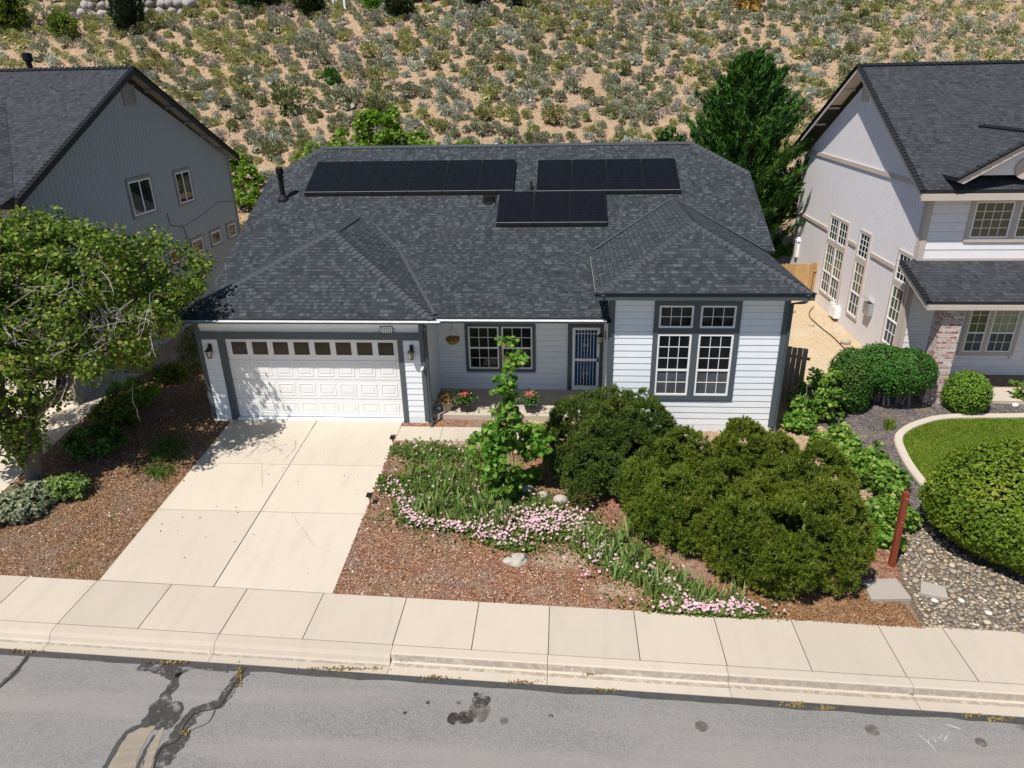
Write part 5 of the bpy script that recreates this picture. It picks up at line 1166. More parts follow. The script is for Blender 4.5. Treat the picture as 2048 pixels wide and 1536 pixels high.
# ------------------------------------------------------------------ mugo pines
def pine(name, lobes, label, mat, seed, dens=150, nl=12, L=.15):
    rng = np.random.default_rng(seed); l0 = lobes[0]; zb = gz(l0[0], l0[1]); e = empty(name, (l0[0], l0[1], zb), label, 'shrub', 'low mugo pines in the front bed')
    core(lobes, 'branches', M['core'], e, .52, zb - .05)
    sub = []
    for l in lobes:
        for _ in range(int(7 * l[3] * l[4] / .9) + 3):
            d = rng.normal(0, 1, 3); d[2] = abs(d[2]) * .9 - .15; d /= np.linalg.norm(d); q = rng.uniform(.24, .46); sub.append((l[0] + d[0] * l[3] * .92, l[1] + d[1] * l[4] * .92, l[2] + d[2] * l[5] * .92 + .03, q, q, q * rng.uniform(.8, 1.15)))
    big = [tuple(l[:3]) + tuple(x * .76 for x in l[3:]) for l in lobes] + sub
    Pc, Nc = shell(big, 26, rng, .15, 2.4, zb + .05, .10)
    k_ = 14; Pp = np.repeat(Pc, k_, 0); Np = np.repeat(Nc, k_, 0); d = rng.normal(0, 1, Pp.shape); d /= np.linalg.norm(d, axis=1)[:, None]; rr = np.repeat(rng.uniform(.07, .16, len(Pc)), k_)[:, None]
    up = Np * .7 + np.array([0, 0, .75]); sg = np.sign((d * up).sum(1))[:, None]; d = d * sg
    P = Pp + d * rr * np.array([.9, .9, 1.25]) + up * .04; N = d * .9 + up * .5
    Pi, Ni = shell([tuple(l[:3]) + tuple(x * .64 for x in l[3:]) for l in lobes], 230, rng, .12, 2.4, zb + .03, .1); P = np.concatenate([P, Pi]); N = np.concatenate([N, Ni * .8 + [0, 0, .3]])
    n = len(P); nl = 12; tufts = np.repeat(P, nl, 0); D = np.repeat(N * .8, nl, 0) + rng.normal(0, .55, (n * nl, 3)); D /= np.linalg.norm(D, axis=1)[:, None]
    ln = .085 * rng.uniform(.7, 1.25, n * nl); C = tufts + D * ln[:, None] * .45; Nn = rng.normal(0, 1, (n * nl, 3))
    V = cards(C, Nn, ln, rng, 'needle', 0, along=D); npmesh('needles', V * 1.0, 4, mat, e)
    tp = Pc[Nc[:, 2] > -.05]; tp = tp[rng.random(len(tp)) < .55]; kq = 26; ax = np.stack([rng.normal(0, .22, len(tp)), rng.normal(0, .22, len(tp)), np.ones(len(tp))], 1); hh = rng.uniform(.10, .24, len(tp))
    A_ = np.repeat(ax, kq, 0); f_ = rng.random(len(A_)); Cq = np.repeat(tp, kq, 0) + A_ * (np.repeat(hh, kq) * f_ + .08)[:, None]; rd = rng.normal(0, 1, Cq.shape); rd[:, 2] = 0; Dq = A_ * .9 + rd * .5; Dq /= np.linalg.norm(Dq, axis=1)[:, None]
    npmesh('new_shoots', cards(Cq + Dq * .03, rng.normal(0, 1, Cq.shape), .075 * rng.uniform(.7, 1.2, len(Cq)), rng, 'needle', 0, along=Dq), 4, M['lf_tip'], e)
    bb = MB()
    for i in range(14):
        a_ = rng.random() * 6.28; l = lobes[rng.integers(len(lobes))]; bb.tube([(l0[0] + .1 * math.cos(a_), l0[1] + .1 * math.sin(a_), zb - .05), (l[0] + .3 * l[3] * math.cos(a_), l[1] + .3 * l[4] * math.sin(a_), zb + .35), (l[0] + .6 * l[3] * math.cos(a_), l[1] + .6 * l[4] * math.sin(a_), l[2])], [.05, .04, .02], 5, cap=False)
    bb.build('stem', M['bark_brown'], e); return e
SHAPES['needle'] = np.array([(-.10, -.5), (.10, -.5), (.04, .5), (-.04, .5)]);
pine('mugo_pine', [(10.65, -2.05, .45, 1.3, 1.15, 1.0), (11.35, -1.75, .35, 1.0, .9, .95), (10.05, -2.3, .25, .85, .85, .8), (10.7, -3.0, .1, 1.1, .7, .65), (11.65, -2.4, .15, .85, .85, .75)], 'dark round mugo pine in front of the wing, left of the other pines', M['lf_pine_dark'], 41)
pine('mugo_pine', [(12.05, -4.0, .0, .95, .85, .62), (12.35, -3.1, .2, .5, .5, .62), (11.7, -4.5, -.1, .6, .5, .45), (12.6, -4.6, -.1, .7, .6, .5)], 'smallest mugo pine, lying low between the two big ones', M['lf_pine'], 42)
pine('mugo_pine', [(13.9, -5.0, .15, 1.35, 1.25, 1.05), (13.75, -2.9, .3, .7, .65, .8), (13.35, -4.7, .05, .7, .6, .65), (14.75, -3.7, .2, .95, .85, .85), (13.2, -5.6, -.1, .8, .7, .65), (14.8, -5.4, .0, .95, .8, .8), (13.9, -6.0, -.15, 1.15, .6, .6), (14.5, -2.9, .2, .7, .6, .7)], 'largest mugo pine, olive green and spreading beside the sidewalk', M['lf_pine'], 43)
# ------------------------------------------------------------------ clipped shrubs
def clipped(name, lobes, label, mat, seed, dens=700, size=.055, amp=.035, stems=0, shape='leaf', depth=.06, zmin=None, grp=None, zb=None):
    rng = np.random.default_rng(seed); l0 = lobes[0]; zb = gz(l0[0], l0[1]) if zb is None else zb; e = empty(name, (l0[0], l0[1], zb), label, 'shrub', grp)
    core(lobes, 'branches', M['core'], e, .9, zb if not stems else None); P, N = shell(lobes, dens, rng, amp, 2.5, (zb + .02) if zmin is None else zmin, depth)
    P = P + N * (rng.random(len(P)) ** 6)[:, None] * .07
    npmesh('foliage', cards(P, N, size * rng.uniform(.7, 1.4, len(P)), rng, shape, .55), len(SHAPES[shape]), mat, e)
    if stems:
        bb = MB()
        for i in range(stems):
            l = lobes[i % len(lobes)]; x, y = l[0] + rng.uniform(-.5, .5) * l[3], l[1] + rng.uniform(-.4, .4) * l[4]; z = gz(x, y)
            bb.tube([(x, y, z - .05), (x + rng.normal(0, .06), y, z + .3), (x + rng.normal(0, .15), y + rng.normal(0, .1), l[2])], [.035, .028, .02], 5, cap=False)
        bb.build('stem', M['bark_pale'], e)
    return e
clipped('boxwood_shrub', [(19.4, -4.6, .52, 2.05, 1.6, 1.22), (19.95, -5.0, .42, 2.1, 1.55, 1.2)], 'huge rounded boxwood cut by the right frame edge, above the cobbles', M['lf_box'], 51, 900, .075, zmin=-.33)
clipped('hedge_shrub', [(17.72, 1.25, .85, .58, .75, .95), (17.72, 1.25, .5, .56, .72, .7)], 'narrow upright dark clipped shrub at the left of the hedge pair', M['lf_hedge'], 52, 1000, .06)
clipped('hedge_shrub', [(18.55, 1.35, 1.25, .75, .75, .62), (19.3, 1.3, 1.15, .72, .75, .62), (18.9, 1.3, 1.1, .95, .78, .65)], 'wide dark clipped hedge raised on bare stems beside the brick pillar', M['lf_hedge'], 53, 1000, .06, stems=14, zmin=.5)
clipped('ball_shrub', [(20.85, .95, .62, .60, .60, .62)], 'yellow green clipped ball in front of the porch slab', M['lf_ball'], 54, 1100, .055)
# ------------------------------------------------------------------ young maple in the bed
s0 = G(1003, 1000); sx, sy, sz = s0
bushtree('young_maple_tree', s0, [(sx + .05, sy, sz + .55, .40, .36, .5), (sx - .05, sy, sz + 1.2, .52, .45, .55), (sx + .75, sy + .3, sz + 1.3, .42, .4, .42), (sx - .35, sy, sz + 1.45, .38, .4, .35), (sx + .1, sy + .1, sz + 2.0, .45, .42, .5), (sx + .12, sy + .1, sz + 2.8, .26, .26, .5), (sx + .22, sy + .1, sz + 3.55, .15, .15, .42), (sx + .25, sy + .1, sz + 4.05, .16, .15, .25), (sx + .55, sy + .1, sz + 3.7, .14, .12, .14)], 210, 26, .17, .13, 'lf_maple', 'slim young maple with bright lobed leaves in front of the porch', 'tree', 61, .035, 'maple', -.14, stem=.3)
for i, (px, py, s_, lb) in enumerate(((1052, 965, .5, 'small yellow green maple sucker at the foot of the dark mugo pine'), (1060, 870, .35, 'little leafy maple shoot between the young maple and the front walk'))):
    p = G(px, py); bushtree('maple_sucker', p, [(p[0], p[1], p[2] + .5 * s_, .6 * s_, .5 * s_, .4 * s_)], 14, 20, .15, .12, 'lf_lime', lb, 'shrub', 65 + i, .01, 'maple', -.5, stem=.1)
# ------------------------------------------------------------------ currant bushes on the right
for i, (px, py, rx, h, lb) in enumerate(((1625, 835, .75, 1.25, 'tall leafy green currant bush beside the wing corner and brown gate'), (1668, 905, .6, .6, 'lower currant bush just in front of the tall one by the gate'), (1700, 935, .75, .65, 'broad currant bush left of the lawn edging, at its curve'), (1745, 985, .7, .65, 'currant bush right of the largest pine, uphill of the red post'), (1770, 1045, .6, .5, 'currant bush whose leaves touch the top of the red post'), (1765, 1090, .32, .3, 'small currant bush at the foot of the red post'), (1595, 860, .35, .45, 'small light green bush at the foot of the white wing corner'))):
    p = G(px, py); bushtree('currant_bush', p, [(p[0], p[1], p[2] + h * .45, rx, rx * .8, h * .55), (p[0] + rx * .3, p[1] + .1, p[2] + h * .85, rx * .55, rx * .5, h * .3)], int(70 * rx / .7), 30, .2, .105, 'lf_vine', lb, 'shrub', 71 + i, .02, 'round', -.22, 'bark_pale', stem=.08)
# ------------------------------------------------------------------ left bed shrubs
for i, (px, py, rx, h, mt, sh, sz_, lb) in enumerate(((200, 905, .8, .75, 'lf_hedge', 'round', .10, 'dark low bush behind the trunk of the large left tree'), (275, 812, .75, .85, 'lf_ball', 'leaf', .10, 'yellow tipped shrub between the big tree and the garage corner'), (235, 850, .7, .7, 'lf_left', 'round', .10, 'dull green bush between the dark bush and the yellow tipped one'), (345, 760, .6, .5, 'lf_left', 'leaf', .09, 'low green shrub on the mulch nearest the garage corner'), (135, 992, .5, .5, 'lf_iris', 'leaf', .11, 'leafy green plant just right of the big tree trunk'))):
    p = G(px, py); bushtree('garden_shrub', p, [(p[0], p[1], p[2] + h * .5, rx, rx * .8, h * .55)], 45, 45, .2, sz_, mt, lb, 'shrub', 81 + i, .02, sh, -.3, stem=.08)
for i, (px, py, rx, lb) in enumerate(((40, 1030, .62, 'pale silvery green shrub at the left frame edge in front of the tree'), (85, 1005, .4, 'small silvery shrub touching the trunk of the large left tree'))):
    p = G(px, py); clipped('silver_shrub', [(p[0], p[1], p[2] + .2, rx, rx * .8, .38), (p[0] - .4, p[1] - .2, p[2] + .15, rx * .7, rx * .6, .35)], lb, M['lf_silver'], 91 + i, 700, .10, .16, shape='leaf', depth=.25)
# ================================================================== FLOWER BED
rng = np.random.default_rng(77)
def scatter(px_polys, n, bedonly=True):
    out = []
    for (cx, cy, rx, ry, rot, wt) in px_polys:
        k_ = int(n * wt); a_ = rng.random(k_) * 6.28; r = np.sqrt(rng.random(k_)) ; r = np.where(rng.random(k_) < .5, r, np.abs(rng.normal(0, .85, k_))); x = np.cos(a_) * r * rx; y = np.sin(a_) * r * ry
        c, s_ = math.cos(rot), math.sin(rot)
        for i in range(k_): out.append(G(cx + x[i] * c - y[i] * s_, cy + x[i] * s_ + y[i] * c))
    out = np.array(out); return out[(out[:, 0] > 4.86 + .02 * out[:, 1]) & (out[:, 1] + .0345 * out[:, 0] > -6.52) & (out[:, 1] < -1.03)] if bedonly else out
patch = [(840, 905, 60, 14, 0, .10), (900, 912, 110, 14, .0, .10), (790, 975, 45, 20, .2, .08), (830, 1030, 45, 28, .4, .10), (900, 1055, 90, 12, .1, .10), (1080, 1055, 130, 34, .05, .3), (1010, 1090, 60, 14, .2, .06), (950, 985, 110, 55, 0, .10), (1200, 1105, 90, 30, .5, .10), (1300, 1150, 70, 22, .5, .06), (1390, 1225, 90, 20, .1, .14), (1470, 1225, 60, 16, .1, .06), (1080, 1010, 60, 22, 0, .05), (1240, 1130, 60, 20, .6, .05), (1345, 1190, 60, 18, .6, .05)]
patch += [(930, 985, 100, 60, 0, .2), (860, 960, 60, 45, .2, .1), (1250, 1120, 90, 36, .5, .12), (1400, 1205, 90, 24, .3, .08)]
P = scatter(patch, 16000); P[:, 2] += rng.uniform(.01, .16, len(P)); N = np.tile([0, -.15, 1.], (len(P), 1))
o = npmesh('ground_cover', cards(P, N, rng.uniform(.045, .10, len(P)), rng, 'leaf', .7), 6, M['lf_cover']); tag(o, 'low green leafy ground cover beneath the pink flowers', 'ground cover', kind='stuff')
fl = [(840, 905, 60, 14, 0, .016), (930, 910, 90, 12, .0, .010), (790, 975, 45, 18, .2, .03), (810, 1010, 38, 14, .3, .06), (835, 1045, 45, 12, .35, .09), (905, 1062, 75, 9, .05, .12), (1065, 1055, 110, 26, .05, .40), (1130, 1040, 60, 15, .1, .07), (1000, 1085, 60, 16, .15, .10), (950, 985, 110, 50, 0, .07), (1200, 1110, 80, 25, .5, .10), (1310, 1155, 70, 20, .5, .05), (1390, 1228, 80, 15, .1, .20), (1475, 1225, 55, 12, .1, .09), (1180, 1145, 12, 30, .5, .015), (1560, 860, 30, 14, .2, .02), (1640, 905, 18, 25, .3, .02), (1345, 1190, 60, 18, .6, .04)]
P = scatter(fl, 1150); P[:, 2] += rng.uniform(.10, .24, len(P)); VV = []
for p in P:
    n_ = np.array([rng.normal(0, .3), rng.normal(-.3, .3), 1]); n_ /= np.linalg.norm(n_); u = np.cross(n_, [1, 0, 0]); u /= np.linalg.norm(u); v_ = np.cross(n_, u); r = rng.uniform(.022, .036); a0 = rng.random() * 6.28
    for k_ in range(4):
        a_ = a0 + k_ * math.pi / 2; d = u * math.cos(a_) + v_ * math.sin(a_); q = -u * math.sin(a_) + v_ * math.cos(a_)
        VV.append([p, p + d * r * .6 + q * r * .55 + n_ * .006, p + d * r + q * r * .25 + n_ * .01, p + d * r - q * r * .25 + n_ * .01, p + d * r * .6 - q * r * .55 + n_ * .006])
o = npmesh('pink_flowers', np.array(VV), 5, M['petal']); tag(o, 'mass of small pale pink four petalled flowers edging the front bed', 'flowers', kind='stuff')
def iris_mesh(seed, n=19, h=.5):
    rg = random.Random(seed); bb = MB()
    for i in range(n):
        a_ = rg.uniform(0, 6.28); r = rg.uniform(0, .13); x, y = r * math.cos(a_), r * math.sin(a_); d = rg.uniform(0, 6.28); lean = rg.uniform(.05, .45); L = h * rg.uniform(.65, 1.15); w_ = rg.uniform(.017, .028); pr = None; tn = rg.uniform(0, 3.14)
        ux, uy = math.cos(tn) * w_, math.sin(tn) * w_
        for k_ in range(5):
            f = k_ / 4; cx, cy, cz = x + math.cos(d) * lean * L * f ** 1.8, y + math.sin(d) * lean * L * f ** 1.8, L * f * (1 - .25 * lean * f); ww = (1 - f ** 2.5) + .03
            a, b_ = (cx - ux * ww, cy - uy * ww, cz), (cx + ux * ww, cy + uy * ww, cz)
            if pr:
                n0 = len(bb.v)
                if k_ == 1: bb.v += [pr[0], pr[1]]; base_i = n0; n0 += 2
                bb.v += [a, b_]; bb.f.append((li, li + 1, n0 + 1, n0) if k_ > 1 else (base_i, base_i + 1, n0 + 1, n0)); bb.uv.append(None); bb.mi.append(0); li = n0
            pr = (a, b_)
    return bb
protos = []
for i in range(5): o = iris_mesh(i).build('iris_clump', M['lf_iris']); protos.append(o)
ipx = [(858, 935), (890, 950), (925, 955), (955, 948), (985, 962), (870, 975), (905, 985), (940, 990), (975, 995), (1010, 1010), (850, 1005), (885, 1018), (920, 1025), (955, 1030), (990, 1035), (1025, 1040), (860, 1035), (900, 1045), (1000, 1060), (1160, 1070), (1180, 1095), (1205, 1085), (1230, 1100), (1245, 1075), (1175, 1120), (1210, 1125), (1250, 1130), (1275, 1110), (1290, 1145), (1310, 1165), (1330, 1150), (1300, 1185), (1335, 1195), (1365, 1180), (1390, 1200), (1360, 1160), (1440, 1205), (1460, 1190), (1475, 1215), (1230, 1155), (1270, 1165), (940, 935), (1260, 1060), (835, 950), (872, 945), (905, 962), (942, 968), (970, 975), (998, 985), (845, 982), (888, 998), (915, 1008), (948, 1012), (978, 1018), (1008, 1030), (838, 1018), (872, 1028), (935, 1045), (965, 1048), (1150, 1085), (1195, 1108), (1222, 1118), (1262, 1122), (1290, 1128), (1245, 1148), (1322, 1180), (1350, 1172), (1380, 1190), (1410, 1195), (1345, 1210), (1400, 1215)]
for i, (px, py) in enumerate(ipx):
    p = G(px + rng.normal(0, 4), py + 6 + rng.normal(0, 3)); pr = protos[i % 5]; o = pr if i < 5 else pr.copy()
    if i >= 5: COL.objects.link(o)
    o.location = p; o.rotation_euler = (0, 0, rng.random() * 6.28); s_ = rng.uniform(.8, 1.15); o.scale = (s_, s_, s_)
    reg = (('back row left of the young maple', 'middle of the patch left of the young maple', 'front row left of the young maple')[0 if py < 965 else (1 if py < 1010 else 2)]) if px < 1050 else (('back of the patch left of the low pine' if py < 1105 else 'front of the patch below the low pine') if px < 1300 else ('sidewalk end of the bed' if py > 1190 else 'just below the largest pine'))
    tag(o, 'iris clump of upright sword leaves, ' + reg, 'plant', 'iris clumps ' + reg)
# daylily by the lawn edging, rose at the right edge
p = G(1778, 858); o = iris_mesh(31, 40, .38).build('daylily_clump', M['lf_vine']); o.location = p; tag(o, 'single arching grassy clump on dark gravel left of the lawn curve', 'plant')
p = G(2042, 800); bushtree('rose_bush', (p[0], p[1], gz(p[0], p[1])), [(p[0], p[1], p[2] + .35, .35, .3, .3)], 16, 20, .12, .08, 'lf_vine', 'small rose bush at the right frame edge before the porch slab', 'shrub', 97, .01, 'round', -.4, stem=.05)
p = G(2030, 815); bb = MB()
# ------------------------------------------------------------------ lawn and litter
def polyscatter(poly, n, rng, z=0):
    x0, x1 = min(p[0] for p in poly), max(p[0] for p in poly); y0, y1 = min(p[1] for p in poly), max(p[1] for p in poly); out = []
    A = np.array(poly)
    while sum(len(o_) for o_ in out) < n:
        X = rng.uniform(x0, x1, n); Y = rng.uniform(y0, y1, n); ins = np.zeros(n, bool)
        for i in range(len(A)):
            a_, b_ = A[i], A[(i + 1) % len(A)]
            c = ((a_[1] > Y) != (b_[1] > Y)); xi = (b_[0] - a_[0]) * (Y - a_[1]) / (b_[1] - a_[1] + 1e-12) + a_[0]; ins ^= c & (X < xi)
        out.append(np.stack([X[ins], Y[ins]], 1))
    Q = np.concatenate(out)[:n]; return np.array([(x, y, gz(x, y) + z) for x, y in Q])
P = polyscatter([(17.9, 2.4), (24.5, 2.2), (24.5, -4), (18, -4.4)] and [q for q in lp if q[0] < 24.5] + [(24.5, -4.5), (24.5, 1.45)], 80000, rng, .03); al = np.stack([rng.normal(0, .35, len(P)), rng.normal(0, .35, len(P)), np.ones(len(P))], 1)
keep = np.array([mnoise.noise(Vector((x * .9, y * .9, 0))) for x, y, z in P]) > -.72; P, al = P[keep], al[keep]
SHAPES['blade'] = np.array([(-.14, -.5), (.14, -.5), (.03, .5)])
o = npmesh('lawn', cards(P, rng.normal(0, 1, P.shape), rng.uniform(.06, .11, len(P)), rng, 'blade', 0, along=al), 3, M['grass']); tag(o, 'curved mown green lawn inside the pale concrete edging', 'lawn', kind='stuff')
bed = [(4.75, YW(4.75)), (12.6, YW(12.6)), (11.5, -5.3), (10, -4.6), (7, -4.2), (5.2, -3.4), (4.8, -1.2)]
chipm = leafmat('bark_chips', [(0, (.11, .045, .028)), (.4, (.27, .12, .07)), (.75, (.39, .22, .13)), (.95, (.50, .36, .27)), (1, (.66, .56, .48))], .0)
P = polyscatter(bed, 16000, rng, .02); o = npmesh('bark_chips', cards(P, np.tile([0, 0, 1.], (len(P), 1)), rng.uniform(.015, .045, len(P)), rng, 'quad', .5), 4, chipm); tag(o, 'red brown bark chips strewn over the front gravel bed', 'mulch', kind='stuff')
P = polyscatter([(-4.7, YW(-4.7)), (-.5, YW(-.5)), (-.3, -.2), (-4.7, 1)], 15000, rng, .02); o = npmesh('bark_chips', cards(P, np.tile([0, 0, 1.], (len(P), 1)), rng.uniform(.015, .045, len(P)), rng, 'quad', .5), 4, chipm); tag(o, 'brown bark chips strewn over the bed left of the driveway', 'mulch', kind='stuff')
ndl = leafmat('dropped_needles', [(0, (.13, .055, .025)), (.5, (.23, .11, .055)), (.9, (.35, .20, .11)), (1, (.55, .38, .24))], .0)
P = polyscatter([(13.0, YW(13) - .03), (16.4, YW(16.4) - .05), (16.2, -6.4), (15.5, -5.6), (14.5, -6.2), (13, -6.2)], 9000, rng, .02); P[:, 2] = np.maximum(P[:, 2], np.where(P[:, 1] + .0345 * P[:, 0] < -6.43, -.708, -9)); o = npmesh('dropped_needles', cards(P, np.tile([0, 0, 1.], (len(P), 1)), rng.uniform(.04, .09, len(P)), rng, 'needle', .4), 4, ndl); tag(o, 'rust coloured dropped pine needles beside the sidewalk', 'litter', kind='stuff')
P = scatter([(335, 900, 40, 22, -.4, .3), (320, 945, 30, 14, 0, .2), (390, 700, 30, 50, 0, .5)], 2600, False); al = np.stack([rng.normal(0, .5, len(P)), rng.normal(0, .5, len(P)), np.ones(len(P))], 1); P[:, 2] += .06
o = npmesh('weeds', cards(P, rng.normal(0, 1, P.shape), rng.uniform(.08, .2, len(P)), rng, 'blade', 0, along=al), 3, M['lf_cover']); tag(o, 'weedy green patches in the shaded mulch left of the drive', 'weeds', kind='stuff')
gp = []
for (px, py, rx, ry, k_) in ((690, 1338, 60, 3, 50), (1040, 1365, 30, 3, 30), (870, 1355, 25, 3, 30), (1200, 1380, 25, 3, 20), (1590, 1410, 20, 4, 40), (1655, 1417, 15, 3, 25), (1945, 1432, 20, 3, 25), (1995, 1438, 20, 3, 25), (85, 1274, 18, 3, 60), (427, 1298, 8, 5, 50), (812, 1322, 8, 2, 15), (1185, 1348, 14, 2, 30), (1825, 1388, 9, 3, 20), (335, 1325, 40, 3, 30), (52, 1303, 30, 3, 25), (370, 1465, 6, 4, 25), (480, 1352, 6, 20, 30)):
    for _ in range(k_ * 2): gp.append(onZ(px + rng.normal(0, rx * .6), py + rng.normal(0, ry * .6), -.885))
P = np.array(gp); al = np.stack([rng.normal(0, .8, len(P)), rng.normal(0, .8, len(P)), np.ones(len(P)) * .6], 1); P[:, 2] += .01
o = npmesh('gutter_weeds', cards(P, rng.normal(0, 1, P.shape), rng.uniform(.03, .075, len(P)), rng, 'leaf', 0, along=al), 6, M['lf_dry']); tag(o, 'dry tufts of weeds growing in the gutter joints', 'weeds', kind='stuff')
# ================================================================== ROCKS
def rock(name, p, s, mat, label=None, cat='rock', group=None, seed=0, sub=2, amp=.22, parent=None, flat=0):
    bm = bmesh.new(); bmesh.ops.create_icosphere(bm, subdivisions=sub, radius=1)
    for v in bm.verts:
        k = 1 + amp * (mnoise.noise(v.co * 1.1 + Vector((seed * 3.1, 0, 0))) + .4 * mnoise.noise(v.co * 3 + Vector((0, seed * 2.3, 0))))
        v.co = Vector((v.co.x * s[0] * k, v.co.y * s[1] * k, v.co.z * s[2] * k))
        if flat and v.co.z > s[2] * flat: v.co.z = s[2] * flat + (v.co.z - s[2] * flat) * .15
    me = bpy.data.meshes.new(name); bm.to_mesh(me); bm.free(); me.materials.append(mat)
    me.polygons.foreach_set('use_smooth', [True] * len(me.polygons))
    o = bpy.data.objects.new(name, me); COL.objects.link(o); o.location = p
    if label: tag(o, label, cat, group)
    return o
rg = random.Random(3)
p = G(1033, 1122); o = rock('flat_rock', (p[0], p[1], p[2] + .02), (.27, .20, .13), M['rock'], 'pale flat topped rock alone on the mulch near the sidewalk', seed=4, sub=3, amp=.4, flat=.6); o.rotation_euler = (0, 0, .4)
for i, (px, py, s_, lb) in enumerate(((1055, 985, .30, 'grey boulder in shade left of the dark mugo pine'), (1085, 995, .24, 'grey boulder in shade, middle of three under the dark mugo pine'), (1122, 1005, .32, 'largest shaded boulder under the front of the dark mugo pine'), (1690, 688, .28, 'brown rock on the sandy side yard nearest the hedge'), (1585, 625, .2, 'small rock on the side yard sand by the cedar fence'), (1622, 652, .16, 'tiny rock on the side yard sand below the meter boxes'), (1782, 942, .17, 'orange tan stone touching the lawn edging'), (1372, 872, .10, 'small pale stone on the dirt in front of the tall wing window'), (877, 822, .12, 'white stone on the porch slab left of the flower pots'), (2030, 812, .14, 'white stone on the dark gravel at the right frame edge'), (1790, 1020, .22, 'pale flat stone beside the currant bush at the red post top'), (1195, 975, .25, 'grey stone half hidden between dark pine and low pine'))):
    p = G(px, py) if i != 8 else (5.86, .5, .12)
    rock('stone', (p[0], p[1], p[2] + s_ * .25), (s_ * .6, s_ * .5, s_ * .42), M['rock'] if i not in (8, 9, 7) else M['vinyl'], lb, seed=i + 7)
cp = [rock('river_cobble', (0, 0, 0), (1, .78, .5), M['cobble'], seed=40 + i, sub=2, amp=.18) for i in range(6)]
cob = []
poly = [(16.45, YW(16.45) - .02), (19.8, YW(19.8) - .02), (19.8, -6.2), (18.2, -5.3), (17.4, -3.7), (16.85, -4.3), (16.75, -5.2), (16.55, -5.6), (16.5, -6.0)]
rngc = np.random.default_rng(9); Q = polyscatter(poly, 6500, rngc)
for x, y, z in Q:
    s_ = .03 + .060 * rg.random() ** 2.2
    if all((x - a) ** 2 + (y - b_) ** 2 > ((s_ + c) * .80) ** 2 for a, b_, c, _ in cob): cob.append((x, y, s_, z))
cob.sort(key=lambda c: -c[2]); print('cobbles', len(cob))
lim = 240
for i, (x, y, s_, z) in enumerate(cob[:lim]):
    o = cp[i % 6] if i < 6 else cp[i % 6].copy()
    if i >= 6: COL.objects.link(o)
    o.location = (x, y, z + .014 + s_ * .25); o.scale = (s_, s_, s_ * rg.uniform(.8, 1.1)); o.rotation_euler = (rg.uniform(-.2, .2), rg.uniform(-.2, .2), rg.random() * 6.28)
    near = 'under the boxwood' if x > 17.6 and y > -6.9 else ('by the sidewalk' if y < -6.1 else 'around the red post')
    tag(o, 'rounded river cobble in the stone bed ' + near, 'cobble', 'river cobbles ' + near)
bb = MB()
base = [np.array([v.co[:] for v in c.data.vertices]) for c in cp]; fcs = [[tuple(f.vertices) for f in c.data.polygons] for c in cp]
V_, F_ = [], []; off = 0
for i, (x, y, s_, z) in enumerate(cob[lim:]):
    a_ = rg.random() * 6.28; c, s2 = math.cos(a_), math.sin(a_); B_ = base[i % 6] * s_; X = B_[:, 0] * c - B_[:, 1] * s2 + x; Y = B_[:, 0] * s2 + B_[:, 1] * c + y
    V_ += list(zip(X, Y, B_[:, 2] + z + .014 + s_ * .25)); F_ += [tuple(k + off for k in f) for f in fcs[i % 6]]; off += len(B_)
me = bpy.data.meshes.new('small_cobbles'); me.from_pydata(V_, [], F_); me.materials.append(M['cobble']); me.polygons.foreach_set('use_smooth', [True] * len(me.polygons)); o = bpy.data.objects.new('small_cobbles', me); COL.objects.link(o); tag(o, 'small pebbles filling the gaps of the cobble bed', 'pebbles', kind='stuff')
# ================================================================== SMALL THINGS
p = G(1783, 1131); top = onY(1813, 984, p[1] + .0)
bb = MB(); d = Vector(top) - Vector(p); bb.prism([(p[0] - .055, p[1] - .055, p[2] - .1), (p[0] + .055, p[1] - .055, p[2] - .1), (p[0] + .055, p[1] + .055, p[2] - .1), (p[0] - .055, p[1] + .055, p[2] - .1)], (d.x, d.y, d.z + .1))
e = empty('wooden_post', p, 'leaning rust red wooden post on the dirt above the utility cover', 'post'); bb.build('post', M['red_wood'], e, bevel=.006)
bb = MB(); q = Vector(p) + d * .6
for f in (.62, .93): q = Vector(p) + d * f; bb.box((q.x - .01, q.y - .063, q.z - .012), (q.x + .02, q.y - .056, q.z + .012))
bb.build('nail_plate', M['galv'], e)
c4 = [G(1722, 1162), G(1792, 1158), G(1822, 1204), G(1741, 1206)]; zc = max(c[2] for c in c4) + .03
e = empty('utility_box_cover', c4[0], 'square concrete utility lid set in the ground near the sidewalk', 'utility cover')
bb = MB(); bb.prism([(a[0], a[1], zc - .1) for a in c4], (0, 0, .1)); bb.build('cover_frame', M['concrete_grey'], e, bevel=.012)
ctr = Vector((sum(a[0] for a in c4) / 4, sum(a[1] for a in c4) / 4, 0)); bb = MB(); bb.prism([(ctr.x + (a[0] - ctr.x) * .8, ctr.y + (a[1] - ctr.y) * .8, zc) for a in c4], (0, 0, .012)); bb.build('cover_lid', M['concrete_grey'], e, bevel=.005)
bb = MB(); q = G(1862, 1185); bb.prism([(q[0] - .28, q[1] - .12, q[2]), (q[0] + .2, q[1] - .25, q[2]), (q[0] + .3, q[1] + .1, q[2]), (q[0] - .1, q[1] + .25, q[2])], (0, 0, .09)); o = bb.build('paving_slab', M['concrete_grey'], bevel=.012); tag(o, 'broken grey slab among the cobbles right of the utility lid', 'slab')
bb = MB(); hp = [Vector(G(*q)) + Vector((0, 0, .03)) for q in ((1752, 1102), (1742, 1112), (1722, 1122), (1705, 1124), (1680, 1120))]; bb.tube(smooth_path(hp, 5), .018, 6); o = bb.build('irrigation_hose', M['black']); tag(o, 'short black irrigation hose on dirt left of the red post', 'hose')
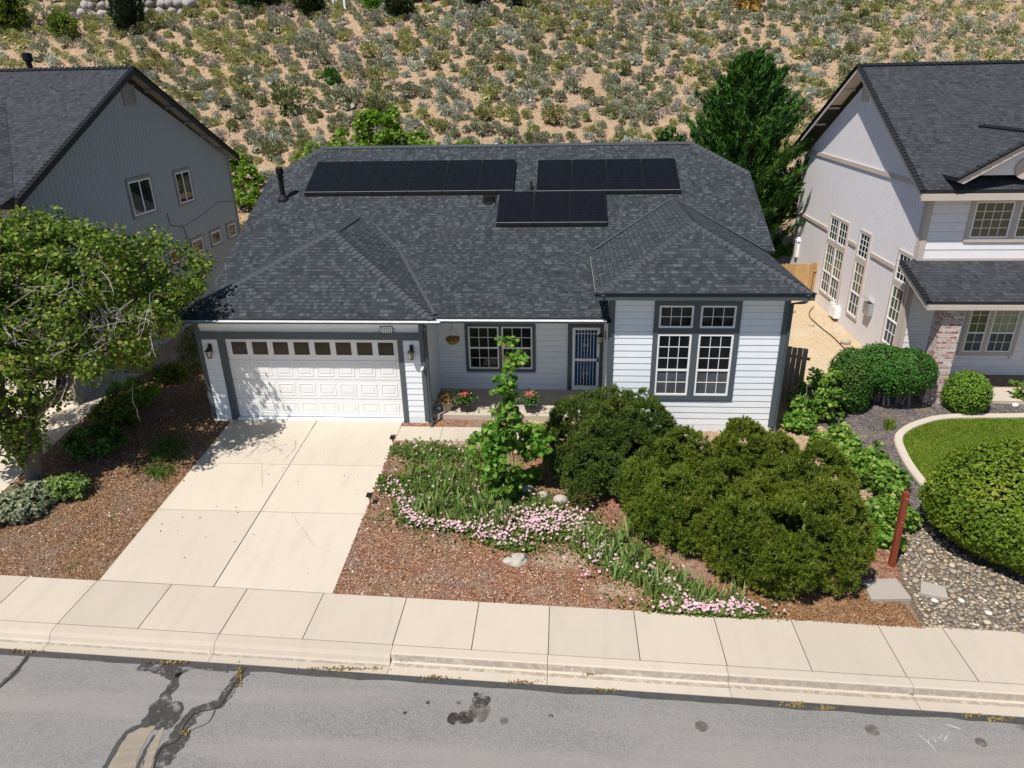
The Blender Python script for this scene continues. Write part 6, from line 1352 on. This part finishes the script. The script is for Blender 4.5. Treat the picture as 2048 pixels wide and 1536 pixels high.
bb = MB(); hp = [Vector(G(*q)) + Vector((0, 0, .03)) for q in ((1627, 614), (1618, 632), (1640, 655), (1665, 675), (1690, 700))]; bb.tube(smooth_path(hp, 6), .016, 6); o = bb.build('garden_hose', M['black']); tag(o, 'thin dark hose lying across the sandy side yard', 'hose')
for (px, py, lb) in ((741, 1011, 'little black solar stake light in the mulch halfway down the driveway'), (787, 894, 'little black solar stake light where front walk meets driveway')):
    p = G(px, py); e = empty('solar_path_light', p, lb, 'garden light', 'solar stake lights'); x, y, z = p
    bb = MB(); bb.tube([(x, y, z - .05), (x, y, z + .24)], .011, 6); bb.build('stake', M['black'], e)
    bb = MB(); bb.lathe((x, y, z + .16), [(.025, 0), (.045, .10)], 10); bb.build('lamp_glass', glass_l, e)
    bb = MB(); bb.prism([(x - .07, y - .06, z + .27), (x + .07, y - .06, z + .27), (x + .07, y + .07, z + .30), (x - .07, y + .07, z + .30)], (0, 0, .025)); bb.build('solar_cap', M['black'], e)
# pots on the porch
clay = paint('beige_pot', (.50, .40, .29), .8, .12, 8); dark = paint('dark_pot', (.045, .040, .042), .5, .2, 8)
def pot(x, y, z, r, h, square, mat, label, seed, leaves, flowers=None):
    rng = np.random.default_rng(seed); e = empty('flower_pot', (x, y, z), label, 'flower pot'); bb = MB(); n = 4 if square else 18; k = 1.25 if square else 1
    bb.lathe((x, y, z), [(r * .66 * k, 0), (r * .95 * k, h * .88), (r * 1.05 * k, h * .88), (r * 1.05 * k, h), (r * .9 * k, h), (r * .88 * k, h * .9)], n); bb.build('pot', mat, e)
    P = np.array([x, y, z + h + .13]) + rng.normal(0, 1, (260, 3)) * np.array([r * .75, r * .75, .08]); npmesh('foliage', cards(P, np.tile([0, -.3, 1.], (260, 1)), rng.uniform(.04, .075, 260), rng, 'round', .7), 8, leaves, e)
    if flowers: P = np.array([x, y, z + h + .24]) + rng.normal(0, 1, (120, 3)) * np.array([r * .33, r * .33, .035]); npmesh('flowers', cards(P, np.tile([0, -.3, 1.], (120, 1)), .045, rng, 'round', .6), 8, flowers, e)
pot(6.10, .52, .1, .17, .30, False, clay, 'beige pot with rusty leaves and green shoots at the left end of the porch', 1, leafmat('rusty_leaf', [(0, (.16, .07, .02)), (.5, (.30, .17, .05)), (.75, (.10, .17, .03)), (1, (.45, .34, .20))], .3))
pot(6.66, .50, .1, .20, .30, True, dark, 'square black pot with a coral geranium on the porch', 2, M['lf_hedge'], M['petal_red'])
pot(8.55, .50, .1, .19, .30, True, dark, 'dark pot with a coral geranium, half hidden behind the young maple', 3, M['lf_hedge'], M['petal_red'])
# hanging basket
x, y, z = 6.30, 1.0, 2.13; e = empty('hanging_basket', (x, y, z), 'brown coir hanging basket on three chains under the porch eave', 'hanging basket')
bb = MB(); bb.lathe((x, y, z - .02), [(.04, -.13), (.11, -.10), (.17, -.04), (.20, .05), (.205, .06)], 18); bb.build('coir_liner', paint('coir', (.30, .17, .06), .95, .35, 20, bump=.5), e)
bb = MB(); bb.tube([(x + .205 * math.cos(a_), y + .205 * math.sin(a_), z + .04) for a_ in np.linspace(0, 2 * math.pi, 20)], .008, 5)
for k_ in range(6): a_ = k_ / 6 * 2 * math.pi; bb.tube([(x + r * math.cos(a_), y + r * math.sin(a_), z + h) for r, h in ((.205, .04), (.175, -.06), (.115, -.12), (.03, -.155))], .005, 4)
bb.build('wire_frame', M['black'], e)
for k_ in range(3): a_ = k_ / 3 * 2 * math.pi + .3; bb = MB(); bb.tube([(x + .2 * math.cos(a_), y + .2 * math.sin(a_), z + .04), (x, y, z + .42)], .005, 4); bb.build('chain', M['black'], e)
bb = MB(); bb.tube([(x, y, z + .42), (x, y, z + 1.0)], .006, 4); bb.build('hook', M['black'], e)
bb = MB(); bb.lathe((x, y, z - .0), [(.18, 0), (.15, .03), (.02, .04)], 14); bb.build('soil', M['core'], e)
# ================================================================== HILLSIDE
rng = np.random.default_rng(123)
def sage_mesh(seed, lobes=6, n=700, size=.088, tall=1.0):
    r_ = np.random.default_rng(seed); VV = []
    L = [(0, 0, .35, .55, .55, .45)] + [(math.cos(a) * r_.uniform(.3, .55), math.sin(a) * r_.uniform(.3, .55), r_.uniform(.25, .5), r_.uniform(.25, .42), r_.uniform(.25, .42), r_.uniform(.28, .5)) for a in r_.uniform(0, 6.28, lobes)]
    per = n // len(L)
    for l in L:
        d = r_.normal(0, 1, (per, 3)); d[:, 2] = np.abs(d[:, 2]) - .25; d /= np.linalg.norm(d, axis=1)[:, None]
        P = d * np.array(l[3:]) * r_.uniform(.72, 1.12, (per, 1)) + np.array(l[:3]); P[:, 2] = np.maximum(P[:, 2], .03) * tall
        al = d + [0, 0, .8]; VV.append(cards(P, d, size * r_.uniform(.8, 1.6, per) * 1.3, r_, 'leaf', .6, along=al))
    q = 70; d = r_.normal(0, 1, (q, 3)); d[:, 2] = np.abs(d[:, 2]); d /= np.linalg.norm(d, axis=1)[:, None]; P = d * np.array([.52, .52, .42]) * r_.uniform(.3, 1, (q, 1)); VV.append(cards(P, d, .34, r_, 'leaf', .3))
    return np.concatenate(VV)
SV = [sage_mesh(200 + i, lobes=5 + i % 3, n=720 if i % 2 else 640, tall=.9 + .15 * (i % 3)) for i in range(6)]
SVd = [sage_mesh(300 + i, lobes=4, n=420, size=.07, tall=.95) for i in range(2)]
kinds = list(SAGE.keys()); SM = []
cand = []; grid = {}
def clear(x, y, r):
    gx_, gy_ = int(x // 2), int(y // 2)
    for i in range(gx_ - 1, gx_ + 2):
        for j in range(gy_ - 1, gy_ + 2):
            for (a, b_, c) in grid.get((i, j), ()):
                if (a - x) ** 2 + (b_ - y) ** 2 < ((r + c) * .74) ** 2: return False
    grid.setdefault((gx_, gy_), []).append((x, y, r)); return True
land = [((665, 165), .95, 'lf_hedge'), ((1500, 20), 1.6, 'lf_orange'), ((1105, 245), .9, 1), ((700, 215), 1.2, 0), ((500, 160), 1.0, 0), ((585, 225), 1.4, 2), ((760, 228), 1.2, 2)]
for (px, py), r, mt in land:
    q = G(px, py); clear(q[0], q[1], r); cand.append((q[0], q[1], q[2], r, mt))
for _ in range(26000):
    y = 18.6 + (62 - 18.6) * rng.random(); x = rng.uniform(-46, 66); f = (y - 18.6) / 43.4
    if abs((x - 9 - (y - 18) * -.03)) > 14 + (y + 18) * .80: continue
    r = .33 + .46 * rng.random() ** 1.5 + .13 * f; nz = mnoise.noise(Vector((x * .11, y * .11, 5))) + .6 * mnoise.noise(Vector((x * .35, y * .35, 9)))
    left = x < 2 - (y - 40) * .3
    nz = max(nz * .75, -.16 if 8 < x < 22 and y < 45 else -1); thr = np.interp(f, [0, .3, .5, .7, .85, 1], [-.06, -.13, -.22, -.42, -.75, -1.0])
    if left and f > .5: thr -= .3; r *= 1.2
    if nz < thr - .12: continue
    if y > 56 and x < -14: continue
    if not clear(x, y, r): continue
    z = gz(x, y); kz = mnoise.noise(Vector((x * .06 + 9, y * .06, 2))); u = rng.random()
    yel = .07 + .20 * f + (.25 if left and f > .45 else 0) + .2 * kz
    k_ = 1 if u < yel else (0 if u < yel + .40 else (3 if u < yel + .53 else (4 if u < yel + .63 else 2)))
    cand.append((x, y, z, r, k_))
print('shrubs', len(cand))
def hidden(px, py):
    if not (-20 < px < 2068 and -20 < py < 480): return True
    if py > 300 and 560 < px < 1560: return True
    if px < 262 and py > 140: return True
    if px < 478 and py > 137 + (px - 262) * .8: return True
    if px > 1716 and py > 130: return True
    if px > 1600 and py > 290 - (px - 1600) * 1.4: return True
    if 1385 < px < 1620 and py > 140 + abs(px - 1490) * .9: return True
    return False
sc = []
for c in cand:
    px, py, d = pix(c[0], c[1], c[2] + .4 * c[3])
    sc.append((0 if hidden(px, py) else c[3] / d, c, px, py))
sc.sort(key=lambda t: -t[0] if not isinstance(t[1][4], str) else -99)
mesh_cache = {}
def sage_obj(i, kd):
    dry = kd == 3; key = (i % (2 if dry else 6), kd)
    if key not in mesh_cache:
        V = SVd[key[0]] if dry else SV[key[0]]; mt = SAGE[kinds[kd]] if not isinstance(kd, str) else M[kd]
        o = npmesh('sagebrush' if kd != 1 else 'rabbitbrush', V, 6, mt); mesh_cache[key] = o.data; return o
    o = bpy.data.objects.new('sagebrush' if kd != 1 else 'rabbitbrush', mesh_cache[key]); COL.objects.link(o); return o
NI = 300; LBL = {}
for i, (s_, c, px, py) in enumerate(sc[:NI]):
    x, y, z, r, kd = c; o = sage_obj(i, kd); o.location = (x, y, z - .04); o.scale = (r * 1.3, r * 1.3, r * rng.uniform(1.15, 1.5)); o.rotation_euler = (0, 0, rng.random() * 6.28)
    if kd == 'lf_hedge': tag(o, 'round dark green bush alone on bare dirt above the left solar panels', 'shrub'); o.name = 'green_bush'; continue
    if kd == 'lf_orange': tag(o, 'orange tinged bush near the top edge of the hillside', 'shrub'); o.name = 'orange_bush'; continue
    hor = [t_ for v_, t_ in ((150, 'above the left roof'), (300, 'behind the left gable peak'), (470, 'right of the left gable'), (640, 'over the left ridge end'), (850, 'above the bright maple'), (1050, 'over the ridge middle'), (1250, 'above the right solar rows'), (1420, 'left of the conifer'), (1600, 'behind the conifer'), (1750, 'between conifer and right gable'), (9999, 'above the right roof')) if px < v_][0]
    ver = [t_ for v_, t_ in ((40, 'at the hilltop'), (75, 'high on the hill'), (115, 'on the upper hill'), (160, 'halfway up the hill'), (205, 'on the lower hill'), (9999, 'low on the hill')) if py < v_][0]
    lb = kinds[kd]; size = 'large' if r > .80 else ('small' if r < .58 else 'medium')
    LBL.setdefault('%s %s %s, %s' % (size, lb, ver, hor), []).append((px, o))
for g_, L in LBL.items():
    L.sort(key=lambda t_: t_[0]); names = {1: [''], 2: [' (left one)', ' (right one)'], 3: [' (left one)', ' (middle one)', ' (right one)']}.get(len(L))
    for i, (px, o) in enumerate(L): tag(o, g_ + (names[i] if names else ''), 'shrub', g_ if not names else 'shrubs on the desert hillside')
allm = [SAGE[k] for k in kinds]; VV, MI = [], []
for i, (s_, c, px, py) in enumerate(sc[NI:]):
    x, y, z, r, kd = c
    if isinstance(kd, str): continue
    V = (SVd[i % 2] if kd == 3 else SV[i % 6]); a_ = rng.random() * 6.28; c_1, s_1 = math.cos(a_), math.sin(a_); Rm = np.array([[c_1, s_1, 0], [-s_1, c_1, 0], [0, 0, 1]])
    if s_ < .006: V = V[::2]
    VV.append(V @ Rm * np.array([r * 1.3, r * 1.3, r * 1.35]) + np.array([x, y, z - .04])); MI.append(np.full(len(V), kd))
o = npmesh('distant_scrub', np.concatenate(VV), 6, None, mi=np.concatenate(MI), mats=allm); tag(o, 'mass of smaller sagebrush covering the rest of the desert hillside', 'scrub', kind='stuff')
# dry grass and stones between the shrubs
Q = np.stack([rng.uniform(-35, 55, 26000), rng.uniform(19, 62, 26000)], 1); Q = Q[[mnoise.noise(Vector((a * .2, b_ * .2, 30))) + (b_ - 40) * .012 > .0 for a, b_ in Q]]
P = np.array([(a, b_, gz(a, b_) + .04) for a, b_ in Q]); al = np.stack([rng.normal(0, .4, len(P)), rng.normal(0, .4, len(P)), np.ones(len(P))], 1)
o = npmesh('dry_grass', cards(P, rng.normal(0, 1, P.shape), rng.uniform(.10, .32, len(P)), rng, 'leaf', 0, along=al), 6, leafmat('hill_grass', [(0, (.26, .20, .10)), (.5, (.36, .30, .15)), (1, (.26, .28, .11))], .2)); tag(o, 'sparse dry grass tufts between the hillside shrubs', 'grass', kind='stuff')
Q = np.stack([rng.uniform(-35, 50, 5000), rng.uniform(19, 58, 5000)], 1); VV = []
for a, b_ in Q:
    s_ = rng.uniform(.025, .09) * (1.6 if rng.random() < .06 else 1); z = gz(a, b_); d_ = rng.normal(0, .3, (6, 3)) * s_; c = np.array([a, b_, z]); T_ = np.array([[s_, 0, 0], [0, s_, 0], [-s_, 0, 0], [0, -s_, 0], [0, 0, s_ * .8], [0, 0, -s_]]) + d_ + c
    for f in ((0, 1, 4), (1, 2, 4), (2, 3, 4), (3, 0, 4)): VV.append(T_[list(f)])
o = npmesh('hillside_stones', np.array(VV), 3, rockmat('hill_stone', (.38, .28, .21), (.62, .53, .45))); tag(o, 'small pale stones scattered over the bare hillside dirt', 'stones', kind='stuff')
# boulder retaining wall and dark junipers, houses along the hilltop
bp = [rock('boulder', (0, 0, 0), (1, .8, .8), M['boulder'], seed=60 + i, sub=2, amp=.35) for i in range(4)]
bi = 0
for row in range(3):
    px = 150 + row * 20
    while px < 385:
        py = 30 + (px - 150) * -.02 - row * 11 if px > 240 else 16 - row * 9 + 4
        q = G(px, 34 - (2 if px > 240 else -2)); s_ = rng.uniform(.40, .62)
        o = bp[bi % 4] if bi < 4 else bp[bi % 4].copy()
        if bi >= 4: COL.objects.link(o)
        o.location = (q[0] + rng.normal(0, .1), q[1] + .25 * row, q[2] + .25 + row * .72); o.scale = (s_ * 1.15, s_, s_); o.rotation_euler = (rng.uniform(-.3, .3), rng.uniform(-.3, .3), rng.random() * 6)
        tag(o, 'pale grey boulder in the stacked retaining wall at the hilltop, %s course' % ('lowest', 'middle', 'top')[row], 'boulder', 'boulders of the hilltop wall, %s course' % ('lowest', 'middle', 'top')[row]); bi += 1; px += 15 + 9 * rng.random()
def lobetree(name, px, py, w_, h_, mt, lb, seed, dens=90, size=.26, shape='leaf', cat='tree'):
    q = G(px, py); k_ = pix(*q)[2] / FPX; w_, h_ = w_ * k_ / 2, h_ * k_; r_ = np.random.default_rng(seed); e = empty(name, q, lb, cat)
    L = [(q[0], q[1], q[2] + h_ * .5, w_ * .85, w_ * .8, h_ * .5)] + [(q[0] + math.cos(a) * w_ * .45, q[1] + math.sin(a) * w_ * .3, q[2] + h_ * r_.uniform(.25, .75), w_ * .5, w_ * .5, h_ * .3) for a in r_.uniform(0, 6.28, 5)]
    core(L[:1], 'branches', M['core'], e, .7); P, N = shell(L, dens, r_, .25, 2.2, q[2], .35); npmesh('crown' if cat == 'tree' else 'foliage', cards(P, N * .4 + [0, 0, .5], size * r_.uniform(.6, 1.3, len(P)), r_, shape, .5, along=N + np.array([0, 0, .8])), len(SHAPES[shape]), M[mt], e)
    bb = MB(); bb.tube([(q[0], q[1], q[2] - .2), (q[0], q[1], q[2] + h_ * .5)], .08, 6); bb.build('trunk', M['bark_brown'], e); return e
lobetree('juniper_tree', 263, 66, 66, 90, 'lf_deep', 'dark juniper standing in front of the boulder wall', 1)
lobetree('juniper_tree', 620, 34, 62, 60, 'lf_deep', 'dark round evergreen at the hilltop, left of the white posts', 2)
lobetree('juniper_tree', 800, 36, 58, 42, 'lf_deep', 'dark round evergreen at the hilltop below the red car', 3)
lobetree('juniper_tree', 955, 16, 50, 36, 'lf_deep', 'dark evergreen beside the beige hilltop wall', 4)
lobetree('juniper_tree', 1030, 16, 38, 36, 'lf_deep', 'clipped dark evergreen against the beige hilltop wall', 5)
lobetree('juniper_tree', 525, 18, 100, 40, 'lf_deep', 'wide dark evergreen at the very top, right of the boulder wall', 6)
lobetree('hillside_bush', 22, 70, 90, 95, 'lf_left', 'big leafy green bush at the top left corner', 7, 110, .22, 'leaf', 'shrub')
lobetree('hillside_bush', 130, 78, 60, 50, 'lf_left', 'leafy green bush below the left end of the boulder wall', 8, 110, .2, 'leaf', 'shrub')
lobetree('hillside_bush', 745, 22, 44, 40, 'lf_lime', 'light green bush at the hilltop beside the white posts', 9, 110, .2, 'leaf', 'shrub')
stucco = paint('beige_stucco', (.52, .38, .29), .85, .06); tile = paint('red_tile', (.28, .12, .08), .8, .2, 10)
for i, (x0, x1, y0, lb) in enumerate(((4.5, 14, 67, 'beige stucco house on the hilltop, behind the evergreens'), (-16, -4, 68, 'hilltop house with a dark red porch wall, left of the beige one'), (24, 33, 69, 'hilltop house with red siding at the top right of the slope'), (37, 52, 69, 'long pale beige house at the top right corner of the slope'))):
    z = gz((x0 + x1) / 2, y0) - .3; e = empty('hilltop_house', ((x0 + x1) / 2, y0 + 4, z), lb, 'house'); cx = (x0 + x1) / 2
    bb = MB(); bb.box((x0, y0, z), (x1, y0 + 8, z + 3)); bb.build('wall', [stucco, tile, tile, stucco][i], e)
    bb = MB(); bb.prism([(x0 - .5, y0 - .5, z + 3), (x1 + .5, y0 - .5, z + 3), (x1 - 3, y0 + 4, z + 5), (x0 + 3, y0 + 4, z + 5)], (0, 0, .1)); bb.prism([(x0 - .5, y0 + 8.5, z + 3), (x1 + .5, y0 + 8.5, z + 3), (x1 - 3, y0 + 4, z + 5), (x0 + 3, y0 + 4, z + 5)], (0, 0, .1)); bb.prism([(x0 - .5, y0 - .5, z + 3), (x0 - .5, y0 + 8.5, z + 3), (x0 + 3, y0 + 4, z + 5)], (0, 0, .1)); bb.prism([(x1 + .5, y0 - .5, z + 3), (x1 + .5, y0 + 8.5, z + 3), (x1 - 3, y0 + 4, z + 5)], (0, 0, .1)); bb.build('roof', M['shingle_right'], e)
    for k_ in range(2 if i != 1 else 3):
        a_ = x0 + (x1 - x0) * (.25 + .25 * k_); window(e, Fy(y0), [(a_, a_ + 1.2, z + .9, z + 2.1, 2, 1, None, DK, DK)], M['vinyl'], .1)
# red car on the hilltop street
q = G(832, 14); k0 = q; e = empty('red_car', (q[0], q[1] + 1, q[2]), 'red car parked at the hilltop beside the dark evergreens', 'car')
cx, cy, cz = q[0], q[1] + 1.2, gz(q[0], q[1] + 1.2) + .05; redp = paint('red_paint', (.55, .02, .02), .25, .03, spec=.6)
bb = MB(); pr = [(-2.1, .35), (-2.15, .75), (-1.3, .88), (-.7, 1.38), (.8, 1.42), (1.5, .95), (2.1, .85), (2.15, .35)]
bb.prism([(cx + a, cy - .85, cz + b_) for a, b_ in pr], (0, 1.7, 0)); bb.build('body', redp, e, bevel=.06)
for sx in (-1.3, 1.3):
    for sy in (-.86, .70): bb = MB(); bb.tube([(cx + sx, cy + sy, cz + .33), (cx + sx, cy + sy + .18, cz + .33)], .33, 16); wl = bb.build('wheel', M['black'], e); bb = MB(); bb.tube([(cx + sx, cy + sy - .01, cz + .33), (cx + sx, cy + sy + .19, cz + .33)], .18, 12); bb.build('rim', M['galv'], wl)
for (a0, a1) in (((-.62, .95), (.0, .95)), ((.08, .95), (.85, .95))):
    bb = MB(); bb.prism([(cx + a0[0] - .25, cy - .86, cz + .93), (cx + a1[0] + (.25 if a1[0] > .5 else 0), cy - .86, cz + .93), (cx + a1[0], cy - .86, cz + 1.33), (cx + a0[0], cy - .86, cz + 1.33)], (0, .008, 0)); bb.build('side_window', DK, e)
# white posts of the hilltop porch
for i, px in enumerate((668, 690)):
    q = G(px, 20); bb = MB(); bb.box((q[0] - .08, q[1] - .08, q[2] - .1), (q[0] + .08, q[1] + .08, q[2] + 1.6)); bb.box((q[0] - .13, q[1] - .13, q[2]), (q[0] + .13, q[1] + .13, q[2] + .15)); o = bb.build('white_post', M['vinyl']); tag(o, 'white post at the hilltop, %s of the pair' % ('left', 'right')[i], 'post')
